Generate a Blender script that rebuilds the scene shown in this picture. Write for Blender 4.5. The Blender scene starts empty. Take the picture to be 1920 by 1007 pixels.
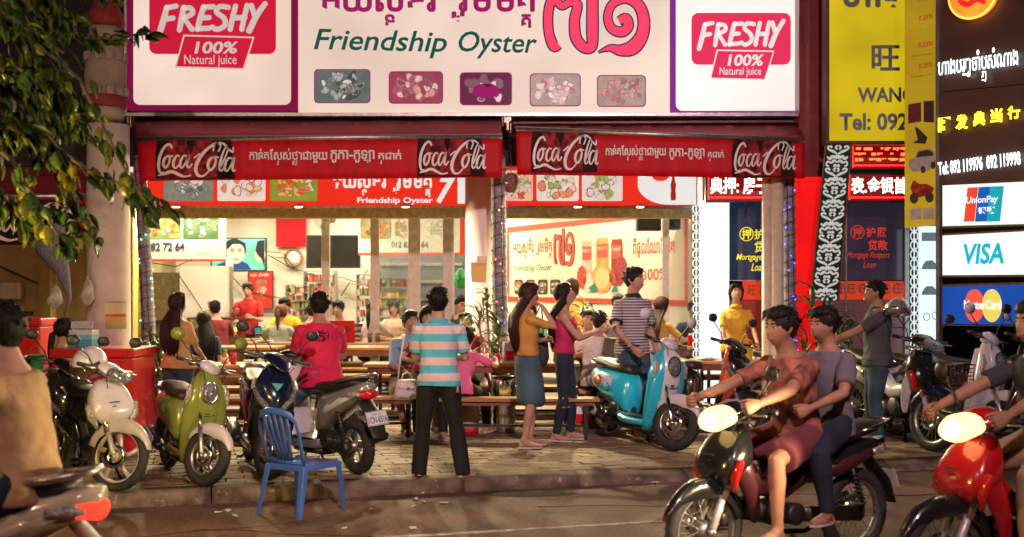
import bpy, math, random
from mathutils import Vector, Matrix, noise
R = math.radians
PI = math.pi
rnd = random.Random(7)
scene = bpy.context.scene
C = scene.collection
# ------------------------------------------------------------------ camera
F = 2200.0            # focal length in photo pixels (photo is 1920 wide)
CH = 1.6              # eye height of the photographer
HY = 555.0            # horizon row in the photo
cam_d = bpy.data.cameras.new('camera')
cam = bpy.data.objects.new('camera', cam_d); C.objects.link(cam)
cam.location = (0, 0, CH); cam.rotation_euler = (R(90), 0, 0)
cam_d.sensor_width = 36; cam_d.lens = 36 * F / 1920; cam_d.shift_y = (HY - 503.5) / 1920
cam_d.clip_start = .05; cam_d.clip_end = 500
cam_d.dof.use_dof = True; cam_d.dof.focus_distance = 10.6; cam_d.dof.aperture_fstop = 2.0
scene.camera = cam
# ------------------------------------------------------------------ night sky, moon, street lamps come with their posts
world = bpy.data.worlds.new('World'); scene.world = world; world.use_nodes = True
wn = world.node_tree; wn.nodes.clear()
wo = wn.nodes.new('ShaderNodeOutputWorld'); wb = wn.nodes.new('ShaderNodeBackground'); ws = wn.nodes.new('ShaderNodeTexSky')
ws.sky_type = 'NISHITA'; ws.sun_disc = False; ws.sun_elevation = R(2); ws.sun_rotation = R(200)
wn.links.new(ws.outputs[0], wb.inputs[0]); wn.links.new(wb.outputs[0], wo.inputs[0])
wb.inputs[1].default_value = .003
scene.view_settings.view_transform = 'Standard'; scene.view_settings.look = 'None'
scene.view_settings.exposure = 0; scene.view_settings.gamma = 1
scene.render.engine = 'CYCLES'
scene.cycles.use_denoising = True
scene.cycles.max_bounces = 6; scene.cycles.diffuse_bounces = 3; scene.cycles.glossy_bounces = 3
scene.cycles.transparent_max_bounces = 10; scene.cycles.transmission_bounces = 4
scene.cycles.sample_clamp_indirect = 4; scene.cycles.sample_clamp_direct = 0
scene.cycles.caustics_reflective = False; scene.cycles.caustics_refractive = False

def P(x, y, Y):
    """the world point seen at photo pixel (x, y) at depth Y"""
    return Vector(((x - 960) * Y / F, Y, CH + (HY - y) * Y / F))
def GX(x, Y): return (x - 960) * Y / F
def GZ(y, Y): return CH + (HY - y) * Y / F
def DY(y, z): return (CH - z) * F / (y - HY)      # depth of a ground point of height z seen at row y

def lamp(name, loc, power, color, size=.3, kind='AREA', target=None, sy=None, parent=None, spread=180):
    l = bpy.data.lights.new(name, kind); l.energy = power; l.color = color
    o = bpy.data.objects.new(name, l); C.objects.link(o)
    if kind == 'AREA':
        l.shape = 'RECTANGLE'; l.size = size; l.size_y = sy or size; l.spread = R(spread)
    else: l.shadow_soft_size = size
    o.location = loc
    if target is not None: o.rotation_euler = (Vector(target) - Vector(loc)).to_track_quat('-Z', 'Y').to_euler()
    if parent: o.parent = parent
    return o

# ------------------------------------------------------------------ materials
MC = {}
def mat(name, col=(.5, .5, .5), rough=.5, metal=0., var=.12, scale=14, bump=.0, emit=None, es=1., trans=0., coat=0., spec=.5, stretch=None, alpha=1, wear=None, bscale=None):
    if name in MC: return MC[name]
    m = bpy.data.materials.new(name); m.use_nodes = True; MC[name] = m
    nt = m.node_tree; b = nt.nodes['Principled BSDF']
    c = (*col, 1)
    b.inputs['Roughness'].default_value = rough; b.inputs['Metallic'].default_value = metal
    b.inputs['Transmission Weight'].default_value = trans; b.inputs['Coat Weight'].default_value = coat
    b.inputs['Specular IOR Level'].default_value = spec; b.inputs['Alpha'].default_value = alpha
    b.inputs['Coat Roughness'].default_value = .08
    tc = nt.nodes.new('ShaderNodeTexCoord'); mp = nt.nodes.new('ShaderNodeMapping'); nt.links.new(tc.outputs['Object'], mp.inputs[0])
    if stretch: mp.inputs['Scale'].default_value = stretch
    if var > 0:
        n = nt.nodes.new('ShaderNodeTexNoise'); n.inputs['Scale'].default_value = scale; n.inputs['Detail'].default_value = 5
        nt.links.new(mp.outputs[0], n.inputs['Vector'])
        r = nt.nodes.new('ShaderNodeValToRGB'); r.color_ramp.elements[0].position = .3; r.color_ramp.elements[1].position = .72
        r.color_ramp.elements[0].color = (*[max(0, v * (1 - var * 1.6)) for v in col], 1)
        r.color_ramp.elements[1].color = (*[min(1, v * (1 + var)) for v in col], 1)
        nt.links.new(n.outputs[0], r.inputs[0]); cs = r.outputs[0]
        if wear:
            n3 = nt.nodes.new('ShaderNodeTexNoise'); n3.inputs['Scale'].default_value = wear[1]; n3.inputs['Detail'].default_value = 8; n3.inputs['Roughness'].default_value = .7
            nt.links.new(mp.outputs[0], n3.inputs['Vector'])
            r3 = nt.nodes.new('ShaderNodeValToRGB'); r3.color_ramp.elements[0].position = wear[2]; r3.color_ramp.elements[1].position = wear[2] + .12
            nt.links.new(n3.outputs[0], r3.inputs[0])
            mx = nt.nodes.new('ShaderNodeMix'); mx.data_type = 'RGBA'; nt.links.new(r3.outputs[0], mx.inputs[0]); nt.links.new(cs, mx.inputs[6]); mx.inputs[7].default_value = (*wear[0], 1); cs = mx.outputs[2]
        nt.links.new(cs, b.inputs['Base Color'])
        mr = nt.nodes.new('ShaderNodeMapRange'); mr.inputs['To Min'].default_value = max(.02, rough - .08); mr.inputs['To Max'].default_value = min(1, rough + .12)
        nt.links.new(n.outputs[0], mr.inputs[0]); nt.links.new(mr.outputs[0], b.inputs['Roughness'])
    else: b.inputs['Base Color'].default_value = c
    if bump > 0:
        n2 = nt.nodes.new('ShaderNodeTexNoise'); n2.inputs['Scale'].default_value = bscale or scale * 4; n2.inputs['Detail'].default_value = 6
        nt.links.new(mp.outputs[0], n2.inputs['Vector'])
        bp = nt.nodes.new('ShaderNodeBump'); bp.inputs['Strength'].default_value = bump; bp.inputs['Distance'].default_value = .02
        nt.links.new(n2.outputs[0], bp.inputs['Height']); nt.links.new(bp.outputs[0], b.inputs['Normal'])
    if emit:
        b.inputs['Emission Color'].default_value = (*emit, 1); b.inputs['Emission Strength'].default_value = es
    return m
def band_mat(name, stops, axis=2, lo=0., hi=1., rough=.8, period=None, bump=.15, metal=0):
    """colour bands along one object axis: stops = [(pos, colour)...], constant ramp; period repeats them"""
    if name in MC: return MC[name]
    m = mat(name, (.5, .5, .5), rough, var=0, bump=bump, scale=10, metal=metal); nt = m.node_tree; b = nt.nodes['Principled BSDF']
    tc = nt.nodes.new('ShaderNodeTexCoord'); sx = nt.nodes.new('ShaderNodeSeparateXYZ'); nt.links.new(tc.outputs['Object'], sx.inputs[0])
    v = sx.outputs[axis]
    if period:
        w = nt.nodes.new('ShaderNodeMath'); w.operation = 'WRAP'; w.inputs[1].default_value = period; w.inputs[2].default_value = 0
        nt.links.new(v, w.inputs[0]); v = w.outputs[0]; lo, hi = 0, period
    mr = nt.nodes.new('ShaderNodeMapRange'); mr.inputs[1].default_value = lo; mr.inputs[2].default_value = hi; nt.links.new(v, mr.inputs[0])
    r = nt.nodes.new('ShaderNodeValToRGB'); r.color_ramp.interpolation = 'CONSTANT'
    e = r.color_ramp.elements
    while len(e) < len(stops): e.new(.5)
    for i, (p, c) in enumerate(stops): e[i].position = p; e[i].color = (*c, 1)
    nt.links.new(mr.outputs[0], r.inputs[0]); nt.links.new(r.outputs[0], b.inputs['Base Color'])
    return m
def glow(name, col, s, paint=None):
    """a lit surface: lamp, tube, backlit sign"""
    return mat(name, paint or tuple(min(.5, c * .6) for c in col), .7, var=0, emit=col, es=s, spec=.1)

# ------------------------------------------------------------------ mesh builder
class MB:
    def __init__(s): s.v = []; s.f = []; s.m = []; s.mi = 0; s.sm = []
    def add(s, vs, fs, smooth=False, M=None):
        o = len(s.v)
        s.v += [tuple(M @ Vector(p)) if M else tuple(p) for p in vs]
        for f in fs: s.f.append([o + i for i in f]); s.m.append(s.mi); s.sm.append(smooth)
        return s
    def box(s, c, d, rz=0, M=None, taper=None):
        x, y, z = d[0] / 2, d[1] / 2, d[2] / 2
        t = taper or 1
        vs = [(-x, -y, -z), (x, -y, -z), (x, y, -z), (-x, y, -z), (-x * t, -y * t, z), (x * t, -y * t, z), (x * t, y * t, z), (-x * t, y * t, z)]
        T = Matrix.Translation(c) @ Matrix.Rotation(rz, 4, 'Z')
        if M: T = M @ T
        return s.add(vs, [(0, 3, 2, 1), (4, 5, 6, 7), (0, 1, 5, 4), (1, 2, 6, 5), (2, 3, 7, 6), (3, 0, 4, 7)], False, T)
    def lim(s, x0, x1, y0, y1, z0, z1): return s.box(((x0 + x1) / 2, (y0 + y1) / 2, (z0 + z1) / 2), (x1 - x0, y1 - y0, z1 - z0))
    def bar(s, a, b, w, h=None, up=(0, 0, 1)):
        a = Vector(a); b = Vector(b); d = b - a; L = d.length; d.normalize()
        u = Vector(up)
        if abs(d.dot(u)) > .95: u = Vector((1, 0, 0))
        x = d.cross(u).normalized(); z = x.cross(d)
        M = Matrix((x, d, z)).transposed().to_4x4(); M.translation = (a + b) / 2
        return s.box((0, 0, 0), (w, L, h or w), 0, M)
    def tube(s, pts, rad, n=10, side=None, cap=True, smooth=True, dome=0, close=False):
        """pts: list of points; rad: one radius, list of radii or list of (a, b)"""
        pts = [Vector(p) for p in pts]; k = len(pts)
        if not isinstance(rad, (list, tuple)): rad = [rad] * k
        rad = [r if isinstance(r, (list, tuple)) else (r, r) for r in rad]
        if dome:
            d0 = (pts[0] - pts[1]).normalized(); d1 = (pts[-1] - pts[-2]).normalized()
            m0 = sum(rad[0]) / 2; m1 = sum(rad[-1]) / 2
            P0 = [pts[0] + d0 * m0 * dome * q for q in (.97, .75, .42)]; R0 = [(rad[0][0] * q, rad[0][1] * q) for q in (.2, .62, .9)]
            P1 = [pts[-1] + d1 * m1 * dome * q for q in (.42, .75, .97)]; R1 = [(rad[-1][0] * q, rad[-1][1] * q) for q in (.9, .62, .2)]
            pts = P0 + pts + P1; rad = R0 + list(rad) + R1; k += 6
            if side is not None and isinstance(side, list): side = [side[0]] * 3 + side + [side[-1]] * 3
        vs = []; prev = None
        for i, p in enumerate(pts):
            if close: t = pts[(i + 1) % k] - pts[i - 1]
            else: t = pts[min(i + 1, k - 1)] - pts[max(i - 1, 0)]
            if t.length < 1e-9: t = Vector((0, 0, 1))
            t.normalize()
            if side is not None: sd = Vector(side[i] if isinstance(side, list) else side)
            elif prev is None: sd = Vector((1, 0, 0)) if abs(t.x) < .9 else Vector((0, 1, 0))
            else: sd = prev
            sd = (sd - t * sd.dot(t))
            if sd.length < 1e-6: sd = t.orthogonal()
            sd.normalize(); prev = sd; up = t.cross(sd)
            for j in range(n):
                a = 2 * PI * j / n
                vs.append(p + sd * (rad[i][0] * math.cos(a)) + up * (rad[i][1] * math.sin(a)))
        fs = []
        for i in range(k if close else k - 1):
            i2 = (i + 1) % k
            for j in range(n):
                fs.append((i * n + j, i * n + (j + 1) % n, i2 * n + (j + 1) % n, i2 * n + j))
        if cap and not close: fs.append(tuple(reversed(range(n)))); fs.append(tuple(range((k - 1) * n, k * n)))
        return s.add(vs, fs, smooth)
    def ball(s, c, r, n=12, M=None):
        if not isinstance(r, (tuple, list)): r = (r, r, r)
        vs = []; fs = []; h = max(4, n // 2)
        for i in range(1, h):
            t = PI * i / h
            for j in range(n):
                a = 2 * PI * j / n
                vs.append((r[0] * math.sin(t) * math.cos(a), r[1] * math.sin(t) * math.sin(a), r[2] * math.cos(t)))
        vs += [(0, 0, r[2]), (0, 0, -r[2])]; T = len(vs) - 2
        for i in range(h - 2):
            for j in range(n): fs.append((i * n + j, (i + 1) * n + j, (i + 1) * n + (j + 1) % n, i * n + (j + 1) % n))
        for j in range(n): fs.append((T, j, (j + 1) % n)); fs.append((T + 1, (h - 2) * n + (j + 1) % n, (h - 2) * n + j))
        Q = Matrix.Translation(c)
        if M: Q = Q @ M
        return s.add(vs, fs, True, Q)
    def lathe(s, prof, n=24, M=None, smooth=True, c=(0, 0, 0)):
        """prof: (radius, height) pairs round z"""
        vs = []; fs = []; k = len(prof)
        for r, z in prof:
            for j in range(n):
                a = 2 * PI * j / n; vs.append((r * math.cos(a), r * math.sin(a), z))
        for i in range(k - 1):
            for j in range(n): fs.append((i * n + j, i * n + (j + 1) % n, (i + 1) * n + (j + 1) % n, (i + 1) * n + j))
        cl = prof[0] == prof[-1]
        if prof[0][0] > 1e-6 and not cl: fs.append(tuple(reversed(range(n))))
        if prof[-1][0] > 1e-6 and not cl: fs.append(tuple(range((k - 1) * n, k * n)))
        Q = Matrix.Translation(c)
        if M: Q = Q @ M
        return s.add(vs, fs, smooth, Q)
    def prism(s, poly, h, M=None, smooth=False):
        """poly in xy extruded from z=0 to z=h"""
        n = len(poly); vs = [(x, y, 0) for x, y in poly] + [(x, y, h) for x, y in poly]
        fs = [tuple(reversed(range(n))), tuple(range(n, 2 * n))] + [(i, (i + 1) % n, n + (i + 1) % n, n + i) for i in range(n)]
        return s.add(vs, fs, smooth, M)
    def loft(s, rings, cap=True, smooth=True, close=False):
        n = len(rings[0]); vs = [p for r in rings for p in r]; fs = []; k = len(rings)
        for i in range(k if close else k - 1):
            i2 = (i + 1) % k
            for j in range(n): fs.append((i * n + j, i * n + (j + 1) % n, i2 * n + (j + 1) % n, i2 * n + j))
        if cap and not close: fs.append(tuple(reversed(range(n)))); fs.append(tuple(range((k - 1) * n, k * n)))
        return s.add(vs, fs, smooth)
    def ribbon(s, pts, ws, th, nrm):
        """a flat strip of varying width following pts in the plane normal to nrm, with thickness"""
        nrm = Vector(nrm).normalized(); pts = [Vector(p) for p in pts]; k = len(pts)
        rings = []
        for i, p in enumerate(pts):
            t = (pts[min(i + 1, k - 1)] - pts[max(i - 1, 0)]).normalized(); sd = t.cross(nrm).normalized() * (ws[i] / 2)
            rings.append([p - sd, p + sd, p + sd + nrm * th, p - sd + nrm * th])
        return s.loft(rings, smooth=False)
    def mesh(s, name):
        me = bpy.data.meshes.new(name); me.from_pydata(s.v, [], s.f)
        me.polygons.foreach_set('material_index', s.m); me.polygons.foreach_set('use_smooth', s.sm); me.update()
        return me
    def obj(s, name, mats, parent=None, loc=None, bevel=0, sub=0, rot=None, seg=2, solid=0, ang=35):
        me = s.mesh(name)
        for m in (mats if isinstance(mats, (list, tuple)) else [mats]): me.materials.append(m)
        return link(name, me, parent, loc, bevel, sub, rot, seg, solid, ang)
def link(name, me, parent=None, loc=None, bevel=0, sub=0, rot=None, seg=2, solid=0, ang=35):
    o = bpy.data.objects.new(name, me); C.objects.link(o)
    if loc: o.location = loc
    if rot: o.rotation_euler = rot
    if parent: o.parent = parent
    if solid: md = o.modifiers.new('thickness', 'SOLIDIFY'); md.thickness = solid; md.offset = 0
    if sub: md = o.modifiers.new('smooth', 'SUBSURF'); md.levels = sub; md.render_levels = sub
    if bevel: md = o.modifiers.new('edge', 'BEVEL'); md.width = bevel; md.segments = seg; md.limit_method = 'ANGLE'; md.angle_limit = R(ang)
    return o
def tag(o, label=None, cat=None, group=None, kind=None):
    if label: o['label'] = label
    if cat: o['category'] = cat
    if group: o['group'] = group
    if kind: o['kind'] = kind
    return o
def thing(name, label, cat, loc=(0, 0, 0), rz=0, group=None, rot=None, scale=None):
    o = bpy.data.objects.new(name, None); C.objects.link(o); o.empty_display_size = .1
    o.location = loc; o.rotation_euler = rot or (0, 0, rz)
    if scale: o.scale = (scale,) * 3
    return tag(o, label, cat, group)
def copy_tree(o, parent=None):
    c = o.copy(); C.objects.link(c); c.parent = parent
    for ch in o.children: copy_tree(ch, c)
    return c
def baked(mb, name, mats, parent, mods):
    """apply modifiers once (remesh etc.) and keep the plain mesh"""
    me = mb.mesh(name); o = bpy.data.objects.new('tmp', me); C.objects.link(o)
    for f in mods: f(o)
    dg = bpy.context.evaluated_depsgraph_get(); dg.update()
    m2 = bpy.data.meshes.new_from_object(o.evaluated_get(dg)); m2.name = name
    C.objects.unlink(o); bpy.data.objects.remove(o); bpy.data.meshes.remove(me)
    m2.materials.clear()
    for m in (mats if isinstance(mats, (list, tuple)) else [mats]): m2.materials.append(m)
    m2.polygons.foreach_set('use_smooth', [True] * len(m2.polygons)); m2.update()
    return m2
def remesh(mb, name, mats, parent, vox=.012, it=4, fac=.6, extra=None):
    def md(o):
        a = o.modifiers.new('r', 'REMESH'); a.mode = 'VOXEL'; a.voxel_size = vox
        b = o.modifiers.new('s', 'SMOOTH'); b.iterations = it; b.factor = fac
    m = baked(mb, name, mats, parent, [md])
    if extra:                                   # closed pieces joined without voxels (fingers)
        import bmesh
        bm = bmesh.new(); bm.from_mesh(m); m3 = extra.mesh('x'); bm.from_mesh(m3); bm.to_mesh(m); bm.free()
        for p in m.polygons: p.use_smooth = True
        bpy.data.meshes.remove(m3)
    return link(name, m, parent)
# ------------------------------------------------------------------ lettering
def text(s, w=None, h=None, bold=0., shear=0., ext=.002, spacing=1., fit='w'):
    """mesh of a line of text, centred on the origin in xz, facing -y; fitted to width w and/or height h"""
    cu = bpy.data.curves.new('t', 'FONT'); cu.body = s; cu.size = 1; cu.offset = bold; cu.shear = shear; cu.extrude = 0
    cu.space_character = spacing; cu.resolution_u = 3
    o = bpy.data.objects.new('t', cu); C.objects.link(o)
    dg = bpy.context.evaluated_depsgraph_get(); dg.update()
    me = bpy.data.meshes.new_from_object(o.evaluated_get(dg)); C.objects.unlink(o); bpy.data.objects.remove(o); bpy.data.curves.remove(cu)
    if not me.vertices: return me
    xs = [v.co.x for v in me.vertices]; ys = [v.co.y for v in me.vertices]
    W = max(xs) - min(xs); H = max(ys) - min(ys); cx = (max(xs) + min(xs)) / 2; cy = (max(ys) + min(ys)) / 2
    sx = w / W if w else h / H; sy = h / H if h else sx
    for v in me.vertices:
        x = (v.co.x - cx) * sx; z = (v.co.y - cy) * sy; v.co = (x, -ext, z)
    return me
def letters(name, s, m, parent, loc, w=None, h=None, rot=None, **k):
    me = text(s, w, h, **k); me.name = name; me.materials.clear(); me.materials.append(m)
    return link(name, me, parent, loc, rot=rot)
def rrect(x0, x1, z0, z1, r, n=5, y=0.):
    """rounded rectangle outline in xz"""
    pts = []
    for cx, cz, a0 in ((x1 - r, z1 - r, 0), (x0 + r, z1 - r, 90), (x0 + r, z0 + r, 180), (x1 - r, z0 + r, 270)):
        for i in range(n + 1): a = R(a0 + 90 * i / n); pts.append((cx + r * math.cos(a), y, cz + r * math.sin(a)))
    return pts
def plate(mb, pts, y0, y1):
    """outline in xz extruded from y0 (front) to y1"""
    n = len(pts); vs = [(p[0], y0, p[-1]) for p in pts] + [(p[0], y1, p[-1]) for p in pts]
    return mb.add(vs, [tuple(range(n)), tuple(reversed(range(n, 2 * n)))] + [(i, n + i, n + (i + 1) % n, (i + 1) % n) for i in range(n)])
def brush(mb, strokes, ox, oz, sx, sz=None, y=-.003, th=.003, shear=0):
    """hand-drawn strokes: each a list of (x, z, width) smoothed by Catmull-Rom"""
    sz = sz or sx
    for st in strokes:
        P4 = [st[0]] + list(st) + [st[-1]]; pts = []; ws = []
        for i in range(1, len(P4) - 2):
            a, b, c, d = P4[i - 1:i + 3]
            for q in range(5):
                t = q / 5
                p = [.5 * (2 * b[k] + (c[k] - a[k]) * t + (2 * a[k] - 5 * b[k] + 4 * c[k] - d[k]) * t * t + (3 * b[k] - a[k] - 3 * c[k] + d[k]) * t ** 3) for k in range(3)]
                pts.append(p)
        pts.append(list(st[-1]))
        L = [Vector((ox + (p[0] + shear * p[1]) * sx, y, oz + p[1] * sz)) for p in pts]
        keep = [0] + [i for i in range(1, len(L)) if (L[i] - L[i - 1]).length > 1e-6]
        mb.ribbon([L[i] for i in keep], [max(.02, pts[i][2]) * sx for i in keep], th, (0, -1, 0))
    return mb
# ================================================================== people
def skinm(tone=0):
    cols = [(.42, .235, .16), (.50, .29, .20), (.33, .17, .11)]
    return mat('skin_%d' % tone, cols[tone], .55, var=.16, scale=11, bump=.12, bscale=160, spec=.35)
HAIR = lambda: band_hair('hair_black', (.012, .009, .008))
def band_hair(n, c): return mat(n, c, .5, spec=.25, var=.5, scale=60, bump=.55, stretch=(1, 1, .06), bscale=120)
def ik(a, t, l1, l2, pole):
    a = Vector(a); t = Vector(t); d = t - a; L = d.length; mx = (l1 + l2) * .995
    if L > mx: t = a + d * (mx / L); d = t - a; L = mx
    u = d.normalized(); x = (l1 * l1 - l2 * l2 + L * L) / (2 * L); h = math.sqrt(max(0, l1 * l1 - x * x))
    p = Vector(pole); p = p - u * p.dot(u)
    if p.length < 1e-5: p = u.orthogonal()
    return a + u * x + p.normalized() * h, t
def lerp(a, b, t): return a + (b - a) * t
def head_mesh(mb, M, s=1., n=28, female=False):
    """skull, jaw, chin and brow as one closed shape; local x right, y forward, z up"""
    vs = []; fs = []; h = 18
    def shape(t, a):
        x = math.sin(t) * math.sin(a); y = math.sin(t) * math.cos(a); z = math.cos(t)
        X = x * .0755; Y = y * .093; Z = z * (.112 if z > 0 else .118)
        if z < 0:
            k = -z
            X *= 1 - (.30 if female else .24) * k ** 1.3
            if y < 0: Y *= 1 - .45 * k; 
            Y += .020 * k
            if y > 0: Y *= 1 - .10 * k
        if y > .2 and -.25 < z < .25: Y -= .006 * max(0, 1 - abs(z - .02) / .2) * min(1, abs(x) * 3) * (1 - abs(x))  # sockets
        if y > .6 and -.85 < z < -.55: Y += .005                        # chin and mouth
        return Vector((X, Y, Z)) * s
    for i in range(1, h):
        for j in range(n): vs.append(M @ shape(PI * i / h, 2 * PI * j / n))
    vs += [M @ shape(0, 0), M @ shape(PI, 0)]; T = len(vs) - 2
    for i in range(h - 2):
        for j in range(n): fs.append((i * n + j, i * n + (j + 1) % n, (i + 1) * n + (j + 1) % n, (i + 1) * n + j))
    for j in range(n): fs.append((T, (j + 1) % n, j)); fs.append((T + 1, (h - 2) * n + j, (h - 2) * n + (j + 1) % n))
    mb.add(vs, fs, True)
    q = lambda x, y, z: M @ (Vector((x, y, z)) * s)
    mb.tube([q(0, .082, .012), q(0, .093, -.006), q(0, .106, -.026), q(0, .092, -.036)], [.006 * s, .0075 * s, .0115 * s, .009 * s], 8, dome=.8)
    for e in (-1, 1):
        mb.ball(q(e * .011, .093, -.031), (.0075 * s,) * 3, 8)
        mb.tube([q(e * .074, -.004, .020), q(e * .083, -.014, .008), q(e * .080, -.008, -.018), q(e * .074, .0, -.032)], [.0095 * s, .012 * s, .010 * s, .007 * s], 8, dome=.8)
    mb.tube([q(-.014, .088, -.060), q(0, .095, -.059), q(.014, .088, -.060)], [.006 * s] * 3, 8, dome=.8)
    return mb
def hand(mb, wrist, d, nrm, side, curl=.4, s=1., spread=.12, thumb=.6, point=0):
    """palm, four bent fingers and a thumb; d = direction of the hand, nrm = back of the hand, side=+1 thumb along cross(d, nrm)"""
    d = Vector(d).normalized(); nrm = Vector(nrm); nrm = (nrm - d * nrm.dot(d)).normalized(); sd = d.cross(nrm) * side
    w = Vector(wrist)
    pm = [w - d * .01 * s, w + d * .03 * s, w + d * .065 * s, w + d * .088 * s]
    mb.tube(pm, [(.025 * s, .018 * s), (.034 * s, .016 * s), (.039 * s, .014 * s), (.036 * s, .011 * s)], 10, side=sd, dome=.4)
    for k, (off, L) in enumerate(((.028, .070), (.0095, .080), (-.0095, .074), (-.027, .058))):
        c = curl if not (point and k == 0) else .05
        b = w + d * .080 * s + sd * off * s; a = 0; p = b - d * .02 * s; pts = [p, b]
        for seg in (.45, .32, .25):
            a += c * 1.15 + .05
            dd = (d * math.cos(a) - nrm * math.sin(a) + sd * (off * spread * 14) * .35).normalized()
            b = b + dd * L * seg * s; pts.append(b)
        mb.tube(pts, [.0095 * s, .0092 * s, .0085 * s, .0078 * s, .0062 * s], 7, dome=.7)
    b = w + d * .018 * s + sd * .022 * s; a = .8 - thumb * .5
    d1 = (d * math.cos(a) + sd * math.sin(a) - nrm * .35).normalized(); d2 = (d * math.cos(a * .4) + sd * math.sin(a * .4) - nrm * (.35 + curl * .4)).normalized()
    mb.tube([b - d1 * .01 * s, b + d1 * .038 * s, b + d1 * .038 * s + d2 * .028 * s, b + d1 * .038 * s + d2 * .052 * s], [.013 * s, .0115 * s, .0098 * s, .0075 * s], 7, dome=.7)
def person(label, loc, rz, H=1.66, fem=False, tone=0, group=None,
           pelvis=None, lean=0., side=0., twist=0., hyaw=0., hpitch=0., htilt=0.,
           lh=None, rh=None, lf=None, rf=None, lpole=None, rpole=None, lkp=None, rkp=None, hl={}, hr={},
           shirt=None, shirt2=None, sleeve='short', collar=None, hem=.0, legs=None, leglen='long', skirt=None,
           hair='short', hairm=None, shoes='sandal', shoem=None, vox=.013, fat=1., detail=True, tuck=False, tank=False, extra=None, footdir=None, coll2=None):
    """local frame: +y is where the person faces, +x their right side"""
    k = H / 1.70; root_loc = Vector(loc); sk = skinm(tone)
    V = lambda x, y, z: Vector((x, y, z)) * k
    hipz = .905
    pel = Vector(pelvis) if pelvis is not None else V(0, 0, hipz)
    # spine
    ca, sa = math.cos(lean), math.sin(lean); cb, sb = math.cos(side), math.sin(side)
    up = Vector((sb, sa * cb, ca * cb)).normalized()
    fw0 = Vector((0, 1, 0)); rt0 = Vector((1, 0, 0))
    rtS = Vector((math.cos(twist), math.sin(twist), 0)); rtS = (rtS - up * rtS.dot(up)).normalized(); fwS = up.cross(rtS)
    def sp(h, fwd=0):      # point on the spine at height h above the hip joints (bends above the pelvis)
        t = min(1, max(0, h / .25)); u = (Vector((0, 0, 1)).lerp(up, t * .85 + .15)).normalized() if h > 0 else Vector((0, 0, 1)).lerp(up, .15).normalized()
        base = pel + (u * h * k if h <= .1 else (Vector((0, 0, 1)).lerp(up, .5).normalized() * .1 * k + up * (h - .1) * k))
        rt = rt0.lerp(rtS, min(1, max(0, (h - .05) / .35))).normalized()
        return base + (up.cross(rt)) * fwd * k, rt
    sh_w = .148 if fem else .176
    SEC_M = [(-.09, .085, .075, 0), (-.02, .160, .105, -.01), (.05, .162, .105, -.005), (.16, .145, .098, 0), (.28, .155, .105, .005), (.38, .166, .110, .005), (.445, .152, .098, 0), (.495, .112, .078, -.005), (.535, .066, .058, -.004)]
    SEC_F = [(-.09, .08, .075, 0), (-.02, .165, .110, -.012), (.05, .158, .105, -.008), (.16, .115, .085, 0), (.28, .132, .098, .008), (.36, .140, .112, .018), (.43, .130, .09, .005), (.48, .096, .068, 0), (.52, .054, .05, -.004)]
    SEC = SEC_F if fem else SEC_M
    def torso(mb, grow=0., h0=-.09, h1=.6, n=20, flare=0.):
        pts = []; rad = []; sd = []
        for h, a, b, f in SEC:
            if h < h0 - 1e-6 or h > h1 + 1e-6: continue
            p, rt = sp(h, f); pts.append(p); rad.append(((a * fat + grow) * k, (b * fat + grow) * k)); sd.append(rt)
        return pts, rad, sd
    neck0, _ = sp(.50, -.005); neckt, rtn = sp(.607, .014)
    hr_ = Matrix.Rotation(twist - hyaw, 4, 'Z')
    Mh = Matrix.Rotation(twist + hyaw, 4, 'Z') @ Matrix.Rotation(-(hpitch) + 0, 4, 'X') @ Matrix.Rotation(htilt, 4, 'Y')
    hc = neckt + Mh.to_3x3() @ (Vector((0, .022, .070)) * k)
    MH = Matrix.Translation(hc) @ Mh
    # arms
    shp = {}; el = {}; wr = {}
    uL, fL = (.285 * k, .255 * k)
    for s_, tgt, pole in ((1, rh, rpole), (-1, lh, lpole)):
        p, rt = sp(.440 if not fem else .425, -.005); a = p + rt * s_ * sh_w * (1 if fat < 1.1 else 1.05) * k
        if tgt is None: tgt = a + Vector((s_ * .06, .05, -.52)) * k - Vector((0, 0, 0))
        else: tgt = Vector(tgt)
        pl = Vector(pole) if pole is not None else Vector((s_ * .35, -1, -.2))
        e, w = ik(a, tgt, uL, fL, pl); shp[s_] = a; el[s_] = e; wr[s_] = w
    # legs
    hp = {}; kn = {}; an = {}
    tL, sL = (.425 * k, .40 * k)
    for s_, tgt, pole in ((1, rf, rkp), (-1, lf, lkp)):
        a = pel + Vector((s_ * .088 * k, 0, -.01 * k))
        tgt = Vector(tgt) if tgt is not None else Vector((s_ * .10 * k, 0, .075 * k))
        pl = Vector(pole) if pole is not None else Vector((s_ * .12, 1, .1))
        q, w = ik(a, tgt, tL, sL, pl); hp[s_] = a; kn[s_] = q; an[s_] = w
    nn = 14 if detail else 10
    body = MB(); pts, rad, sd = torso(body)
    body.tube(pts, rad, nn + 6, side=sd, dome=.5)
    nr = .050 if fem else .058
    body.tube([neck0, neckt, neckt + (hc - neckt) * .5], [(nr + .008) * k, nr * k, nr * .95 * k], nn, dome=.3)
    head_mesh(body, MH, k * 1.0, female=fem)
    am = .85 if fem else 1.0; am *= fat ** .7
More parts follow.
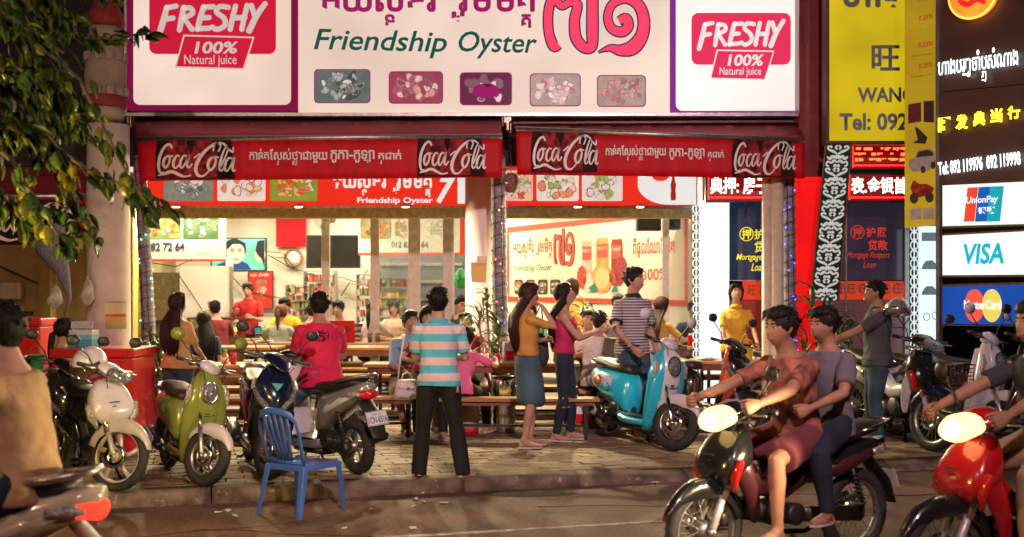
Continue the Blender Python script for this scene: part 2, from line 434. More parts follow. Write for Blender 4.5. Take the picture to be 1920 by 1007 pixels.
    for s_ in (1, -1):
        A, E, W = shp[s_], el[s_], wr[s_]
        body.tube([A, A.lerp(E, .3), A.lerp(E, .7), E, E.lerp(W, .25), E.lerp(W, .7), W], [(.052 * am * k) , .047 * am * k, .042 * am * k, .037 * am * k, .039 * am * k, .030 * am * k, (.024 * k)], nn, dome=.5)
        A, E, W = hp[s_], kn[s_], an[s_]; lm = fat ** .5 * (.97 if fem else 1)
        body.tube([A + Vector((0, 0, .02)), A.lerp(E, .3), A.lerp(E, .75), E, E.lerp(W, .28), E.lerp(W, .7), W], [.085 * lm * k, .08 * lm * k, .062 * lm * k, .052 * k, .056 * lm * k, .04 * k, .034 * k], nn, dome=.4)
        fd = Vector(footdir[s_]) if footdir else Vector((s_ * .18, 1, 0)); fd.normalize()
        foot = [W + Vector((0, 0, -.02 * k)) - fd * .035 * k, W + Vector((0, 0, -.03 * k)) + fd * .03 * k, W + Vector((0, 0, -.043 * k)) + fd * .10 * k, W + Vector((0, 0, -.052 * k)) + fd * .165 * k]
        body.tube([W + fd * .0 - fd * .02 * k + Vector((0, 0, .02)) * k] + foot[1:], [(.036 * k, .034 * k), (.038 * k, .036 * k), (.045 * k, .026 * k), (.038 * k, .016 * k)], 10, side=Vector((fd.y, -fd.x, 0)), dome=.6)
        body.ball(W + Vector((0, 0, -.045 * k)) - fd * .03 * k, (.032 * k, .036 * k, .03 * k), 10)
    fing = MB()
    for s_, o in ((1, hr), (-1, hl)):
        E, W = el[s_], wr[s_]; d = Vector(o['d']) if 'd' in o else (W - E)
        nm = Vector(o['n']) if 'n' in o else Vector((s_, .2, .15))
        hand(fing, W, d, nm, o.get('t', (1 if Vector(d).normalized().cross((nm - Vector(d).normalized() * nm.dot(Vector(d).normalized())).normalized()).dot(Vector((0, 1, .5))) > 0 else -1)), o.get('curl', .35), k * (.93 if fem else 1))
    root = remesh(body, 'person', sk, None, vox=vox, it=5, fac=.5, extra=fing)
    root.location = root_loc; root.rotation_euler = (0, 0, rz)
    tag(root, label, 'person', group)
    I = dict(root=root, hc=hc, MH=MH, sp=sp, wr=wr, el=el, sh=shp, kn=kn, an=an, k=k, up=up, hp=hp)
    # face
    q = lambda x, y, z: MH @ (Vector((x, y, z)) * k)
    Mq = Mh
    if detail:
        ew = MB()
        for e in (-1, 1):
            ew.mi = 0; ew.ball(q(e * .031, .0755, .004), (.0135 * k, .009 * k, .0075 * k), 10, Mq)
            ew.mi = 1; ew.ball(q(e * .031, .0825, .004), (.0062 * k, .0035 * k, .0064 * k), 8, Mq)
        ew.obj('eyes', [mat('eye_white', (.6, .56, .52), .25, var=0), mat('iris', (.015, .01, .008), .15, var=0)], root)
        bw = MB()
        for e in (-1, 1):
            bw.tube([q(e * .014, .0885, .024), q(e * .032, .0875, .031), q(e * .052, .074, .026)], [(.0045 * k, .0025 * k)] * 3, 6, side=(0, 0, 1), dome=.5)
            bw.tube([q(e * .018, .0855, .008), q(e * .032, .0865, .0125), q(e * .046, .079, .008)], [.0016 * k] * 3, 5)
        bw.obj('eyebrows', mat('brow', (.02, .014, .012), .7, var=0), root)
        lp = MB(); lp.tube([q(-.024, .0835, -.062), q(-.01, .096, -.0585), q(0, .0985, -.060), q(.01, .096, -.0585), q(.024, .0835, -.062)], [.003 * k, .0058 * k, .006 * k, .0058 * k, .003 * k], 8, dome=.6)
        lp.tube([q(-.018, .0865, -.068), q(0, .0965, -.0695), q(.018, .0865, -.068)], [.003 * k, .0065 * k, .003 * k], 8, dome=.6)
        lp.obj('lips', mat('lips_%d' % fem, (.42, .13, .12) if fem else (.33, .15, .12), .45, var=0), root)
    # hair
    hm = hairm or band_hair('hair_black', (.010, .007, .006))
    hb = MB()
    def hball(c, r, hole=None):
        n = 26; hh = 16; vs = []; fs = []
        for i in range(hh + 1):
            t = PI * i / hh
            for j in range(n):
                a = 2 * PI * j / n
                d_ = Vector((math.sin(t) * math.sin(a), math.sin(t) * math.cos(a), math.cos(t)))
                w_ = 1 + .05 * noise.noise(d_ * 4 + root_loc * 3) + .035 * noise.noise(d_ * 13 + root_loc)
                vs.append(MH @ (Vector((c[0] + d_.x * r[0] * w_, c[1] + d_.y * r[1] * w_, c[2] + d_.z * r[2] * w_)) * k))
        for i in range(hh):
            for j in range(n): fs.append((i * n + j, i * n + (j + 1) % n, (i + 1) * n + (j + 1) % n, (i + 1) * n + j))
        hb.add(vs, fs, True)
    if hair in ('short', 'pony', 'long', 'bob', 'crop', 'ponyhi'):
        gr = .005 if hair == 'crop' else .014
        hball((0, -.020, .030), (.077 + gr, .090 + gr, .092 + gr))                  # crown and back
        hball((0, .022, .070 + gr), (.066 + gr, .072, .050))                         # above the brow
        if hair == 'short':
            for q_ in range(9):                                                       # fringe tufts
                a = (q_ - 4) / 4; hb.tube([q(a * .05, .04, .112), q(a * .058 + .006, .078, .098), q(a * .066 + .012, .094 - abs(a) * .02, .066 - .012 * (q_ % 3))], [(.016 * k, .010 * k), (.013 * k, .008 * k), .003 * k], 6, dome=.5)
            hball((0, -.045, -.03), (.062, .050, .055))
            for e in (-1, 1): hb.tube([q(e * .074, .018, .05), q(e * .0775, .022, .015), q(e * .076, .022, -.012)], [(.014 * k, .008 * k), (.010 * k, .006 * k), (.004 * k, .003 * k)], 6, side=MH.to_3x3() @ Vector((0, 1, 0)), dome=.5)
        if hair in ('short', 'crop') and detail:     # loose tufts break the outline
            sr = random.Random(label)
            for q_ in range(70):
                a = sr.uniform(0, 2 * PI); t = sr.uniform(.05, 1.25) + (.35 if math.cos(a) < .2 else 0); rx_ = .088 * math.sin(t); n0 = Vector((math.sin(t) * math.sin(a), math.sin(t) * math.cos(a), math.cos(t)))
                p0 = Vector((n0.x * .084, -.018 + n0.y * .098, .030 + n0.z * .100)); 
                if n0.y > .35 and n0.z < .45: continue
                dv = (Vector((n0.x, n0.y, -.5)) + Vector((sr.uniform(-.5, .5), sr.uniform(-.2, .7), sr.uniform(-.2, .4)))).normalized(); L_ = .022 if hair == 'crop' else sr.uniform(.018, .032)
                hb.tube([q(*(p0 - dv * .012)), q(*(p0 + n0 * .007 + dv * L_ * .5)), q(*(p0 + n0 * .004 + dv * L_))], [.010 * k, .007 * k, .0015 * k], 5)
        if hair == 'crop': hball((0, -.05, -.025), (.060, .045, .055))
        if hair in ('long', 'bob', 'pony', 'ponyhi'):
            for e in (-1, 1):     # parted sides
                hb.tube([q(e * .004, .06, .115), q(e * .05, .075, .085), q(e * .078, .035, .04), q(e * .082, .005, -.01), q(e * .07, -.03, -.06)], [(.02 * k, .012 * k), (.026 * k, .012 * k), (.03 * k, .012 * k), (.028 * k, .012 * k), (.02 * k, .012 * k)], 8, dome=.6)
        if hair == 'bob':
            hb.tube([q(0, -.03, .05), q(0, -.04, -.03), q(0, -.04, -.10)], [(.09 * k, .075 * k), (.092 * k, .065 * k), (.08 * k, .05 * k)], 16, side=MH.to_3x3() @ Vector((1, 0, 0)), dome=.3)
        if hair == 'long':
            back = lambda h, o: sp(h, o)[0]
            sdx = MH.to_3x3() @ Vector((1, 0, 0))
            L = [q(0, -.03, .03), q(0, -.05, -.06), back(.46, -.125), back(.34, -.135), back(.22, -.125), back(.12, -.115)]
            rr = [(.085, .075), (.09, .062), (.115, .045), (.125, .038), (.10, .034), (.05, .02)]
            hb.tube(L, [(a * k, b * k) for a, b in rr], 18, side=sdx, dome=.3)
            for w_ in range(30):      # loose locks
                x = (w_ - 14.5) / 14.5; jx = .12 * x * k
                o = Vector((jx, 0, 0)); z0 = rnd.uniform(-.02, .05)
                pp = [q(x * .08, -.06, -.04), back(.46, -.150) + o, back(.32, -.165) + o * 1.02, back(.2 + z0, -.15) + o * .9, back(.06 + z0 + abs(x) * .05, -.13) + o * .75]
                hb.tube(pp, [.011 * k, .012 * k, .011 * k, .008 * k, .002 * k], 5, dome=.3)
        if hair in ('pony', 'ponyhi'):
            z = .05 if hair == 'ponyhi' else .0
            b0 = q(0, -.105, z)
            hb.ball(b0, .024 * k, 10)
            dn = Vector((0, -.03, -1)) * k
            pts_ = [b0, q(0, -.145, z - .03)] + [q(0, -.145, z - .03) + Vector((.004 * w_, -.012 * w_, -.07 * w_)) * k for w_ in (1, 2, 3, 4)]
            hb.tube(pts_, [.02 * k, .034 * k, .036 * k, .032 * k, .022 * k, .006 * k], 12, dome=.4)
    link_h = hb.obj('hair', hm, root)
    I['hair'] = link_h
    # shirt
    if shirt:
        sm = MB(); h0 = -.02 + hem if not tuck else .05
        pts, rad, sd = torso(sm, .016, h0=-.05 if not tuck else .04, h1=.50)
        if not tuck:      # lower hem
            p, rt = sp(-.065 + hem, -.005); pts[0] = p; a, b = (SEC[1][1] * fat + .036, SEC[1][2] * fat + .036); rad[0] = (a * k, b * k); sd[0] = rt
            pts.insert(1, sp(.02 + hem * .5, -.004)[0]); rad.insert(1, ((SEC[2][1] * fat + .032) * k, (SEC[2][2] * fat + .034) * k)); sd.insert(1, rt)
            ok = [0]
            for i in range(1, len(pts)):
                if (pts[i] - pts[ok[-1]]).dot(up) > .015: ok.append(i)
            pts = [pts[i] for i in ok]; rad = [rad[i] for i in ok]; sd = [sd[i] for i in ok]
        if tank: pts = pts[:-1] ; rad = rad[:-1]; sd = sd[:-1]; rad[-1] = (rad[-1][0] * .62, rad[-1][1])
        sm.tube(pts, rad, 24, side=sd)
        if not tank:
            for s_ in (1, -1):
                A, E, W = shp[s_], el[s_], wr[s_]; ar = am * k
                inn = A.lerp(sp(.45)[0], .5)
                if sleeve == 'short': sm.tube([inn, A, A.lerp(E, .35), A.lerp(E, .62), A.lerp(E, .74)], [.046 * ar, .057 * ar, .060 * ar, .060 * ar, .064 * ar], 14)
                elif sleeve == 'long': sm.tube([inn, A, A.lerp(E, .5), E, E.lerp(W, .5), E.lerp(W, .93)], [.046 * ar, .057 * ar, .056 * ar, .052 * ar, .044 * ar, .036 * ar], 14)
                elif sleeve == 'roll': sm.tube([inn, A, A.lerp(E, .5), E, E.lerp(W, .12)], [.046 * ar, .057 * ar, .057 * ar, .052 * ar, .053 * ar], 14)
        def mdx(o):
            a = o.modifiers.new('r', 'REMESH'); a.mode = 'VOXEL'; a.voxel_size = vox * .95
            b = o.modifiers.new('s', 'SMOOTH'); b.iterations = 3; b.factor = .5
            t = bpy.data.textures.get('folds') or bpy.data.textures.new('folds', 'CLOUDS'); t.noise_scale = .11; t.noise_depth = 2
            d_ = o.modifiers.new('d', 'DISPLACE'); d_.texture = t; d_.strength = .024 * k; d_.mid_level = .5; d_.texture_coords = 'LOCAL'
            d2 = o.modifiers.new('e', 'DISPLACE'); d2.texture = bpy.data.textures.get('creases') or bpy.data.textures.new('creases', 'MARBLE'); d2.texture.noise_scale = .12; d2.strength = .013 * k; d2.mid_level = .5
        m2 = baked(sm, 'shirt', shirt, root, [mdx])
        so = link('shirt', m2, root)
        if collar:
            cb_ = MB(); rr = []
            p, rt = sp(.495, 0); p2, _ = sp(.537, -.004)
            cb_.tube([p - up * .012 * k, p2], [(.082 * k * (.85 if fem else 1), .074 * k), ((.066 if fem else .07) * k, .066 * k)], 18, side=rt, cap=False)
            cb_.tube([p2, p - up * .006 * k + Vector((0, 0, 0))], [((.068 if fem else .073) * k, .068 * k), (.100 * k * (.85 if fem else 1), .088 * k)], 18, side=rt, cap=False)
            cb_.obj('collar', collar, root, solid=.006)
        if coll2:
            for s_ in (1, -1):
                A, E = shp[s_], el[s_]
                MB().tube([A.lerp(E, .72), A.lerp(E, .78)], [.069 * am * k, .069 * am * k], 14).obj('cuff', coll2, root)
    # trousers, shorts, skirt
    def legcloth(name, m, cut, grow=.014, bell=0.):
        tm = MB()
        pts = [sp(-.13)[0], sp(-.10)[0], sp(-.03, -.01)[0], sp(.05, -.006)[0], sp(.10 if tuck or tank else .07, -.003)[0]]
        S1, S2 = SEC[1], SEC[2]; g = grow - .003
        tm.tube(pts, [(.085 * k, .04 * k), ((S1[1] * fat * .85 + g) * k, (S1[2] * fat * .72 + g) * k), ((S1[1] * fat + g) * k, (S1[2] * fat + g) * k), ((S2[1] * fat + g) * k, (S2[2] * fat + g) * k), (((SEC[2][1] * .6 + SEC[3][1] * .4) * fat + g - (.006 if tuck or tank else .022)) * k, ((SEC[2][2] * .6 + SEC[3][2] * .4) * fat + g - (.0 if tuck or tank else .022)) * k)], 24, side=[rt0] * 5)
        for s_ in (1, -1):
            A, E, W = hp[s_], kn[s_], an[s_]; lm = fat ** .5; g = grow
            if cut >= 1: tm.tube([A + Vector((0, 0, .03)), A.lerp(E, .3), A.lerp(E, .75), E, E.lerp(W, .3), E.lerp(W, .7), E.lerp(W, cut - .02)], [(.088 * lm + g) * k, (.083 * lm + g) * k, (.066 * lm + g) * k, (.055 + g) * k, (.057 + g + bell * .3) * k, (.042 + g + bell) * k, (.038 + g + bell) * k], 14)
            else: tm.tube([A + Vector((0, 0, .03)), A.lerp(E, .3), A.lerp(E, cut)], [(.088 * lm + g) * k, (.086 * lm + g) * k, (.074 * lm + g + .01) * k], 14)
        def mdx(o):
            a = o.modifiers.new('r', 'REMESH'); a.mode = 'VOXEL'; a.voxel_size = vox
            b = o.modifiers.new('s', 'SMOOTH'); b.iterations = 3; b.factor = .5
            t = bpy.data.textures.get('folds') or bpy.data.textures.new('folds', 'CLOUDS'); t.noise_scale = .11
            d_ = o.modifiers.new('d', 'DISPLACE'); d_.texture = t; d_.strength = .013 * k; d_.mid_level = .5
        return link(name, baked(tm, name, m, root, [mdx]), root)
    if legs:
        if leglen == 'long': legcloth('trousers', legs, 1.02)
        elif leglen == 'bell': legcloth('trousers', legs, 1.08, .012, .018)
        elif leglen == 'tight': legcloth('trousers', legs, 1.0, .007)
        elif leglen == 'crop': legcloth('trousers', legs, .92 + .1, .012)
        else: legcloth('shorts', legs, .85, .018)
    if skirt:
        sk_ = MB(); bt = (an[1] + an[-1]) / 2; kk = (kn[1] + kn[-1]) / 2
        sk_.tube([sp(.12, 0)[0], sp(.05, -.006)[0], sp(-.03, -.01)[0], kk.lerp(pel, .45), kk.lerp(pel, .05) , kk + Vector((0, -.01, -.06 * k))], [(.128 * k, .098 * k), (.168 * k, .118 * k), (.186 * k, .138 * k), (.188 * k, .146 * k), (.180 * k, .150 * k), (.178 * k, .150 * k)], 26, side=rt0)
        sk_.obj('skirt', skirt, root, sub=1)
    # shoes
    shm = shoem or mat('sandal_tan', (.45, .30, .22), .6)
    if shoes:
        for s_ in (1, -1):
            W = an[s_]; fd = Vector(footdir[s_]) if footdir else Vector((s_ * .18, 1, 0)); fd.normalize(); sdv = Vector((fd.y, -fd.x, 0))
            z = W.z - .075 * k; c0 = Vector((W.x, W.y, z))
            out = []
            for j in range(20):
                a = 2 * PI * j / 20; u = math.cos(a); w_ = math.sin(a)
                out.append(c0 + fd * (.06 + u * .13) * k + sdv * (w_ * (.036 + .010 * (u + 1) * .5) * k))
            if shoes == 'sandal':
                so_ = MB(); so_.loft([[p for p in out], [p + Vector((0, 0, .014 * k)) for p in out]], smooth=False)
                so_.obj('sandal_sole', mat('sole_pale', (.55, .47, .42), .7), root)
                st = MB()
                toe = c0 + fd * .15 * k + Vector((0, 0, .022 * k))
                for e in (-1, 1):
                    st.tube([toe, c0 + fd * .10 * k + sdv * e * .030 * k + Vector((0, 0, .045 * k)), c0 + fd * .03 * k + sdv * e * .043 * k + Vector((0, 0, .018 * k))], [.0055 * k] * 3, 6)
                st.tube([c0 + fd * .09 * k + sdv * -.047 * k + Vector((0, 0, .015 * k)), c0 + fd * .09 * k + Vector((0, 0, .062 * k)), c0 + fd * .09 * k + sdv * .047 * k + Vector((0, 0, .015 * k))], [.006 * k] * 3, 6)
                if fem: st.tube([c0 + sdv * .036 * k + Vector((0, 0, .06 * k)), c0 + fd * .04 * k + Vector((0, 0, .085 * k)), c0 - sdv * .036 * k + Vector((0, 0, .06 * k)), c0 - fd * .05 * k + Vector((0, 0, .06 * k))], [.005 * k] * 4, 6, close=True)
                st.obj('sandal_strap', shm, root)
            else:
                sh = MB(); top = [p + (c0 + fd * .05 * k - p) * .12 + Vector((0, 0, .045 * k)) for p in out]
                t2 = [p + (c0 + fd * .0 * k - p) * .5 + Vector((0, 0, .085 * k)) for p in out]
                sh.loft([out, [p + Vector((0, 0, .02 * k)) for p in out], top, t2]); sh.obj('shoe', shm, root, sub=1)
    return I
# ================================================================== scooters and motorbikes
# local frame: +x is the way it faces, +y its left side, z up, origin on the ground under the middle
BLK = mat('black_plastic', (.018, .018, .02), .42, var=.25, bump=.05, wear=((.06, .055, .05), 7, .62))
RUB = mat('tyre_rubber', (.022, .021, .021), .75, var=.3, scale=8, bump=.2, wear=((.09, .075, .06), 5, .6))
CHR = mat('chrome', (.75, .74, .72), .12, 1, var=.08)
ALU = mat('cast_metal', (.42, .41, .40), .35, .9, var=.2, scale=20, bump=.08)
DMT = mat('dark_metal', (.07, .066, .065), .42, .8, var=.3, bump=.1)
SEATM = mat('seat_vinyl', (.02, .017, .016), .45, var=.25, bump=.12, bscale=120)
LENS = mat('headlight_glass', (.30, .31, .34), .06, .55, var=.5, scale=55, bump=.55, coat=1)
AMB = mat('amber_lens', (.75, .22, .03), .15, var=.1, coat=.6)
CLR = mat('clear_lens', (.55, .52, .50), .1, .4, var=.4, scale=60, bump=.5, coat=1)
REDL = mat('red_lens', (.50, .012, .010), .12, var=.25, scale=40, coat=1)
MIR = mat('mirror_glass', (.5, .5, .52), .04, 1, var=0)
def paint(n, c, metal=.0): return mat(n, c, .22, metal, var=.07, scale=6, coat=.9, wear=(tuple(v * .5 + .03 for v in c), 4.5, .60), bump=.03)
def ring(x, w, zc, h, n=16, p=2.6, wt=None, yc=0, tilt=0):
    """superellipse section across the bike: half width w (wt at its top), half height h"""
    out = []
    for j in range(n):
        a = 2 * PI * j / n; c, s = math.cos(a), math.sin(a)
        yy = abs(c) ** (2 / p) * (1 if c > 0 else -1); zz = abs(s) ** (2 / p) * (1 if s > 0 else -1)
        ww = w if wt is None else w + (wt - w) * (zz * .5 + .5)
        out.append((x - tilt * zz * h, yc + yy * ww, zc + zz * h))
    return out
def hull(mb, secs, **k):
    """closed body lofted through sections (x, half width, z centre, half height, [half width at top], [tilt])"""
    return mb.loft([ring(s[0], s[1], s[2], s[3], wt=(s[4] if len(s) > 4 else None), tilt=(s[5] if len(s) > 5 else 0)) for s in secs], **k)
def wheel(parent, c, r, tw, kind='cast5', M=None, rimm=None, disc=0, name='wheel'):
    """tyre, rim, hub and spokes round the y axis at c"""
    M = M or Matrix.Translation(c)
    w = thing(name, None, None); w.parent = parent
    T = M @ Matrix.Rotation(R(90), 4, 'X')
    t = MB(); rr = r - tw * .62; N = 40
    rings = []
    for i in range(N):
        a = 2 * PI * i / N; sect = []
        for j in range(12):
            b = 2 * PI * j / 12; q = rr + tw * .62 * math.cos(b) * (1 if math.cos(b) > 0 else .75); sect.append(T @ Vector((math.cos(a) * q, math.sin(a) * q, tw * .5 * math.sin(b))))
        rings.append(sect)
    t.loft(rings, close=True); t.obj('tyre', RUB, w)
    g = MB()
    for i in range(N):      # tread blocks
        a = 2 * PI * (i + .5) / N
        for sg in (-1, 1):
            a2 = a + sg * .02
            g.bar(T @ Vector((math.cos(a2) * (r - .001), math.sin(a2) * (r - .001), sg * tw * .08)), T @ Vector((math.cos(a2 + .03) * (r - .010), math.sin(a2 + .03) * (r - .010), sg * tw * .34)), .012, .003)
    tag(g.obj('tread', RUB, w), kind='stuff')
    rimm = rimm or ALU; ri = rr - tw * .30
    q = MB(); q.lathe([(ri - .012, -tw * .30), (ri + .010, -tw * .34), (ri + .012, -tw * .30), (ri, -tw * .12), (ri, tw * .12), (ri + .012, tw * .30), (ri + .010, tw * .34), (ri - .012, tw * .30), (ri - .020, tw * .1), (ri - .020, -tw * .1), (ri - .012, -tw * .30)], 40, T)
    q.obj('rim', rimm, w)
    s = MB()
    if kind == 'wire':
        for i in range(28):
            a = 2 * PI * i / 28; b = a + (.35 if i % 2 else -.35); z = .03 * (1 if i % 4 < 2 else -1)
            s.tube([T @ Vector((.045 * math.cos(b), .045 * math.sin(b), z)), T @ Vector((ri * math.cos(a), ri * math.sin(a), 0))], .0022, 5, cap=False)
        s.lathe([(.02, -.05), (.058, -.045), (.062, .0), (.058, .045), (.02, .05)], 20, T)
    else:
        ns = {'cast5': 5, 'cast3': 3, 'cast6': 6, 'cast10': 5}[kind]
        for i in range(ns):
            a = 2 * PI * i / ns + .3
            for off in ((0,) if kind != 'cast10' else (-.16, .16)):
                a1 = a + off; p0 = T @ Vector((.03 * math.cos(a1), .03 * math.sin(a1), 0)); p1 = T @ Vector(((ri - .01) * math.cos(a1 + .10), (ri - .01) * math.sin(a1 + .10), 0)); pm = T @ Vector((ri * .5 * math.cos(a1 - .03), ri * .5 * math.sin(a1 - .03), 0))
                s.tube([p0, pm, p1], [(.018, .030), (.012, .018), (.018, .026)], 8, side=T.to_3x3() @ Vector((0, 0, 1)))
        s.lathe([(.015, -.06), (.036, -.055), (.046, -.02), (.046, .02), (.036, .055), (.015, .06)], 20, T)
    s.obj('spokes', rimm, w)
    if disc:
        d = MB(); d.lathe([(.05, disc * .052), (.10, disc * .052), (.10, disc * .056), (.05, disc * .056), (.05, disc * .052)], 28, T)
        d.obj('brake_disc', CHR, w)
    return w
def mirror(parent, base, s, mcol, h=.20, out=.13, round_=True):
    st = MB(); b = Vector(base); e = b + Vector((-.01, s * out, h))
    st.tube([b, b + Vector((0, s * out * .25, h * .45)), e], .0055, 8)
    m = st.obj('mirror', BLK, parent)
    hd = MB(); c = e + Vector((0, s * .02, .035))
    Mx = Matrix.Rotation(R(8) * s, 4, 'Z')
    if round_: hd.lathe([(.0, .0), (.035, .002), (.052, .012), (.054, .02), (.0, .022)], 20, Matrix.Translation(c) @ Mx @ Matrix.Rotation(R(-90), 4, 'Y') @ Matrix.Scale(1.12, 4, (0, 1, 0)) @ Matrix.Rotation(PI, 4, 'X'))
    else: hd.tube([c + Vector((.012, 0, -.03)), c + Vector((.016, 0, 0)), c + Vector((.012, 0, .03))], [(.045, .012), (.058, .018), (.045, .012)], 12, side=(0, 1, 0), dome=.5)
    hd.obj('mirror_housing', mcol, m)
    gl = MB(); gl.box(c + Vector((-.010, 0, 0)), (.003, .075, .06)); gl.obj('mirror_glass', MIR, m, bevel=.001)
def scooter(label, loc, heading, style='retro', main=None, front=None, fend=None, side2=None, steer=0, lean=6, scale=1., group=None, wheelk='cast5', name='parked_scooter', seatm=None, rimm=None, helmet=False, rack=False, plate=False, lit=None, tail_lit=None, mirror_m=None, floor_m=None, inner=None, signal=None, mirrors=(1, 1), disc=1, vsign=None):
    main = main or paint('paint_black', (.012, .012, .014)); front = front or main; fend = fend or main; side2 = side2 or main; seatm = seatm or SEATM
    rt = thing(name, label, 'motor scooter' if style != 'cub' else 'motorbike', loc, group=group, scale=scale)
    rt.rotation_euler = (Matrix.Rotation(heading, 4, 'Z') @ Matrix.Rotation(R(-lean), 4, 'X')).to_euler()
    cub = style == 'cub'
    r = .285 if cub else .25; tw = .075 if cub else .095
    fx, rx = .62, -.62
    # steering frame: head at (.40, .85), axle at (fx, r)
    ax = Vector((fx, 0, r)); hd = Vector((.40, 0, .88)); axis = (hd - ax).normalized()
    S = Matrix.Translation(hd) @ Matrix.Rotation(R(steer), 4, axis) @ Matrix.Translation(-hd)
    stg = lambda p: S @ Vector(p)
    rimm = rimm or ALU
    wheel(rt, None, r, tw, wheelk, S @ Matrix.Translation(ax), rimm, disc)
    wheel(rt, (rx, 0, r), r, tw * 1.08, wheelk if wheelk != 'wire' else 'wire', None, rimm, 0)
    # fork
    for s in (-1, 1):
        f = MB(); top = Vector((.46, s * .055, .62)); bot = ax + Vector((.005, s * .072, 0))
        if cub: f.tube([stg((.44, s * .05, .66)), stg((.53, s * .072, .47))], [.026, .024], 12)
        f.tube([stg(top), stg(bot.lerp(top, .55))], .0155, 12); f.mi = 1
        f.tube([stg(bot.lerp(top, .6)), stg(bot.lerp(top, .05))], [.022, .024], 12, dome=.3); f.tube([stg(bot + Vector((0, -s * .025, 0))), stg(bot + Vector((0, s * .02, 0)))], .018, 10)
        f.obj('fork', [CHR, rimm if style != 'cub' else mat('fork_paint', (.45, .42, .42), .35, .3)], rt)
    hb = MB(); hb.tube([stg(ax + Vector((0, -.10, 0))), stg(ax + Vector((0, .10, 0)))], .009, 8); hb.obj('axle', CHR, rt)
    if disc: cal = MB(); cal.tube([stg(ax + Vector((-.10, disc * .062, .04))), stg(ax + Vector((-.085, disc * .062, .10)))], [(.03, .018)] * 2, 10, side=(1, 0, 0), dome=.3); cal.obj('brake_caliper', DMT, rt)
    # front mudguard: curved shell over the wheel
    fg = MB(); rings = []; rg = r + .022
    a0, a1 = (R(18), R(150)) if not cub else (R(15), R(165))
    for i in range(13):
        t = i / 12; a = a0 + (a1 - a0) * t; wd = (.062 if not cub else .058) * (1 - .45 * (1 - t) ** 3) ; rad = rg + .012 * math.sin(PI * t); dp = .035 + .055 * math.sin(PI * min(1, t * 1.15)) + (.06 * t if cub else .02)
        dp *= (.25 + .75 * min(1, t * 3)); sec = []
        for j in range(9):
            u = -1 + j / 4; yy = wd * (1 - abs(u) ** 3 * .0) * math.sin(u * PI / 2) ; q = rad - dp * abs(u) ** 3
            sec.append(stg(ax + Vector((math.cos(a) * q, yy, math.sin(a) * q))))
        for j in reversed(range(9)):
            u = -1 + j / 4; yy = (wd - .005) * math.sin(u * PI / 2); q = rad - .005 - dp * abs(u) ** 3 + .003
            sec.append(stg(ax + Vector((math.cos(a) * q, yy, math.sin(a) * q))))
        rings.append(sec)
    fg.loft(rings); fg.obj('front_mudguard', fend, rt)
    # handlebar unit
    hm = MB(); hm.tube([stg((.385, -.30, 1.0)), stg((.375, -.15, .99)), stg((.385, 0, .965)), stg((.375, .15, .99)), stg((.385, .30, 1.0))], .011, 8)
    hbar = hm.obj('handlebar', DMT, rt)
    for s in (-1, 1):
        g = MB(); g.tube([stg((.372, s * .215, .995)), stg((.36, s * .345, 1.003))], [.0165, .0175], 12, dome=.3); g.obj('grip', BLK, hbar)
        lv = MB(); lv.tube([stg((.40, s * .18, .985)), stg((.435, s * .22, .98)), stg((.43, s * .33, .985))], [.009, .007, .006], 8, dome=.6); lv.obj('brake_lever', ALU, hbar)
        sw = MB(); sw.box(stg((.38, s * .185, .99)), (.05, .05, .045)); sw.obj('switch_box', BLK, hbar, bevel=.008)
    cbl = MB()
    for s in (-1, 1): cbl.tube([stg((.41, s * .16, .98)), stg((.48, s * .13, .94)), stg((.46, s * .06, .84)), stg((.43, s * .03, .75))], .004, 6)
    cbl.obj('cable', BLK, hbar)
    hc = MB()
    if style == 'retro':
        hc.mi = 0; hc.loft([ring2(stg, (.33, 0, .975), .045, .03), ring2(stg, (.36, 0, .985), .10, .055), ring2(stg, (.41, 0, .985), .11, .062), ring2(stg, (.455, 0, .975), .085, .05), ring2(stg, (.475, 0, .965), .04, .024)])
        hc.obj('handlebar_cover', fend, rt)
    elif style == 'cub':
        hc.loft([ring2(stg, (.30, 0, .98), .05, .03), ring2(stg, (.34, 0, 1.0), .13, .055), ring2(stg, (.40, 0, .995), .15, .07), ring2(stg, (.47, 0, .97), .12, .075), ring2(stg, (.52, 0, .945), .07, .05), ring2(stg, (.53, 0, .94), .03, .03)])
        hc.obj('handlebar_cover', front, rt, sub=1)
        hl = MB()
        bz = (1.25 if lit else 1)
        hl.loft([ring2(stg, (.45, 0, .965), .115, .065), ring2(stg, (.545, 0, .945), .105 * bz, .06 * bz), ring2(stg, (.580, 0, .936), .085 * bz, .048 * bz), ring2(stg, (.592, 0, .933), .04 * bz, .025 * bz)])
        hlo = hl.obj('headlight', lit or LENS, rt)
        if lit: MB().loft([ring2(stg, (.58, 0, .938), .07, .045), ring2(stg, (.602, 0, .932), .06, .038), ring2(stg, (.612, 0, .93), .03, .02)]).obj('bulb_glow', glow('lamp_core', (1, .92, .7), 14), hlo)
    else:
        hc.loft([ring2(stg, (.28, 0, .99), .05, .02), ring2(stg, (.34, 0, 1.01), .12, .045), ring2(stg, (.42, 0, .995), .13, .055), ring2(stg, (.50, 0, .95), .09, .045), ring2(stg, (.56, 0, .90), .035, .018)])
        hc.obj('handlebar_cover', front, rt, sub=1)
    for s, on in ((1, mirrors[0]), (-1, mirrors[1])):
        if on: mirror(rt, stg((.375, s * .17, .995)), s, mirror_m or BLK, round_=style == 'retro')
    sc = Matrix.Scale(1, 4)
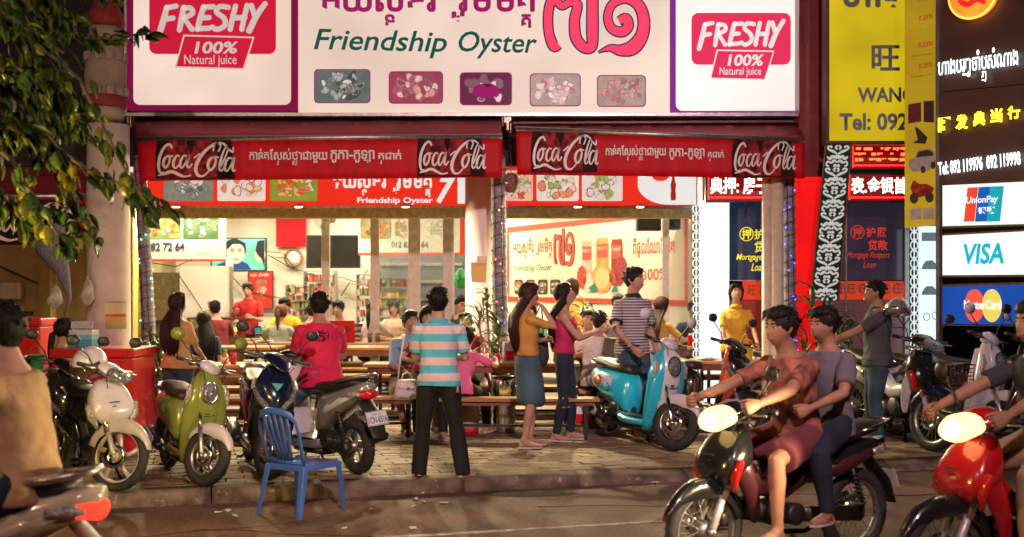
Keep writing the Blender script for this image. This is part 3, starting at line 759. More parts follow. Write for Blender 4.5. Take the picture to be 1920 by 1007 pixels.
    # legshield / front apron
    if style == 'retro':
        a = MB(); secs = []
        prof = [(.30, .235, .02, .43), (.34, .175, .055, .56), (.70, .145, .075, .545), (.455, .18, .1, .5)]
        # vertical loft: sections by height (z, x front, x back, half width)
        hs = [(.16, .30, .20, .13), (.24, .37, .24, .155), (.34, .42, .30, .175), (.46, .455, .335, .190), (.58, .495, .345, .192), (.70, .520, .350, .178), (.80, .515, .350, .150), (.88, .490, .345, .115), (.935, .45, .35, .07), (.95, .42, .37, .03)]
        a.loft([vring(z, xf, xb, w) for z, xf, xb, w in hs]); a.obj('front_apron', main, rt)
        fp = MB()     # centre panel, proud of the apron
        hs2 = [(.44, .470, .40, .070), (.50, .488, .42, .088), (.58, .510, .44, .098), (.70, .533, .44, .103), (.80, .529, .43, .098), (.88, .503, .42, .082), (.94, .462, .40, .05), (.955, .43, .40, .02)]
        fp.loft([vring(z, xf, xb, w) for z, xf, xb, w in hs2]); fp.obj('front_panel', front, rt)
        bz = MB(); Hc = Matrix.Translation((.512, 0, .775)) @ Matrix.Rotation(R(82), 4, 'Y')
        E = Hc @ Matrix.Scale(1.32, 4, (1, 0, 0))
        bz.lathe([(.058, .0), (.073, .012), (.074, .026), (.068, .032), (.064, .028)], 32, E); hl_b = bz.obj('headlight_ring', CHR, rt)
        hl = MB(); hl.lathe([(.066, .01), (.064, .028), (.05, .040), (.026, .047), (0, .049)], 28, E); hl.obj('headlight', lit or LENS, hl_b)
        for s in (-1, 1):
            sg = MB(); sg.tube([(.455, s * .150, .83), (.483, s * .160, .76), (.470, s * .178, .67)], [(.014, .016), (.028, .02), (.010, .012)], 12, side=(0, 1, 0), dome=.5); sg.obj('front_signal', CLR, rt)
        vt = MB()
        for dz in (0, .022): vt.box((.523 - dz * .1, 0, .575 + dz), (.016, .062 - dz, .009))
        for s in (-1, 1): vt.tube([(.50, s * .055, .583), (.521, s * .054, .583)], .007, 8)
        vt.obj('grille', BLK, rt, bevel=.002)
        # rear of apron and inner panel
        ip = MB(); ip.loft([vring(z, xf, xb, w) for z, xf, xb, w in [(.22, .26, .20, .12), (.45, .345, .285, .165), (.7, .36, .30, .155), (.88, .36, .31, .10)]]); ip.obj('inner_panel', inner or main, rt)
    elif style == 'cub':
        for s in (-1, 1):    # wing-shaped leg shields
            a = MB(); hs = [(.30, .28, .05, .075, .015), (.40, .31, .06, .115, .03), (.52, .37, .08, .155, .045), (.64, .42, .10, .165, .05), (.74, .44, .11, .13, .05), (.80, .43, .10, .08, .035)]
            rings = []
            for z, x, dx, y, w in hs:
                rings.append([(x + dx, s * (y - w), z), (x + dx * .6, s * (y + w * .2), z), (x, s * (y + w * .5), z), (x - dx * .5, s * (y + w * .4), z), (x - dx * .3, s * (y + w * .1), z), (x + dx * .3, s * (y - w * .6), z)][::s])
            a.loft(rings); a.obj('leg_shield', side2, rt, sub=1)
            sg = MB(); sg.tube([(.50, s * .195, .71), (.535, s * .175, .62), (.50, s * .13, .53)], [(.024, .02), (.038, .022), (.016, .014)], 12, side=(0, 1, 0), dome=.5); sg.obj('front_signal', AMB if signal else REDL if signal is None else CLR, rt)
        fp = MB(); hull2 = [(.53, .50, .42, .05), (.58, .55, .40, .115), (.63, .585, .38, .165), (.69, .585, .36, .182), (.76, .555, .35, .172), (.83, .51, .35, .145), (.89, .46, .35, .10), (.905, .43, .36, .06)]
        fp.loft([vring(z, xf, xb, w, 4.2) for z, xf, xb, w in hull2]); fp.obj('front_panel', front, rt)
        dk = MB(); dk.box((.583, 0, .735), (.012, .085, .008)); dk.box((.578, 0, .70), (.012, .03, .010)); dk.obj('grille', BLK, rt, bevel=.002)
    else:
        a = MB(); hs = [(.18, .28, .20, .12), (.28, .37, .24, .15), (.40, .43, .30, .175), (.52, .49, .33, .19), (.62, .545, .34, .19), (.72, .555, .35, .175), (.80, .53, .35, .15), (.88, .48, .34, .11), (.94, .42, .35, .06)]
        a.loft([vring(z, xf, xb, w, 2.0) for z, xf, xb, w in hs]); a.obj('front_apron', side2, rt)
        v = MB()     # pointed nose panel
        v.loft([vring(z, xf, xb, w, 1.6) for z, xf, xb, w in [(.50, .56, .45, .015), (.56, .600, .46, .055), (.64, .620, .47, .10), (.74, .600, .46, .145), (.83, .55, .43, .15), (.90, .49, .40, .11), (.93, .45, .40, .05)]]); v.obj('nose_panel', front, rt)
        bdg = MB(); bdg.add([(.612, -.05, .80), (.612, .05, .80), (.632, 0, .735), (.60, -.05, .80), (.60, .05, .80), (.60, 0, .735)], [(0, 2, 1), (3, 4, 5), (0, 1, 4, 3), (1, 2, 5, 4), (2, 0, 3, 5)]); bdg.obj('badge', vsign or ALU, rt)
        for s in (-1, 1):
            hl = MB(); hl.tube([(.50, s * .165, .74), (.555, s * .135, .665), (.600, s * .075, .60), (.61, s * .035, .565)], [(.024, .02), (.036, .028), (.032, .026), (.012, .012)], 12, side=(0, .6 * s, 1), dome=.4); hl.obj('headlight', lit or LENS, rt)
            sg = MB(); sg.tube([(.44, s * .172, .82), (.475, s * .178, .74)], [(.014, .012), (.022, .016)], 10, side=(0, 1, 0), dome=.6); sg.obj('front_signal', CLR, rt)
            lp = MB(); lp.tube([(.48, s * .175, .55), (.42, s * .185, .42), (.33, s * .16, .30)], [(.012, .03), (.012, .04), (.008, .02)], 8, side=(0, 1, 0), dome=.4); lp.obj('side_fin', front, rt)
    # floor and spine
    if cub:
        b = MB(); b.tube([(.40, 0, .72), (.20, 0, .52), (0, 0, .50), (-.2, 0, .62)], [(.05, .07), (.06, .07), (.07, .08), (.09, .09)], 14, side=(0, 1, 0), dome=.3); b.obj('spine_cover', side2, rt)
    else:
        b = MB(); hull(b, [(.30, .13, .235, .035), (.2, .15, .225, .045), (.0, .155, .225, .05), (-.15, .15, .24, .06), (-.22, .13, .26, .06)]); b.obj('lower_fairing', main, rt)
        fl = MB(); fl.lim(-.14, .26, -.13, .13, .270, .285); fl.obj('footboard', floor_m or BLK, rt, bevel=.006)
        sk = MB(); hull(sk, [(.34, .06, .17, .05), (.1, .12, .16, .03), (-.2, .11, .17, .04)]); sk.obj('belly_pan', BLK, rt)
    # rear body
    rb = MB()
    if style == 'retro':
        hull(rb, [(-.10, .09, .44, .16), (-.15, .125, .47, .20), (-.25, .155, .51, .185), (-.40, .172, .545, .16), (-.55, .168, .57, .14), (-.70, .14, .60, .115), (-.80, .09, .625, .075), (-.84, .04, .64, .03)])
        cv = [(-.30, .166, .565, .09), (-.45, .178, .575, .105), (-.60, .172, .59, .095), (-.72, .13, .61, .07)]
    elif style == 'cub':
        hull(rb, [(-.12, .05, .60, .08), (-.2, .09, .61, .11), (-.35, .12, .63, .10), (-.55, .125, .665, .09), (-.72, .10, .70, .07), (-.85, .05, .73, .04)])
        cv = [(-.25, .11, .58, .07), (-.45, .135, .62, .08), (-.62, .125, .67, .06), (-.75, .09, .70, .04)]
    else:
        hull(rb, [(-.10, .08, .44, .16), (-.16, .12, .48, .20), (-.30, .145, .55, .16), (-.48, .152, .62, .12), (-.65, .135, .68, .10), (-.80, .10, .735, .075), (-.90, .05, .77, .04)])
        cv = [(-.22, .125, .50, .06), (-.40, .158, .575, .065), (-.60, .150, .65, .055), (-.78, .11, .715, .035)]
    rb.obj('rear_body', main, rt)
    pn = MB(); hull(pn, cv); pn.obj('side_cover', side2, rt)
    # seat
    st = MB()
    zs = {'retro': .0, 'cub': .05, 'sport': .03}[style]
    st.loft([ring(-.06 + (.05 if cub else -.06), .045, .70 + zs, .02), ring(-.14, .09, .705 + zs, .045), ring(-.25, .125, .715 + zs, .05), ring(-.40, .13, .725 + zs, .052), ring(-.50, .13, .745 + zs, .055), ring(-.62, .12, .76 + zs * 1.3, .052), ring(-.74, .10, .765 + zs * 1.5, .045), ring(-.79, .05, .765 + zs * 1.5, .025)])
    st.obj('seat', seatm, rt)
    # grab rail, tail
    zt = {'retro': .70, 'cub': .80, 'sport': .80}[style]
    gr = MB(); gr.tube([(-.55, .125, zt + .02), (-.72, .13, zt + .05), (-.86, .07, zt + .075), (-.87, 0, zt + .075), (-.86, -.07, zt + .075), (-.72, -.13, zt + .05), (-.55, -.125, zt + .02)], .011 if style != 'sport' else .016, 10); gr.obj('grab_rail', CHR if style != 'sport' else ALU, rt)
    tx = {'retro': -.81, 'cub': -.83, 'sport': -.885}[style]; tz = {'retro': .62, 'cub': .69, 'sport': .715}[style]
    tl = MB(); tl.tube([(tx + .06, -.085, tz), (tx, -.04, tz), (tx - .005, .0, tz), (tx, .04, tz), (tx + .06, .085, tz)], [(.03, .018), (.042, .026), (.046, .028), (.042, .026), (.03, .018)], 12, side=(0, 0, 1), dome=.4); tl.obj('tail_light', tail_lit or REDL, rt)
    for s in (-1, 1):
        sg = MB(); sg.tube([(tx + .17, s * .135, tz), (tx + .08, s * .118, tz + .005), (tx + .03, s * .09, tz)], [(.018, .012), (.028, .018), (.016, .012)], 10, side=(0, 0, 1), dome=.5); sg.obj('rear_signal', CLR, rt)
    rf = MB(); rf.tube([(tx + .10, 0, tz - .06), (tx - .03, 0, tz - .20), (tx - .10, 0, tz - .36)], [(.075, .012), (.085, .012), (.075, .006)], 12, side=(0, 1, 0), dome=.3); rf.obj('rear_mudguard', BLK, rt)
    if plate:
        pt = thing('licence_plate', None, None, (tx - .075, 0, tz - .20)); pt.parent = rt; pt.rotation_euler = (R(-18), 0, R(-90)); pt.rotation_euler = (Matrix.Rotation(R(-90), 4, 'Z') @ Matrix.Rotation(R(-20), 4, 'X')).to_euler()
        MB().box((0, 0, 0), (.215, .003, .125)).obj('plate_sheet', mat('plate_white', (.62, .63, .66), .4), pt, bevel=.004)
        ed = MB()
        blue = mat('plate_blue', (.03, .07, .25), .5)
        for z in (-.056, .056): ed.box((0, -.0025, z), (.205, .002, .004))
        for x in (-.101, .101): ed.box((x, -.0025, 0), (.004, .002, .109))
        ed.obj('plate_border', blue, pt)
        letters('lettering', '1CN-6516', blue, pt, (0, -.003, -.014), w=.185, h=.058, bold=.02)
        letters('lettering', 'ភ្នំពេញ', blue, pt, (.0, -.003, .036), w=.09, h=.026)
    # engine, shock, exhaust, stand
    en = MB()
    if cub:
        en.tube([(.12, -.09, .36), (.12, .09, .36)], .085, 18, dome=.2); en.tube([(.12, 0, .36), (.33, 0, .40)], [.06, .055], 14)
        for i in range(6): en.tube([(.20 + i * .022, 0, .372 + i * .004), (.208 + i * .022, 0, .373 + i * .004)], .072, 16)
        en.tube([(-.05, -.08, .33), (-.05, .08, .33)], .07, 16, dome=.2)
        en.tube([(-.05, .06, .33), (rx, .06, r)], [(.02, .05), (.02, .05)], 10, side=(0, 1, 0))
    else:
        en.tube([(-.18, .07, .30), (-.40, .085, .285), (rx, .09, r)], [(.05, .085), (.055, .095), (.05, .08)], 16, side=(0, 1, 0), dome=.4)
        en.tube([(-.12, 0, .31), (-.30, 0, .31)], [.08, .095], 16, dome=.3); en.tube([(-.30, -.05, .31), (-.30, -.11, .31)], .075, 18, dome=.15)
        en.tube([(rx, .10, r), (rx, .145, r)], .055, 16, dome=.2)
        for i in range(7): en.tube([(-.38 - i * .03, .139 - i * .001, .22), (-.38 - i * .03, .139 - i * .001, .34)], .005, 6)
    en.obj('engine', DMT, rt)
    sh = MB(); p0, p1 = Vector((rx + .02, .10, r + .04)), Vector((rx + .12, .10, .60)); sh.tube([p0, p1], .012, 8)
    hx = []
    for i in range(90):
        t = i / 89; q = p0.lerp(p1, .1 + .8 * t); a = t * 2 * PI * 8; hx.append(q + Vector((math.cos(a) * .026, math.sin(a) * .026, 0)))
    sh.tube(hx, .0055, 6); sh.obj('shock_absorber', DMT, rt)
    ex = MB(); ex.tube([(-.02, -.08, .20), (-.30, -.12, .17), (-.45, -.135, .22)], [.018, .018, .022], 10); ex.tube([(-.42, -.140, .215), (-.55, -.148, .26), (-.82, -.155, .335)], [(.045, .04), (.058, .05), (.052, .046)], 18, dome=.35); ex.obj('exhaust', BLK if style != 'retro' else DMT, rt)
    hs_ = MB(); hs_.tube([(-.50, -.195, .262), (-.62, -.206, .30), (-.78, -.205, .34)], [(.010, .040), (.012, .052), (.010, .042)], 12, side=(0, 1, 0), dome=.4); hs_.obj('exhaust_shield', ALU if style != 'retro' else mat('shield_pale', (.55, .53, .54), .3, .2), rt)
    if style == 'retro': MB().tube([(.0, .10, .2), (-.05, .16, .02)], .012, 8).obj('side_stand', BLK, rt)
    else: MB().tube([(.02, .10, .22), (-.03, .20, -.01)], .012, 8).obj('side_stand', BLK, rt)
    cs = MB()
    for s in (-1, 1): cs.tube([(-.15, s * .07, .17), (-.28, s * .12, .07), (-.36, s * .14, .065)], .012, 8)
    cs.obj('centre_stand', BLK, rt)
    if rack:
        rk = MB()
        rk.tube([(.56, .12, .95), (.62, .13, .72), (.78, .13, .70), (.80, -.13, .70), (.62, -.13, .72), (.56, -.12, .95)], .007, 6)
        rk.obj('front_basket', CHR, rt)
    return rt
def vring(z, xf, xb, w, p=2.3, n=20):
    """horizontal section at height z, front at xf, back at xb, half width w; bulges forward"""
    xc = (xf + xb) / 2; hx = (xf - xb) / 2; out = []
    for j in range(n):
        a = 2 * PI * j / n; c, s = math.cos(a), math.sin(a)
        cx = abs(c) ** (2 / p) * (1 if c > 0 else -1); sy = abs(s) ** (2 / p) * (1 if s > 0 else -1)
        out.append((xc + hx * cx, w * sy, z - (.015 * cx)))
    return out
def ring2(stg, c, w, h, n=16):
    out = []
    for j in range(n):
        a = 2 * PI * j / n; out.append(stg((c[0] - .25 * h * math.sin(a), c[1] + w * math.cos(a), c[2] + h * math.sin(a))))
    return out
# ================================================================== ground, kerb, paving
def structure(mb, name, m, **k): return tag(mb.obj(name, m, **k), kind='structure')
ASPH = mat('asphalt', (.135, .068, .05), .72, var=.45, scale=1.1, bump=.6, bscale=170, wear=((.05, .034, .03), .9, .56))
nt_ = ASPH.node_tree; bb_ = nt_.nodes['Principled BSDF']; src_ = bb_.inputs['Base Color'].links[0].from_socket
tc_ = nt_.nodes.new('ShaderNodeTexCoord'); vn_ = nt_.nodes.new('ShaderNodeTexVoronoi'); vn_.inputs['Scale'].default_value = 55; nt_.links.new(tc_.outputs['Object'], vn_.inputs['Vector'])
rp_ = nt_.nodes.new('ShaderNodeValToRGB'); rp_.color_ramp.elements[0].color = (.55, .55, .55, 1); rp_.color_ramp.elements[1].color = (1.35, 1.3, 1.25, 1); rp_.color_ramp.elements[1].position = .75
nt_.links.new(vn_.outputs['Color'], rp_.inputs[0]); ml_ = nt_.nodes.new('ShaderNodeMix'); ml_.data_type = 'RGBA'; ml_.blend_type = 'MULTIPLY'; ml_.inputs[0].default_value = 1
nt_.links.new(src_, ml_.inputs[6]); nt_.links.new(rp_.outputs[0], ml_.inputs[7]); nt_.links.new(ml_.outputs[2], bb_.inputs['Base Color'])
structure(MB().lim(-45, 45, -25, 60, -.3, 0), 'road', ASPH)
cr_rnd = random.Random(4); TAR = mat('tar_crack', (.02, .014, .012), .6, var=.3)
for i, (x, y, a, n_) in enumerate(((-2.2, 8.0, .25, 26), (.2, 8.9, .1, 22), (-.9, 7.4, -.9, 12), (1.4, 9.2, .35, 20), (-2.8, 7.6, .5, 14))):
    p = Vector((x, y, .0005)); pts = [p.copy()]
    for k in range(n_): a += cr_rnd.uniform(-.35, .35) * .6; p = p + Vector((math.cos(a) * .11, math.sin(a) * .11, 0)); pts.append(p.copy())
    structure(MB().ribbon(pts, [cr_rnd.uniform(.006, .018) for _ in pts], .004, (0, 0, 1)), 'road_crack', TAR)
road_l = MB(); a, b = Vector((-.9, 7.72, 0)), Vector((2.6, 8.75, 0))
road_l.add([a, b, b + Vector((-.02, .05, 0)), a + Vector((-.02, .05, 0)), *[p + Vector((0, 0, .004)) for p in (a, b, b + Vector((-.02, .05, 0)), a + Vector((-.02, .05, 0)))]], [(4, 5, 6, 7), (0, 1, 5, 4), (1, 2, 6, 5), (2, 3, 7, 6), (3, 0, 4, 7)])
structure(road_l, 'lane_line', mat('road_paint_worn', (.40, .34, .30), .8, var=.4, scale=9, wear=((.12, .08, .065), 6, .5)))
KU = Vector((1, .285, 0)).normalized(); KN = Vector((-KU.y, KU.x, 0)); K0 = Vector((-1.35, 9.30, 0)); PZ = .12
def kerb_y(x): return K0.y + (x - K0.x) * .285
PAVM = mat('pavement_concrete', (.13, .095, .065), .85, var=.3, scale=3, bump=.3)
pv = MB(); L = 16
q = [K0 - KU * L + KN * .16, K0 + KU * L + KN * .16, Vector((K0 + KU * L).to_tuple()) + Vector((0, 12, 0)), K0 - KU * L + Vector((0, 22, 0))]
pv.add([(p.x, p.y, 0) for p in q] + [(p.x, p.y, PZ - .022) for p in q], [(4, 5, 6, 7), (0, 1, 5, 4), (1, 2, 6, 5), (2, 3, 7, 6), (3, 0, 4, 7), (0, 3, 2, 1)])
pavement = structure(pv, 'pavement', PAVM)
PVM = [mat('paver_%d' % i, c, .72, var=.35, scale=6, bump=.35, bscale=60, wear=((.05, .035, .03), 3.5, .6)) for i, c in enumerate([(.22, .15, .088), (.18, .12, .07), (.255, .18, .11)])]
proto_p = []
for i in range(6):
    g = MB(); jit = lambda a: rnd.uniform(-a, a)
    x, y = .142, .068
    top = [(-x + .006 + jit(.003), -y + .006 + jit(.003)), (x - .006 + jit(.003), -y + .006 + jit(.003)), (x - .006 + jit(.003), y - .006 + jit(.003)), (-x + .006 + jit(.003), y - .006 + jit(.003))]
    vs = [(sx * x, sy * y, -.03) for sx, sy in ((-1, -1), (1, -1), (1, 1), (-1, 1))] + [(sx * x, sy * y, -.006) for sx, sy in ((-1, -1), (1, -1), (1, 1), (-1, 1))] + [(a_, b_, jit(.0012)) for a_, b_ in top]
    fs = [(0, 1, 5, 4), (1, 2, 6, 5), (2, 3, 7, 6), (3, 0, 4, 7), (4, 5, 9, 8), (5, 6, 10, 9), (6, 7, 11, 10), (7, 4, 8, 11), (8, 9, 10, 11)]
    g.add(vs, fs); me = g.mesh('paver'); me.materials.append(PVM[i % 3]); proto_p.append((me, vs, fs))
cand = []
for j in range(44):
    for i in range(-62, 62):
        u = i * .292 + (.146 if j % 2 else 0); v = .24 + j * .144
        c = K0 + KU * u + KN * v
        if c.y > 14.0 or abs(c.x) > 8.5: continue
        px = 960 + c.x * F / c.y
        if px < -150 or px > 2100: continue
        vis = (700 < px < 1240 and c.y > kerb_y(c.x) + .2)
        cand.append((0 if vis else 1, c.y, c))
cand.sort(key=lambda t: (t[0], t[1]))
rest = MB()
for n_, (v_, y_, c) in enumerate(cand):
    me, vs, fs = proto_p[rnd.randrange(6)]
    M = Matrix.Translation((c.x, c.y, PZ + rnd.uniform(-.004, .004))) @ Matrix.Rotation(math.atan2(KU.y, KU.x) + rnd.uniform(-.012, .012), 4, 'Z') @ Matrix.Rotation(rnd.uniform(-.012, .012), 4, 'X')
    if n_ < 300:
        o = bpy.data.objects.new('paver', me); C.objects.link(o); o.parent = pavement; o.matrix_local = M
    else:
        rest.mi = rnd.randrange(3); rest.add(vs, fs, False, M)
tag(rest.obj('paver_field', PVM, pavement), kind='stuff')
kerb = bpy.data.objects.new('kerb', None); C.objects.link(kerb); tag(kerb, kind='structure')
KM = mat('kerb_concrete', (.15, .105, .085), .85, var=.4, scale=7, bump=.5, bscale=50, wear=((.42, .34, .32), 9, .60))
for i in range(-12, 14):
    a = K0 + KU * (i * 1.0 + .006); b = K0 + KU * (i * 1.0 + .994); g = MB(); rings = []
    drop = lambda u: max(0, min(1, (u - 1.6) / 1.2)) * .075          # the kerb sinks into a ramp on the right
    for t in range(9):
        p = a.lerp(b, t / 8); d = drop(i + t / 8); w1 = .008 * noise.noise(p * 5); w2 = .012 * noise.noise(p * 9 + Vector((3, 0, 0)))
        sec = [(0, -.05), (0 + w1, PZ - .035 - d + w2), (.025 + w1, PZ - .008 - d * .9 + w2 * .5), (.155, PZ + .003 - d * .3 + w2 * .3), (.158, -.05)]
        rings.append([(p + KN * s_[0]) + Vector((0, 0, s_[1])) for s_ in sec])
    g.loft(rings); g.obj('kerb_stone', KM, kerb)
# gutter ramp stain
TZ = .22
TERM = mat('terrace_tiles', (.30, .25, .19), .5, var=.25, scale=3, bump=.1)
structure(MB().lim(-7.5, 9, 14.1, 24, 0, TZ), 'terrace_floor', TERM)

# ================================================================== helper for sign faces
class Pl:
    """an upright plane through ground points A and B (seen from the street); pixels map on to it"""
    def __init__(s, A, B):
        s.A = Vector((A[0], A[1], 0)); d = Vector((B[0] - A[0], B[1] - A[1], 0)); s.u = d.normalized(); s.n = Vector((s.u.y, -s.u.x, 0)); s.rz = math.atan2(s.u.y, s.u.x)
    def at(s, x, y):
        r = Vector(((x - 960) / F, 1, 0)); t = s.A.dot(s.n) / r.dot(s.n); Y = t
        p = r * t; return Vector(((p - s.A).dot(s.u), 0, CH + (HY - y) * Y / F))
    def root(s, name, label, cat, x, y, group=None):
        a = s.at(x, y); w = s.A + s.u * a.x; s.r = thing(name, label, cat, (w.x, w.y, a.z), s.rz, group); s.o = a; return s.r
    def L(s, x, y, off=0): p = s.at(x, y) - s.o; return Vector((p.x, -off, p.z))
    def poly(s, mb, pts, y0, y1): return plate(mb, [s.L(*p) for p in pts], y0, y1)
    def rect(s, mb, x0, y0, x1, y1, f=-.01, b=0, r=0):
        A_, B_ = s.L(x0, y1), s.L(x1, y0)
        if r: rr = r * (B_.x - A_.x) / (x1 - x0); return plate(mb, rrect(A_.x, B_.x, A_.z, B_.z, rr), f, b)
        return mb.lim(A_.x, B_.x, f, b, A_.z, B_.z)
    def rectobj(s, name, m, x0, y0, x1, y1, f=-.01, b=0, r=0, parent=None, bevel=0):
        o = s.rect(MB(), x0, y0, x1, y1, f, b, r).obj(name, m, parent or s.r, bevel=bevel)
        if name == 'food_picture': lumps(s, m, x0, y0, x1, y1, f, parent or s.r)
        return o
    def text(s, st, m, x0, y0, x1, y1, off=.012, rot=0, name='lettering', parent=None, **k):
        A_, B_ = s.L(x0, y1), s.L(x1, y0)
        return letters(name, st, m, parent or s.r, ((A_.x + B_.x) / 2, -off, (A_.z + B_.z) / 2), w=B_.x - A_.x, h=B_.z - A_.z, rot=(0, rot, 0), **k)
    def khmer(s, clusters, m, x0, y0, x1, y1, off=.012, bold=.02, name='lettering', subs=.55, parent=None, ext=.002):
        """clusters: 'base' or 'base|sub' (sub drawn small underneath); ' ' is a gap"""
        mb = MB(); x = 0; kk = (s.L(x1, y1).x - s.L(x0, y1).x)
        for c in clusters:
            if c == ' ': x += .35; continue
            b_, _, sub = c.partition('|')
            me = text(b_, None, 1, bold=bold) if 0 else text_raw(b_, bold)
            if me is None: continue
            vs, fs, w, x_0 = me
            mb.add([(v[0] - x_0 + x, -ext - v[2] * 8e-5, v[1]) for v in vs], fs)
            if sub:
                t = text_raw(sub, bold * 1.5)
                if t: mb.add([((v[0] - t[3]) * subs + x + (w - t[2] * subs) / 2, -ext - v[2] * 8e-5, v[1] * subs - .42) for v in t[0]], t[1])
            x += w + .07
        W = x - .07; A_, B_ = s.L(x0, y1), s.L(x1, y0); sx = (B_.x - A_.x) / W; sz = (B_.z - A_.z) / 1.15
        mb.v = [(A_.x + v[0] * sx, v[1] - off, A_.z + (v[2] + .42) * sz) for v in mb.v]
        return mb.obj(name, m, parent or s.r)
def text_raw(st, bold=0):
    """glyph outlines filled one contour at a time, so crossing strokes stay solid"""
    from mathutils.geometry import tessellate_polygon
    cu = bpy.data.curves.new('t', 'FONT'); cu.body = st; cu.size = 1
    o = bpy.data.objects.new('t', cu); C.objects.link(o); dg = bpy.context.evaluated_depsgraph_get(); dg.update(); o = o.evaluated_get(dg)
    cv = o.to_curve(dg); loops = []
    for sp in cv.splines:
        bz = sp.bezier_points; L = []
        for i in range(len(bz)):
            a, b = bz[i], bz[(i + 1) % len(bz)]
            for q in range(4):
                t = q / 4; u = 1 - t; p = a.co * u ** 3 + a.handle_right * 3 * u * u * t + b.handle_left * 3 * u * t * t + b.co * t ** 3
                if not L or (L[-1] - p.xy).length > 1e-4: L.append(p.xy)
        if len(L) > 3: loops.append(L)
    o.to_curve_clear(); o = o.original; C.objects.unlink(o); bpy.data.objects.remove(o); bpy.data.curves.remove(cu)
    if not loops: return None
    area = lambda L: sum(L[i - 1].x * L[i].y - L[i].x * L[i - 1].y for i in range(len(L))) / 2
    big = max((area(L) for L in loops), key=abs); sg = 1 if big > 0 else -1; ar = [area(L) for L in loops]
    if bold:
        for k, L in enumerate(loops):
            n = len(L); out = []
            for i in range(n):
                d = (L[(i + 1) % n] - L[i - 1])
                if d.length > 1e-7: d.normalize()
                out.append(L[i] + Vector((d.y, -d.x)) * bold * .8 * sg)
            loops[k] = out
    def inside(p, L):
        c = False
        for i in range(len(L)):
            a, b = L[i - 1], L[i]
            if (a.y > p.y) != (b.y > p.y) and p.x < (b.x - a.x) * (p.y - a.y) / (b.y - a.y) + a.x: c = not c
        return c
    vs = []; fs = []
    for k, L in enumerate(loops):
        if ar[k] * sg < 0: continue
        holes = [H for m, H in enumerate(loops) if ar[m] * sg < 0 and abs(ar[m]) < abs(ar[k]) and inside(H[0], L)]
        poly = [[Vector((p.x, p.y, 0)) for p in Q_] for Q_ in [L] + holes]; o0 = len(vs); flat = [p for Q_ in poly for p in Q_]
        fs += [tuple(o0 + i for i in t) for t in tessellate_polygon(poly)]; vs += [(p.x, p.y, k) for p in flat]
    xs = [v[0] for v in vs]; return vs, fs, max(xs) - min(xs), min(xs)
FOODC = {}
def lumps(pl, m, x0, y0, x1, y1, f, parent):
    """flat printed pieces of food on a dish"""
    cols, es = FOODC[m.name]; rr = random.Random(m.name); g = MB(); ms = []
    for i, c in enumerate(cols):
        for k, q in enumerate((1.25, .6)): ms.append(mat('%s_piece_%d%d' % (m.name, i, k), tuple(min(.9, v * q) for v in c), .35, var=.35, scale=40, emit=tuple(min(1, v * q) for v in c) if es else None, es=es * .8))
    n = rr.randrange(26, 34); el_ = rr.uniform(.35, .8)
    for i in range(n):
        a = rr.uniform(0, 6.28); q = rr.random() ** .5; cx = (x0 + x1) / 2 + (x1 - x0) * .40 * q * math.cos(a); cy = (y0 + y1) / 2 + (y1 - y0) * .38 * q * math.sin(a)
        r_ = (y1 - y0) * rr.uniform(.10, .19); t0 = rr.uniform(0, 3.14); bend = rr.uniform(-.5, .5)
        for sc_, mi in ((1, 2 * rr.randrange(len(cols)) + 1), (.78, 2 * rr.randrange(len(cols)))):
            pts = []
            for k in range(14):
                b = 2 * PI * k / 14; u = r_ * sc_ * math.cos(b); v = r_ * sc_ * el_ * math.sin(b) + bend * u * u / r_
                x = cx + u * math.cos(t0) - v * math.sin(t0); y = cy + u * math.sin(t0) + v * math.cos(t0); pts.append((min(x1 - 1, max(x0 + 1, x)), min(y1 - 1, max(y0 + 1, y))))
            f2 = f - .0007 - i * .00009 - (.00005 if sc_ < 1 else 0); g.mi = mi; g.add([Vector((p.x, f2, p.z)) for p in [pl.L(*p_) for p_ in pts]], [tuple(range(14))])
    tag(g.obj('food_print', ms, parent), kind='stuff')
def food(name, cols, es=0., scale=14, seed=0., dist=1.5, kind='v'):
    """ground colour of a printed food picture: its dish or sauce"""
    FOODC[name] = (cols, es); c = cols[-1]
    return mat(name, c, .4, var=.25, scale=6, emit=c if es else None, es=es, spec=.15)
def backlit(name, col, s, var=.25, scale=.9, paint=None):
    """translucent sign face with tubes behind it: uneven brightness"""
    if name in MC: return MC[name]
    m = mat(name, paint or tuple(c * .6 for c in col), .6, var=0, emit=col, es=s, spec=.12); nt = m.node_tree; b = nt.nodes['Principled BSDF']
    tc = nt.nodes.new('ShaderNodeTexCoord'); nz = nt.nodes.new('ShaderNodeTexNoise'); nz.inputs['Scale'].default_value = scale; nz.inputs['Detail'].default_value = 1.5; nt.links.new(tc.outputs['Object'], nz.inputs['Vector'])
    mr = nt.nodes.new('ShaderNodeMapRange'); mr.inputs[1].default_value = .3; mr.inputs[2].default_value = .7; mr.inputs['To Min'].default_value = s * (1 - var); mr.inputs['To Max'].default_value = s * (1 + var)
    nt.links.new(nz.outputs[0], mr.inputs[0]); nt.links.new(mr.outputs[0], b.inputs['Emission Strength'])
    return m
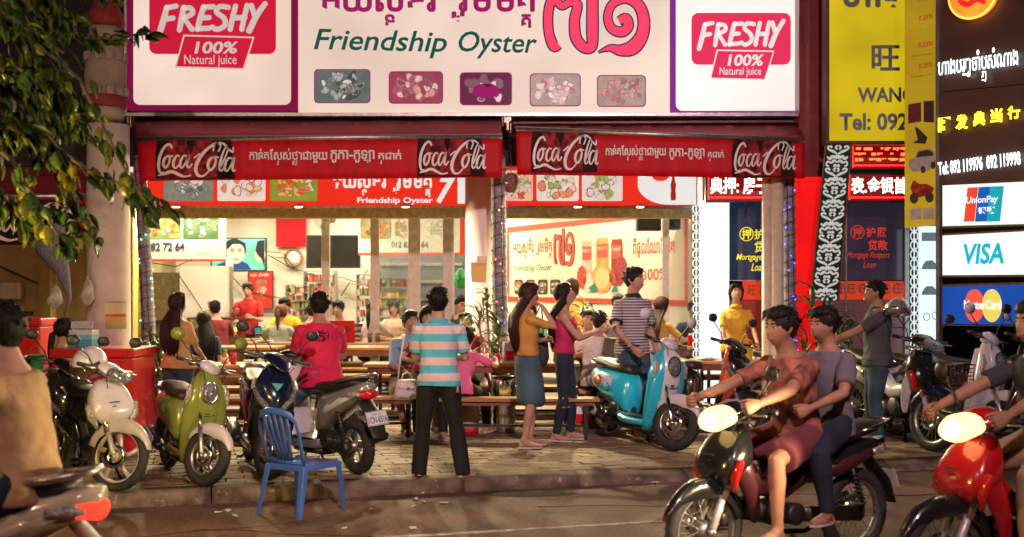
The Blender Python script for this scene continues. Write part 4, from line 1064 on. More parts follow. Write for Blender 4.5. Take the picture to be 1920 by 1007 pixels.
def cola(mb, pl, x0, y0, x1, y1, off):
    """flowing white script, drawn stroke by stroke"""
    A_, B_ = pl.L(x0, y1), pl.L(x1, y0); W = B_.x - A_.x; H = B_.z - A_.z
    q = lambda pts: [((x - 885) / 430, (975 - y) / 430, w / 430) for x, y, w in pts]
    st = [[(968, 832, 10), (952, 812, 13), (925, 826, 15), (900, 870, 17), (892, 920, 17), (902, 952, 12), (922, 950, 6)],
          [(890, 966, 4), (925, 958, 15), (965, 948, 18), (1005, 962, 16), (1035, 972, 11), (1072, 966, 3)],
          [(950, 868, 7), (928, 880, 14), (918, 908, 15), (928, 928, 12), (946, 912, 12), (955, 882, 11), (945, 868, 8), (972, 872, 5)],
          [(1010, 872, 8), (994, 868, 10), (978, 890, 14), (974, 918, 14), (988, 930, 9), (1008, 910, 5)],
          [(1052, 872, 9), (1034, 868, 11), (1016, 892, 13), (1012, 920, 13), (1024, 928, 9), (1046, 896, 9), (1060, 864, 12), (1050, 912, 13), (1060, 928, 8), (1078, 908, 4)],
          [(1088, 880, 8), (1122, 858, 9)],
          [(1222, 850, 5), (1236, 822, 8), (1222, 806, 11), (1196, 814, 14), (1150, 846, 17), (1112, 892, 20), (1098, 936, 20), (1112, 966, 16), (1142, 968, 11), (1172, 944, 6)],
          [(1196, 846, 5), (1200, 820, 7), (1222, 804, 9), (1256, 812, 12), (1284, 838, 12), (1304, 850, 9), (1306, 826, 4)],
          [(1204, 872, 7), (1178, 886, 15), (1166, 916, 16), (1178, 940, 13), (1200, 922, 13), (1210, 890, 12), (1198, 872, 8), (1226, 878, 5)],
          [(1232, 930, 7), (1260, 880, 8), (1278, 832, 8), (1262, 830, 7), (1240, 880, 13), (1230, 930, 13), (1240, 944, 8), (1256, 926, 4)],
          [(1300, 884, 9), (1282, 880, 11), (1264, 904, 14), (1260, 934, 14), (1274, 944, 9), (1296, 910, 9), (1312, 876, 12), (1302, 930, 13), (1308, 946, 7), (1318, 936, 3)]]
    S_ = [q(s_) for s_ in st]; hh = 175 / 430
    return brush(mb, S_, A_.x, A_.z, W, H / hh, y=-off, th=.002)

# ================================================================== the big shop sign
FR = mat('frame_dark', (.05, .025, .02), .45, .3, var=.2)
cream = backlit('sign_face_cream', (.80, .645, .54), .84, .2, .7, (.42, .36, .33)); creamR = backlit('sign_face_white', (.90, .85, .80), .94, .12, .6, (.42, .4, .4))
mag = glow('sign_magenta', (.26, .006, .075), .55, (.15, .005, .04)); vio = glow('sign_violet', (.24, .035, .30), .7, (.1, .015, .12)); redp = glow('sign_red', (.66, .012, .05), .8, (.2, .005, .01)); redpR = glow('sign_red_pink', (.80, .035, .11), .9, (.2, .01, .02))
S = Pl((-5, 14.2), (5, 14.2))
S.root('shop_sign', 'long backlit oyster restaurant sign above the red awnings', 'sign', 885, 214)
S.rectobj('sign_box', FR, 236, -110, 1532, 215, 0, .28, bevel=.01)
S.rectobj('border_panel', mag, 239, -108, 559, 208, -.012, -.001); S.rectobj('border_panel', vio, 1256, -108, 1529, 213, -.012, -.001)
S.rectobj('sign_face', cream, 251, -98, 546, 197, -.018, -.0125, r=12); S.rectobj('sign_face', cream, 559.5, -108, 1255.5, 212, -.012, -.001); S.rectobj('sign_face', creamR, 1267, -98, 1515, 208, -.018, -.0125, r=12)
edge = MB(); S.rect(edge, 234, 212, 1533, 218, -.03, .0); S.rect(edge, 234, -112, 239, 211, -.03, 0); S.rect(edge, 1528.5, -112, 1533, 211, -.03, 0); edge.obj('aluminium_trim', ALU, S.r)
wt = glow('sign_white', (.78, .66, .62), .62, (.4, .36, .33)); wtR = glow('sign_bright_white', (.9, .8, .8), .8, (.4, .38, .38))
for (x0, y0, x1, y1, px, rp, wm, dy) in ((281, -20, 518, 102, [(345, 66), (478, 70), (459, 132), (329, 128)], redp, wt, 0), (1296, 25, 1482, 122, [(1343, 94), (1451, 96), (1434, 152), (1330, 149)], redpR, wtR, 0)):
    S.rectobj('red_panel', rp, x0, y0, x1, y1, -.024, -.0185, r=13)
    S.poly(MB(), px, -.030, -.0245).obj('tag_border', wm, S.r)
    cx = sum(p[0] for p in px) / 4; cy = sum(p[1] for p in px) / 4
    S.poly(MB(), [(cx + (x - cx) * .955, cy + (y - cy) * .90) for x, y in px], -.034, -.0305).obj('tag_panel', rp, S.r)
kf = dict(bold=.035, shear=.18)
def freshy(x0, y0, x1, y1, m):
    """brush capitals, drawn by hand"""
    A_, B_ = S.L(x0, y1), S.L(x1, y0); W = (B_.x - A_.x); H = B_.z - A_.z; w = .05
    L = [[(.07, .88, w), (.04, .45, w * 1.2), (0, .0, w * 1.1)], [(.07, .86, w), (.16, .92, w)], [(.05, .48, w), (.13, .52, w)],
         [(.23, .88, w), (.21, .5, w * 1.1), (.19, .12, w)], [(.23, .86, w), (.30, .84, w), (.31, .66, w), (.22, .52, w)], [(.23, .52, w * .8), (.31, .14, w)],
         [(.42, .90, w), (.385, .5, w * 1.1), (.36, .14, w)], [(.42, .88, w), (.51, .90, w)], [(.39, .52, w), (.47, .54, w)], [(.36, .16, w), (.47, .18, w)],
         [(.65, .88, w), (.57, .90, w), (.54, .72, w), (.61, .52, w), (.62, .28, w), (.55, .14, w), (.50, .22, w)],
         [(.72, .92, w), (.69, .5, w), (.67, .14, w)], [(.83, .94, w), (.80, .5, w), (.78, .14, w)], [(.70, .52, w), (.81, .54, w)],
         [(.87, .94, w), (.90, .60, w)], [(1.0, 1.0, w), (.92, .60, w * 1.1), (.85, .10, w * 1.2)]]
    g = MB()
    for st in L:     # round ends
        brush(g, [st], A_.x, A_.z, W, H, y=-.026, th=.003)
        for e in (st[0], st[-1]):
            c = (A_.x + e[0] * W, A_.z + e[1] * H); r_ = e[2] * W / 2
            plate(g, [(c[0] + r_ * math.cos(2 * PI * i / 10), c[1] + r_ * math.sin(2 * PI * i / 10)) for i in range(10)], -.0292, -.026)
    g.obj('lettering', m, S.r)
freshy(300, 8, 498, 64, wt); freshy(1310, 40, 1468, 92, wtR)
for (a_, b_, m_) in (((366, 79, 448, 102), (347, 104, 445, 127), wt), ((1363, 103, 1431, 125), (1348, 127, 1426, 146), wtR)):
    S.text('100%', m_, *a_, off=.036, bold=.03, shear=.15); S.text('Natural juice', m_, *b_, off=.036, bold=.004)
grn = glow('sign_green', (.005, .085, .065), .8)
for w_, (x0, x1, dy) in (('Friendship', (589, 838, 0)), ('Oyster', (860, 1007, 3))):
    S.text(w_, grn, x0, 57 + dy, x1, 108 + dy, off=.015, bold=.012, shear=.22, rot=R(1.2))
purp = glow('sign_purple', (.30, .012, .12), .8)
S.khmer(['អ', 'យ', 'ស|ទ', 'ទ័', 'រ', ' ', 'រួ', 'ម', 'មិ', 'ត|ត'], purp, 600, -32, 1003, 52, off=.015, bold=.03)
navy = glow('sign_navy', (.012, .022, .10), .8)
g71 = [[(1222, 250, 50), (1195, 262, 58), (1168, 190, 52), (1163, 90, 52), (1180, 10, 52), (1215, 15, 46), (1243, 38, 40), (1285, 15, 46), (1328, 30, 52), (1312, 110, 56), (1318, 210, 60), (1362, 268, 58), (1408, 265, 56), (1412, 180, 64), (1412, 60, 62), (1412, -60, 60)],
       [(1560, 120, 44), (1600, 105, 54), (1612, 150, 58), (1575, 182, 56), (1518, 160, 50), (1498, 95, 46), (1525, 25, 46), (1600, -5, 50), (1670, 30, 60), (1700, 110, 64), (1690, 200, 70), (1640, 268, 80), (1570, 285, 60), (1510, 272, 34), (1445, 296, 6)]]
A0 = S.L(640, 0); k3 = S.L(641, 0).x - S.L(640, 0).x
def strokes(sts, extra): return [[(x / 3, -y / 3, (w + extra) / 3) for x, y, w in s_] for s_ in sts]
brush(MB(), strokes(g71, 10), A0.x, A0.z, k3, k3, y=-.014, th=.003).obj('numeral_outline', navy, S.r)
brush(MB(), strokes(g71, -6), A0.x, A0.z, k3, k3, y=-.019, th=.003).obj('numeral', glow('sign_pink', (.80, .055, .13), .9), S.r)
FC = [[(.02, .05, .06), (.35, .45, .45), (.75, .75, .68), (.12, .2, .2)], [(.25, .03, .09), (.72, .30, .30), (.85, .55, .50), (.35, .06, .12)], [(.08, .01, .06), (.22, .02, .10), (.75, .65, .68), (.12, .01, .06)], [(.75, .72, .68), (.30, .05, .07), (.70, .55, .50), (.45, .40, .38)], [(.35, .05, .07), (.55, .18, .16), (.10, .12, .10), (.45, .38, .35)]]
for i, (x0, y0, x1, y1) in enumerate(((589, 130, 695, 194), (729, 134, 831, 195), (862, 136, 960, 198), (993, 138, 1089, 200), (1119, 141, 1211, 201))):
    fr_ = S.rectobj('picture_border', purp, x0, y0, x1, y1, -.016, -.0125, r=8)
    S.rectobj('food_picture', food('food_s%d' % i, FC[i], .40, 13, i), x0 + 2, y0 + 2, x1 - 2, y1 - 2, -.019, -.0165, r=7, parent=fr_)
    if i == 2:   # a crab on its plate
        cr = MB(); cc = S.L((x0 + x1) / 2, (y0 + y1) / 2 + 4)
        plate(cr, [(cc.x + .17 * math.cos(2 * PI * j / 24), cc.z + .09 * math.sin(2 * PI * j / 24)) for j in range(24)], -.022, -.0195); cr.obj('crab_print', purp, fr_)

# ================================================================== awnings
def cloth_mat(n, c, es=0): return mat(n, c, .55, var=.12, scale=3, bump=.12, emit=c if es else None, es=es)
RED = mat('awning_red', (.52, .004, .014), .55, var=.14, scale=2.5, bump=.35, bscale=5, stretch=(2.5, 1, .35), spec=.2)
MAR = mat('awning_top_red', (.34, .020, .035), .6, var=.2, scale=2, bump=.15)
COLAB = mat('cola_dark', (.03, .008, .007), .65, var=.8, scale=5, spec=.12)
WPR = mat('print_white', (.75, .72, .70), .5, var=.03)
def awning(label, bl, br, fl, fr, vbl, vbr, yb, yf, panels, texts, group='red awnings over the restaurant front'):
    """back corners, front corners and valance corners as pixels; yb, yf depths"""
    A, B = P(*bl, yb), P(*br, yb); c, d = P(*fl, yf), P(*fr, yf); e, f = P(*vbl, yf), P(*vbr, yf)
    pl = Pl((c.x, yf), (d.x, yf)); pl.root('awning', label, 'awning', vbl[0], vbl[1], group); rt = pl.r; o = rt.location
    g = MB(); N = 14; rings = []
    for i in range(N + 1):
        t = i / N; b_, f_ = A.lerp(B, t), c.lerp(d, t); sag = .015 * math.sin(t * PI * 7) ** 2
        m_ = b_.lerp(f_, .5) - Vector((0, 0, .02 + sag)); rings.append([b_ - o, m_ - o, f_ - o, f_ - o - Vector((0, 0, .006)), m_ - o - Vector((0, 0, .006)), b_ - o - Vector((0, 0, .006))])
    g.loft(rings); g.obj('awning_cloth', MAR, rt)
    w = lambda p, q: MB().tube([p - o, q - o], .03, 12)
    w(c + Vector((0, -.02, .005)), d + Vector((0, -.02, .005))).obj('front_bar', ALU, rt); w(A + Vector((0, .03, 0)), B + Vector((0, .03, 0))).obj('roller_tube', mat('roller_pink', (.45, .2, .22), .5), rt)
    v = MB(); cols = 60; rows = 5; wav = lambda t, s_: -.035 + .018 * math.sin(t * 41) * s_ + .010 * math.sin(t * 97 + 1) * s_
    gv = [[None] * (rows + 1) for _ in range(cols + 1)]
    vs = []; fs = []
    for i in range(cols + 1):
        for j in range(rows + 1):
            t = i / cols; s_ = j / rows; p = c.lerp(d, t).lerp(e.lerp(f, t), s_) - o
            vs.append((p.x, wav(t, s_ ** .6) * .45, p.z - .012))
    for i in range(cols):
        for j in range(rows): fs.append((i * (rows + 1) + j, i * (rows + 1) + j + 1, (i + 1) * (rows + 1) + j + 1, (i + 1) * (rows + 1) + j))
    v.add(vs, fs, True); v.obj('valance', RED, rt, solid=.003)
    for (x0, y0, x1, y1) in panels:
        p_ = MB(); pl.poly(p_, [(x0 + 2, y0), (x1 - 6, y0), (x1 - 2, y0 + (y1 - y0) * .45), (x1 + 2, y1), (x0, y1), (x0 - 1, y0 + (y1 - y0) * .45)], -.038, -.034); pn_ = p_.obj('print_panel', COLAB, rt)
        bt = MB()    # blurred bottles behind the script
        for q_ in (.28, .62):
            xx = x0 + (x1 - x0) * q_; hw = (x1 - x0) * .17
            pl.poly(bt, [(xx - hw * .6, y0 + 1), (xx + hw * .6, y0 + 1), (xx + hw, y0 + (y1 - y0) * .4), (xx + hw, y1 - 2), (xx - hw, y1 - 2), (xx - hw, y0 + (y1 - y0) * .4)], -.040, -.0385)
        bt.obj('bottle_print', mat('bottle_print', (.26, .02, .03), .65, var=.6, scale=14, spec=.12), pn_)
        cola(MB(), pl, x0 + 3, y0 + 5, x1 + 2, y1 - 3, .043).obj('script_lettering', WPR, pn_)
    for (tt, x0, y0, x1, y1) in texts: pl.khmer(tt, WPR, x0, y0, x1, y1, off=.040, bold=.02)
    hw_ = mat('bracket_metal', (.25, .22, .2), .35, .8)
    for (a_, s_) in ((A, 1), (B, -1)):
        br_ = MB(); q = a_ - o; br_.box(q + Vector((s_ * -.05, .02, .0)), (.07, .14, .17)); br_.tube([q + Vector((-s_ * .03, -.05, .02)), q + Vector((-s_ * .03, -.05, -.12))], .022, 8); br_.obj('bracket', hw_, rt, bevel=.008)
        f_ = (c if s_ == 1 else d) - o; MB().tube([q + Vector((s_ * .12, 0, -.05)), (q + f_) / 2 + Vector((s_ * .30, 0, -.10)), f_ + Vector((s_ * .1, .02, -.01))], .017, 8).obj('folding_arm', ALU, rt)
    sk = MB()     # closing strip at the ends
    return rt
K1 = ['កា', 'ន់', 'តែ', 'ស|រ', 'ស់', 'ថ|ល', 'ា', 'ជា', 'មួ', 'យ']; K2 = ['កូ', 'កា', '-', 'កូ', 'ឡា']; K3 = ['ត|រ', 'ជា', 'ក់']
awning('wide red cola awning on the left, valance straight and fully lit', (252, 221), (938, 219), (258, 262), (942, 257), (262, 338), (942, 331), 14.25, 13.5,
       [(294, 262, 440, 336), (783, 257, 908, 331)], [(K1, 469, 283, 615, 310), (K2, 621, 279, 703, 310), (K3, 710, 285, 753, 308)])
awning('shorter red cola awning on the right, sloping towards the red pillar', (962, 232), (1500, 229), (968, 243), (1509, 264), (970, 326), (1508, 333), 14.25, 13.5,
       [(996, 248, 1118, 323), (1372, 260, 1487, 332)], [(K1, 1135, 276, 1248, 301), (K2, 1254, 276, 1320, 304), (K3, 1326, 284, 1356, 303)])

# ================================================================== building shell
WALL = mat('plaster_warm', (.74, .68, .57), .8, var=.10, scale=2, bump=.1, wear=((.42, .36, .27), 1.8, .62)); WALW = mat('plaster_white', (.72, .69, .64), .7, var=.06, scale=2, bump=.05)
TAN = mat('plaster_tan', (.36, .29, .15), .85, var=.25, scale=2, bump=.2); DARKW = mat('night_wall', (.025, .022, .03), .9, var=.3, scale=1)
b_ = thing('restaurant_building', 'open fronted shophouse holding the bright oyster restaurant', 'building', (-1.2, 16, 0)); o_ = b_.location
def bw(name, m, *lims, bevel=0): x0, x1, y0, y1, z0, z1 = lims; return MB().lim(x0 - o_.x, x1 - o_.x, y0 - o_.y, y1 - o_.y, z0, z1).obj(name, m, b_, bevel=bevel)
bw('back_wall', WALL, -7, 3.0, 20.6, 20.8, .2, 4)
bw('side_wall', TAN, -6.05, -5.9, 15, 20.6, .2, 4)
bw('ceiling', WALL, -5.9, 3.2, 15.2, 20.6, 3.35, 3.45)
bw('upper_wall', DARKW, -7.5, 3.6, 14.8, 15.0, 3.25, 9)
bw('lintel', mat('beam_cream', (.55, .47, .28), .7, var=.2), -5.7, 2.42, 15.3, 15.5, 2.62, 2.80)
bw('party_wall', WALW, 2.5, 2.62, 15.4, 20.6, .22, 3.3)
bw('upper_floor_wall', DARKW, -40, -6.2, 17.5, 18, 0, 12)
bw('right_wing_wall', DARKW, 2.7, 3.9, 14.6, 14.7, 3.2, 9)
# menu lightbox over the opening
M_ = Pl((-5, 15.05), (5, 15.05)); M_.root('menu_lightbox', 'glowing red menu lightbox with seafood pictures under the awnings', 'sign', 780, 388)
mred = glow('menu_red', (.85, .03, .015), .8, (.4, .03, .02)); mwh = glow('menu_white', (.85, .90, .88), .8, (.4, .4, .4))
M_.rectobj('sign_box', FR, 236, 290, 1308, 389, 0, .22); M_.rectobj('sign_face', mred, 250, 290, 1306, 386, -.012, -.001)
M_.rectobj('end_panel', mwh, 236, 290, 249.5, 386, -.012, -.001); M_.rectobj('lower_trim', ALU, 234, 386.2, 1310, 391, -.03, 0)
FD = [[(.10, .12, .12), (.45, .5, .48), (.85, .88, .85), (.2, .25, .22)], [(.9, .88, .8), (.75, .25, .08), (.9, .6, .35), (.85, .85, .8)], [(.7, .08, .02), (.9, .45, .15), (.85, .8, .7), (.25, .35, .05)], [(.85, .82, .78), (.70, .10, .05), (.25, .40, .10), (.85, .6, .45)], [(.80, .75, .65), (.35, .45, .15), (.75, .30, .15), (.9, .88, .8)], [(.30, .45, .10), (.80, .85, .65), (.80, .35, .15), (.85, .85, .85)]]
for i, (x0, x1) in enumerate(((308, 400), (408, 498), (507, 595), (948, 999), (1006, 1085), (1091, 1167))):
    M_.rectobj('food_picture', food('food_m%d' % i, FD[i], .65, 13, 5 + i), x0, 320, x1, 377, -.016, -.0125, r=4)
M_.khmer(['អ', 'យ', 'ស|ទ', 'ទ័', 'រ', ' ', 'រួ', 'ម', 'មិ', 'ត|ត'], mwh, 623, 322, 810, 369, bold=.04)
M_.text('Friendship Oyster', mwh, 670, 370, 812, 384, bold=.03); M_.text('7', mwh, 818, 330, 856, 382, bold=.04, shear=.3); M_.text('1', mwh, 858, 330, 872, 382, bold=.04)
wp = [(1195 + 60 - 60 * math.cos(t), 345 + 39 * math.sin(t)) for t in [PI * .5 * i / 10 for i in range(11)]]
M_.poly(MB(), [(1305, 300)] + [(1196, 300)] + wp[1:] + [(1305, 384)], -.017, -.0125).obj('white_panel', mwh, M_.r)
bt = MB(); c = M_.L(1262, 376); bt.tube([c + Vector((0, -.02, z)) for z in (0, .06, .13, .2, .27, .33)], [(.03, .004), (.036, .004), (.028, .004), (.036, .004), (.018, .004), (.014, .004)], 10, side=(1, 0, 0)); bt.obj('bottle_print', glow('bottle_red', (.35, .02, .02), .8), M_.r)
M_.poly(MB(), [(1238 + 16 * math.cos(t / 16 * 2 * PI), 330 + 10 * math.sin(t / 16 * 2 * PI)) for t in range(16)], -.020, -.0175).obj('round_print', mred, M_.r)
# neighbour on the left: dark tiled back wall and its own awning
n_ = thing('neighbour_wall', 'dim tan shop wall behind the leaves at the far left', 'wall', (-7.3, 15.2, 0)); o2 = n_.location
MB().lim(-6, 2.25, 0, .2, 0, 3.4).obj('plaster_face', TAN, n_)
for z in (1.35, 2.35): MB().lim(-2.5, 1.1, -.03, 0, z, z + .05).obj('wall_rail', DMT, n_)
for x in (-.75, -.1): MB().lim(x, x + .05, -.05, -.031, .2, 3.2).obj('wall_pipe', DMT, n_)
mbx = MB(); q = P(20, 545, 15.1) - o2; mbx.box(q, (.30, .12, .22)); mx_ = mbx.obj('meter_box', mat('meter_grey', (.45, .43, .36), .6), n_, bevel=.02); MB().tube([q + Vector((0, 0, -.1)), q + Vector((-.02, 0, -.6)), q + Vector((.04, 0, -1.3))], .02, 8).obj('cable', BLK, n_)
MB().tube([P(0, 500, 15.05) - o2, P(90, 540, 15.05) - o2, P(110, 440, 15.05) - o2], .012, 6).obj('cable', BLK, n_)
N_ = Pl((-8, 12.6), (-3, 12.6)); N_.root('awning', 'dark red cola awning of the neighbouring shop, half hidden by leaves', 'awning', 80, 462, 'red awnings over the restaurant front')
N_.rectobj('valance', RED, -120, 372, 176, 460, -.01, 0); N_.rectobj('print_panel', COLAB, -60, 374, 146, 459, -.015, -.011); cola(MB(), N_, -50, 380, 145, 452, .02).obj('script_lettering', WPR, N_.r)
a1, a2 = N_.L(-120, 368), N_.L(176, 368); MB().tube([a1, a2], .03, 10).obj('front_bar', ALU, N_.r)
tp = MB(); tp.add([a1, a2, a2 + Vector((-.25, 1.2, .42)), a1 + Vector((0, 1.2, .42)), a1 - Vector((0, 0, .01)), a2 - Vector((0, 0, .01)), a2 + Vector((-.25, 1.2, .41)), a1 + Vector((0, 1.2, .41))], [(0, 1, 2, 3), (7, 6, 5, 4), (0, 4, 5, 1), (1, 5, 6, 2), (2, 6, 7, 3), (3, 7, 4, 0)]); tp.obj('awning_cloth', MAR, N_.r)

# ================================================================== columns
COLM = mat('column_plaster', (.55, .46, .40), .75, var=.14, scale=3, bump=.25, wear=((.30, .23, .17), 2.2, .58))
lc = P(203, 700, 12.5); t_ = thing('column', 'stout round column at the left with a beer can sticker', 'column', (lc.x, 12.5, PZ))
MB().lathe([(.30, 0), (.30, .1), (.235, .14), (.225, 2.0), (.215, 3.3)], 36).obj('shaft', COLM, t_)
can = MB(); cz = GZ(590, 12.27) - PZ
for i in range(9):
    pass
vs = []; fs = []
for i in range(9):
    a = R(-78 + i * 7)
    for z in (0, .02, .27, .29): vs.append((.239 * math.cos(a) * (1 if z in (.02, .27) else 1), .239 * math.sin(a), cz - .15 + z))
for i in range(8):
    for j in range(3): fs.append((i * 4 + j, (i + 1) * 4 + j, (i + 1) * 4 + j + 1, i * 4 + j + 1))
can.add(vs, fs, True); can.obj('can_sticker', band_mat('can_label', [(0, (.3, .28, .2)), (.12, (.42, .33, .08)), (.42, (.45, .06, .03)), (.52, (.5, .45, .25)), (.9, (.3, .28, .2))], 2, cz - .15, cz + .15, .35), t_)
cs = MB(); zz = GZ(230, 12.5) - PZ     # castle-like painted collar
tw_ = thing('castle_tower', 'battlemented tower lantern with red bands above the left column', 'tower', (lc.x - .03, 12.5, GZ(225, 12.5)))
stone = mat('tower_stone', (.30, .24, .20), .8, var=.25, scale=4, bump=.3); tred = mat('tower_red', (.22, .02, .02), .7, var=.2)
MB().lathe([(.19, 0), (.195, .12), (.195, .12)], 30).obj('base_drum', stone, tw_); MB().lathe([(.20, .12), (.215, .16), (.215, .24), (.20, .25)], 30).obj('red_band', tred, tw_)
MB().lathe([(.205, .25), (.215, .45), (.205, .62), (.185, .66), (.17, .9), (.165, .98)], 30).obj('tower_wall', stone, tw_)
for zc, rr_ in ((.25, .222), (.62, .208)):
    for i in range(12):
        a = 2 * PI * i / 12; MB().box((0, 0, 0), (.03, .065, .085)).obj('battlement', stone, tw_, loc=(rr_ * math.cos(a), rr_ * math.sin(a), zc + .04), rot=(0, 0, a))
MB().lathe([(.175, .98), (.20, 1.02), (.19, 1.10), (.03, 1.42), (0, 1.45)], 30).obj('tower_roof', tred, tw_)
pc = P(906, 700, 14.7); t_ = thing('column', 'thick white central column with two beer glass stickers', 'column', (pc.x, 14.75, TZ)); cw = mat('column_white', (.74, .68, .68), .6, var=.08, scale=2, bump=.08)
MB().lathe([(.24, 0), (.24, .08), (.225, .1), (.225, 3.3)], 36).obj('shaft', cw, t_)
bs = MB()
for dx, sc_, mm in ((-.10, .85, 0), (-.01, 1.1, 0)):
    q = Vector((dx, -.228, GZ(530, 14.5) - TZ)); bs.add([(q.x - .05 * sc_, q.y, q.z), (q.x + .045 * sc_, q.y - .003, q.z), (q.x + .058 * sc_, q.y - .002, q.z + .30 * sc_), (q.x - .06 * sc_, q.y, q.z + .30 * sc_)], [(0, 1, 2, 3)])
bs.obj('beer_glass_sticker', band_mat('beer_label', [(0, (.5, .45, .4)), (.1, (.62, .42, .10)), (.62, (.55, .30, .12)), (.74, (.62, .50, .25)), (.88, (.6, .58, .5))], 2, GZ(530, 14.5) - TZ, GZ(530, 14.5) - TZ + .33, .3), t_, solid=.003)
yl = thing('pilaster', 'narrow mustard pilaster beside the stout left column', 'column', (GX(237, 14.4), 14.5, TZ)); MB().lim(-.07, .08, -.1, .1, 0, 2.9).obj('shaft', mat('mustard', (.42, .34, .08), .7, var=.15), yl)
for x, w_, lab in ((1437, .055, 'slim cream awning post, left one of the close pair'), (1456, .085, 'thicker cream awning post, right one of the close pair')):
    q = thing('awning_post', lab, 'post', (GX(x, 13.7), 13.7, PZ)); MB().lathe([(w_ * 1.0, 0), (w_, .05), (w_ * .95, 3.2)], 18).obj('tube', mat('post_cream', (.60, .52, .40), .5, var=.1), q); MB().lathe([(w_ * 1.9, 0), (w_ * 1.9, .012), (w_ * 1.02, .02)], 18).obj('base_plate', DMT, q)
# trunks wrapped in cable and fairy lights
WRAP = mat('wrapped_trunk', (.26, .25, .30), .8, var=.3, scale=6, bump=.6, stretch=(1, 1, 5))
def bulbmat(c): return glow('bulb_%s' % c[0], c[1], 9)
BC = {'b': ('blue', (.05, .08, 1)), 'g': ('green', (.05, .9, .35)), 'r': ('red', (1, .08, .04)), 'o': ('orange', (1, .35, .08))}
def trunk(label, xt, yt, xb, yb, Y, wpx, cols, z0):
    b0 = Vector((GX(xb, Y), Y, z0)); tp_ = P(xt, yt, Y); tp_.z = max(tp_.z, 3.25); w = wpx * Y / F / 2
    rt = thing('tree_trunk', label, 'tree trunk', b0, group='trunks wrapped in fairy lights'); d = tp_ - b0
    pts = [d * t for t in [i / 24 for i in range(25)]]
    MB().tube(pts, [(w * (1.12 - .15 * i / 24 + .03 * (i % 2)), w * (1.1 - .15 * i / 24)) for i in range(25)], 14, side=(1, 0, 0)).obj('trunk', WRAP, rt)
    hx = [d * t + Vector((math.cos(t * 2 * PI * 21) * w * 1.15, math.sin(t * 2 * PI * 21) * w * 1.15, 0)) for t in [i / 420 for i in range(421)]]
    MB().tube(hx, .0045, 5).obj('light_wire', BLK, rt)
    for i in range(2): MB().tube([d * t + Vector((w * (.4 - .9 * i), -w * 1.12, 0)) for t in (0, .3, .6, 1)], .004, 5).obj('light_wire', BLK, rt)
    rr = random.Random(int(xt)); nb = 19
    bm_ = {}
    for i in range(nb):
        t = (i + rr.random() * 1.4) / nb * .95; a = rr.uniform(PI * 1.05, PI * 1.95); cc = BC[cols[rr.randrange(len(cols))]]
        if cc[0] not in bm_:
            me = MB().ball((0, 0, 0), .0085, 8).mesh('bulb'); me.materials.append(bulbmat(cc)); bm_[cc[0]] = me
        o = bpy.data.objects.new('bulb', bm_[cc[0]]); C.objects.link(o); o.parent = rt; o.location = d * t + Vector((math.cos(a) * w * 1.18, math.sin(a) * w * 1.18 - .008, 0))
    return rt
trunk('leaning wrapped trunk with green fairy lights beside the left column', 262, 335, 288, 790, 13.8, 23, 'ggggo', PZ)
trunk('wrapped trunk with blue and red fairy lights before the central column', 934, 330, 940, 760, 13.85, 27, 'bbbrro', PZ)
trunk('wrapped trunk with blue fairy lights next to the red pillar', 1478, 330, 1484, 760, 13.8, 22, 'bbbbb', PZ)

# ================================================================== street lamps that light the road (behind and beside the photographer)
def street_lamp(x, y, h, power, col, label, tx, ty, size=.35, spread=180):
    rt = thing('street_lamp', label, 'street lamp', (x, y, 0), group='street lamps along the road')
    MB().lathe([(.12, 0), (.12, .3), (.07, .35), (.045, h)], 16).obj('pole', DMT, rt)
    d = Vector((tx - x, ty - y, 0)).normalized()
    MB().tube([(0, 0, h - .1), tuple(d * .6 + Vector((0, 0, h + .25))), tuple(d * 1.4 + Vector((0, 0, h + .3)))], .03, 8).obj('arm', DMT, rt)
    hd_ = MB(); hd_.tube([tuple(d * 1.3 + Vector((0, 0, h + .31))), tuple(d * 1.9 + Vector((0, 0, h + .31)))], [(.14, .06), (.10, .05)], 14, dome=.4); hd_.obj('lamp_head', ALU, rt)
    gl = MB(); c = d * 1.6 + Vector((0, 0, h + .235)); gl.box(c, (.3, .2, .012), rz=math.atan2(d.y, d.x)); gl.obj('lamp_glass', glow('sodium_glass_%d' % int(x * 10), col, 8), rt)
    lamp('lamp_light', (x + c.x, y + c.y, c.z - .03), power, col, size, target=(tx, ty, 0), spread=spread)
LEV = 1.0
street_lamp(1.5, -3.5, 7.0, 235 * LEV, (1, .66, .66), 'street lamp behind the photographer to the right', .3, 15, spread=58)
street_lamp(-7.0, -2.5, 7.0, 310 * LEV, (1, .58, .44), 'street lamp behind the photographer to the left', -2, 10)
# ================================================================== inside the restaurant
def tube_lamp(x, y, z, power, label, along='x', L=1.2, col=(1, .86, .58)):
    rt = thing('fluorescent_lamp', label, 'lamp', (x, y, z), 0 if along == 'x' else R(90), 'fluorescent lamps on the restaurant ceiling')
    MB().lim(-L / 2, L / 2, -.03, .03, .02, .07).obj('housing', WALW, rt, bevel=.006)
    MB().tube([(-L / 2 + .02, 0, 0), (L / 2 - .02, 0, 0)], .014, 10).obj('tube', glow('tube_white', (1, .95, .82), 9), rt)
    lamp('lamp_light', (x, y, z - .03), power * 1.8, col, L if along == 'x' else .08, sy=.08 if along == 'x' else L, target=(x, y + .001, 0))
for i, (x, y, p_, pos) in enumerate(((-4.3, 18.9, 62, 'over the left rear tables by the television'), (-2.6, 17.2, 62, 'over the middle tables'), (-2.2, 19.6, 45, 'above the drinks shelves'), (-.9, 18.6, 45, 'inside the glass room'), (.6, 16.6, 30, 'in front of the juice banner'), (1.7, 15.9, 22, 'near the loudspeakers'), (-4.6, 16.6, 45, 'near the left doorway'))):
    tube_lamp(x, y, 3.28, p_, 'white fluorescent tube lamp ' + pos)
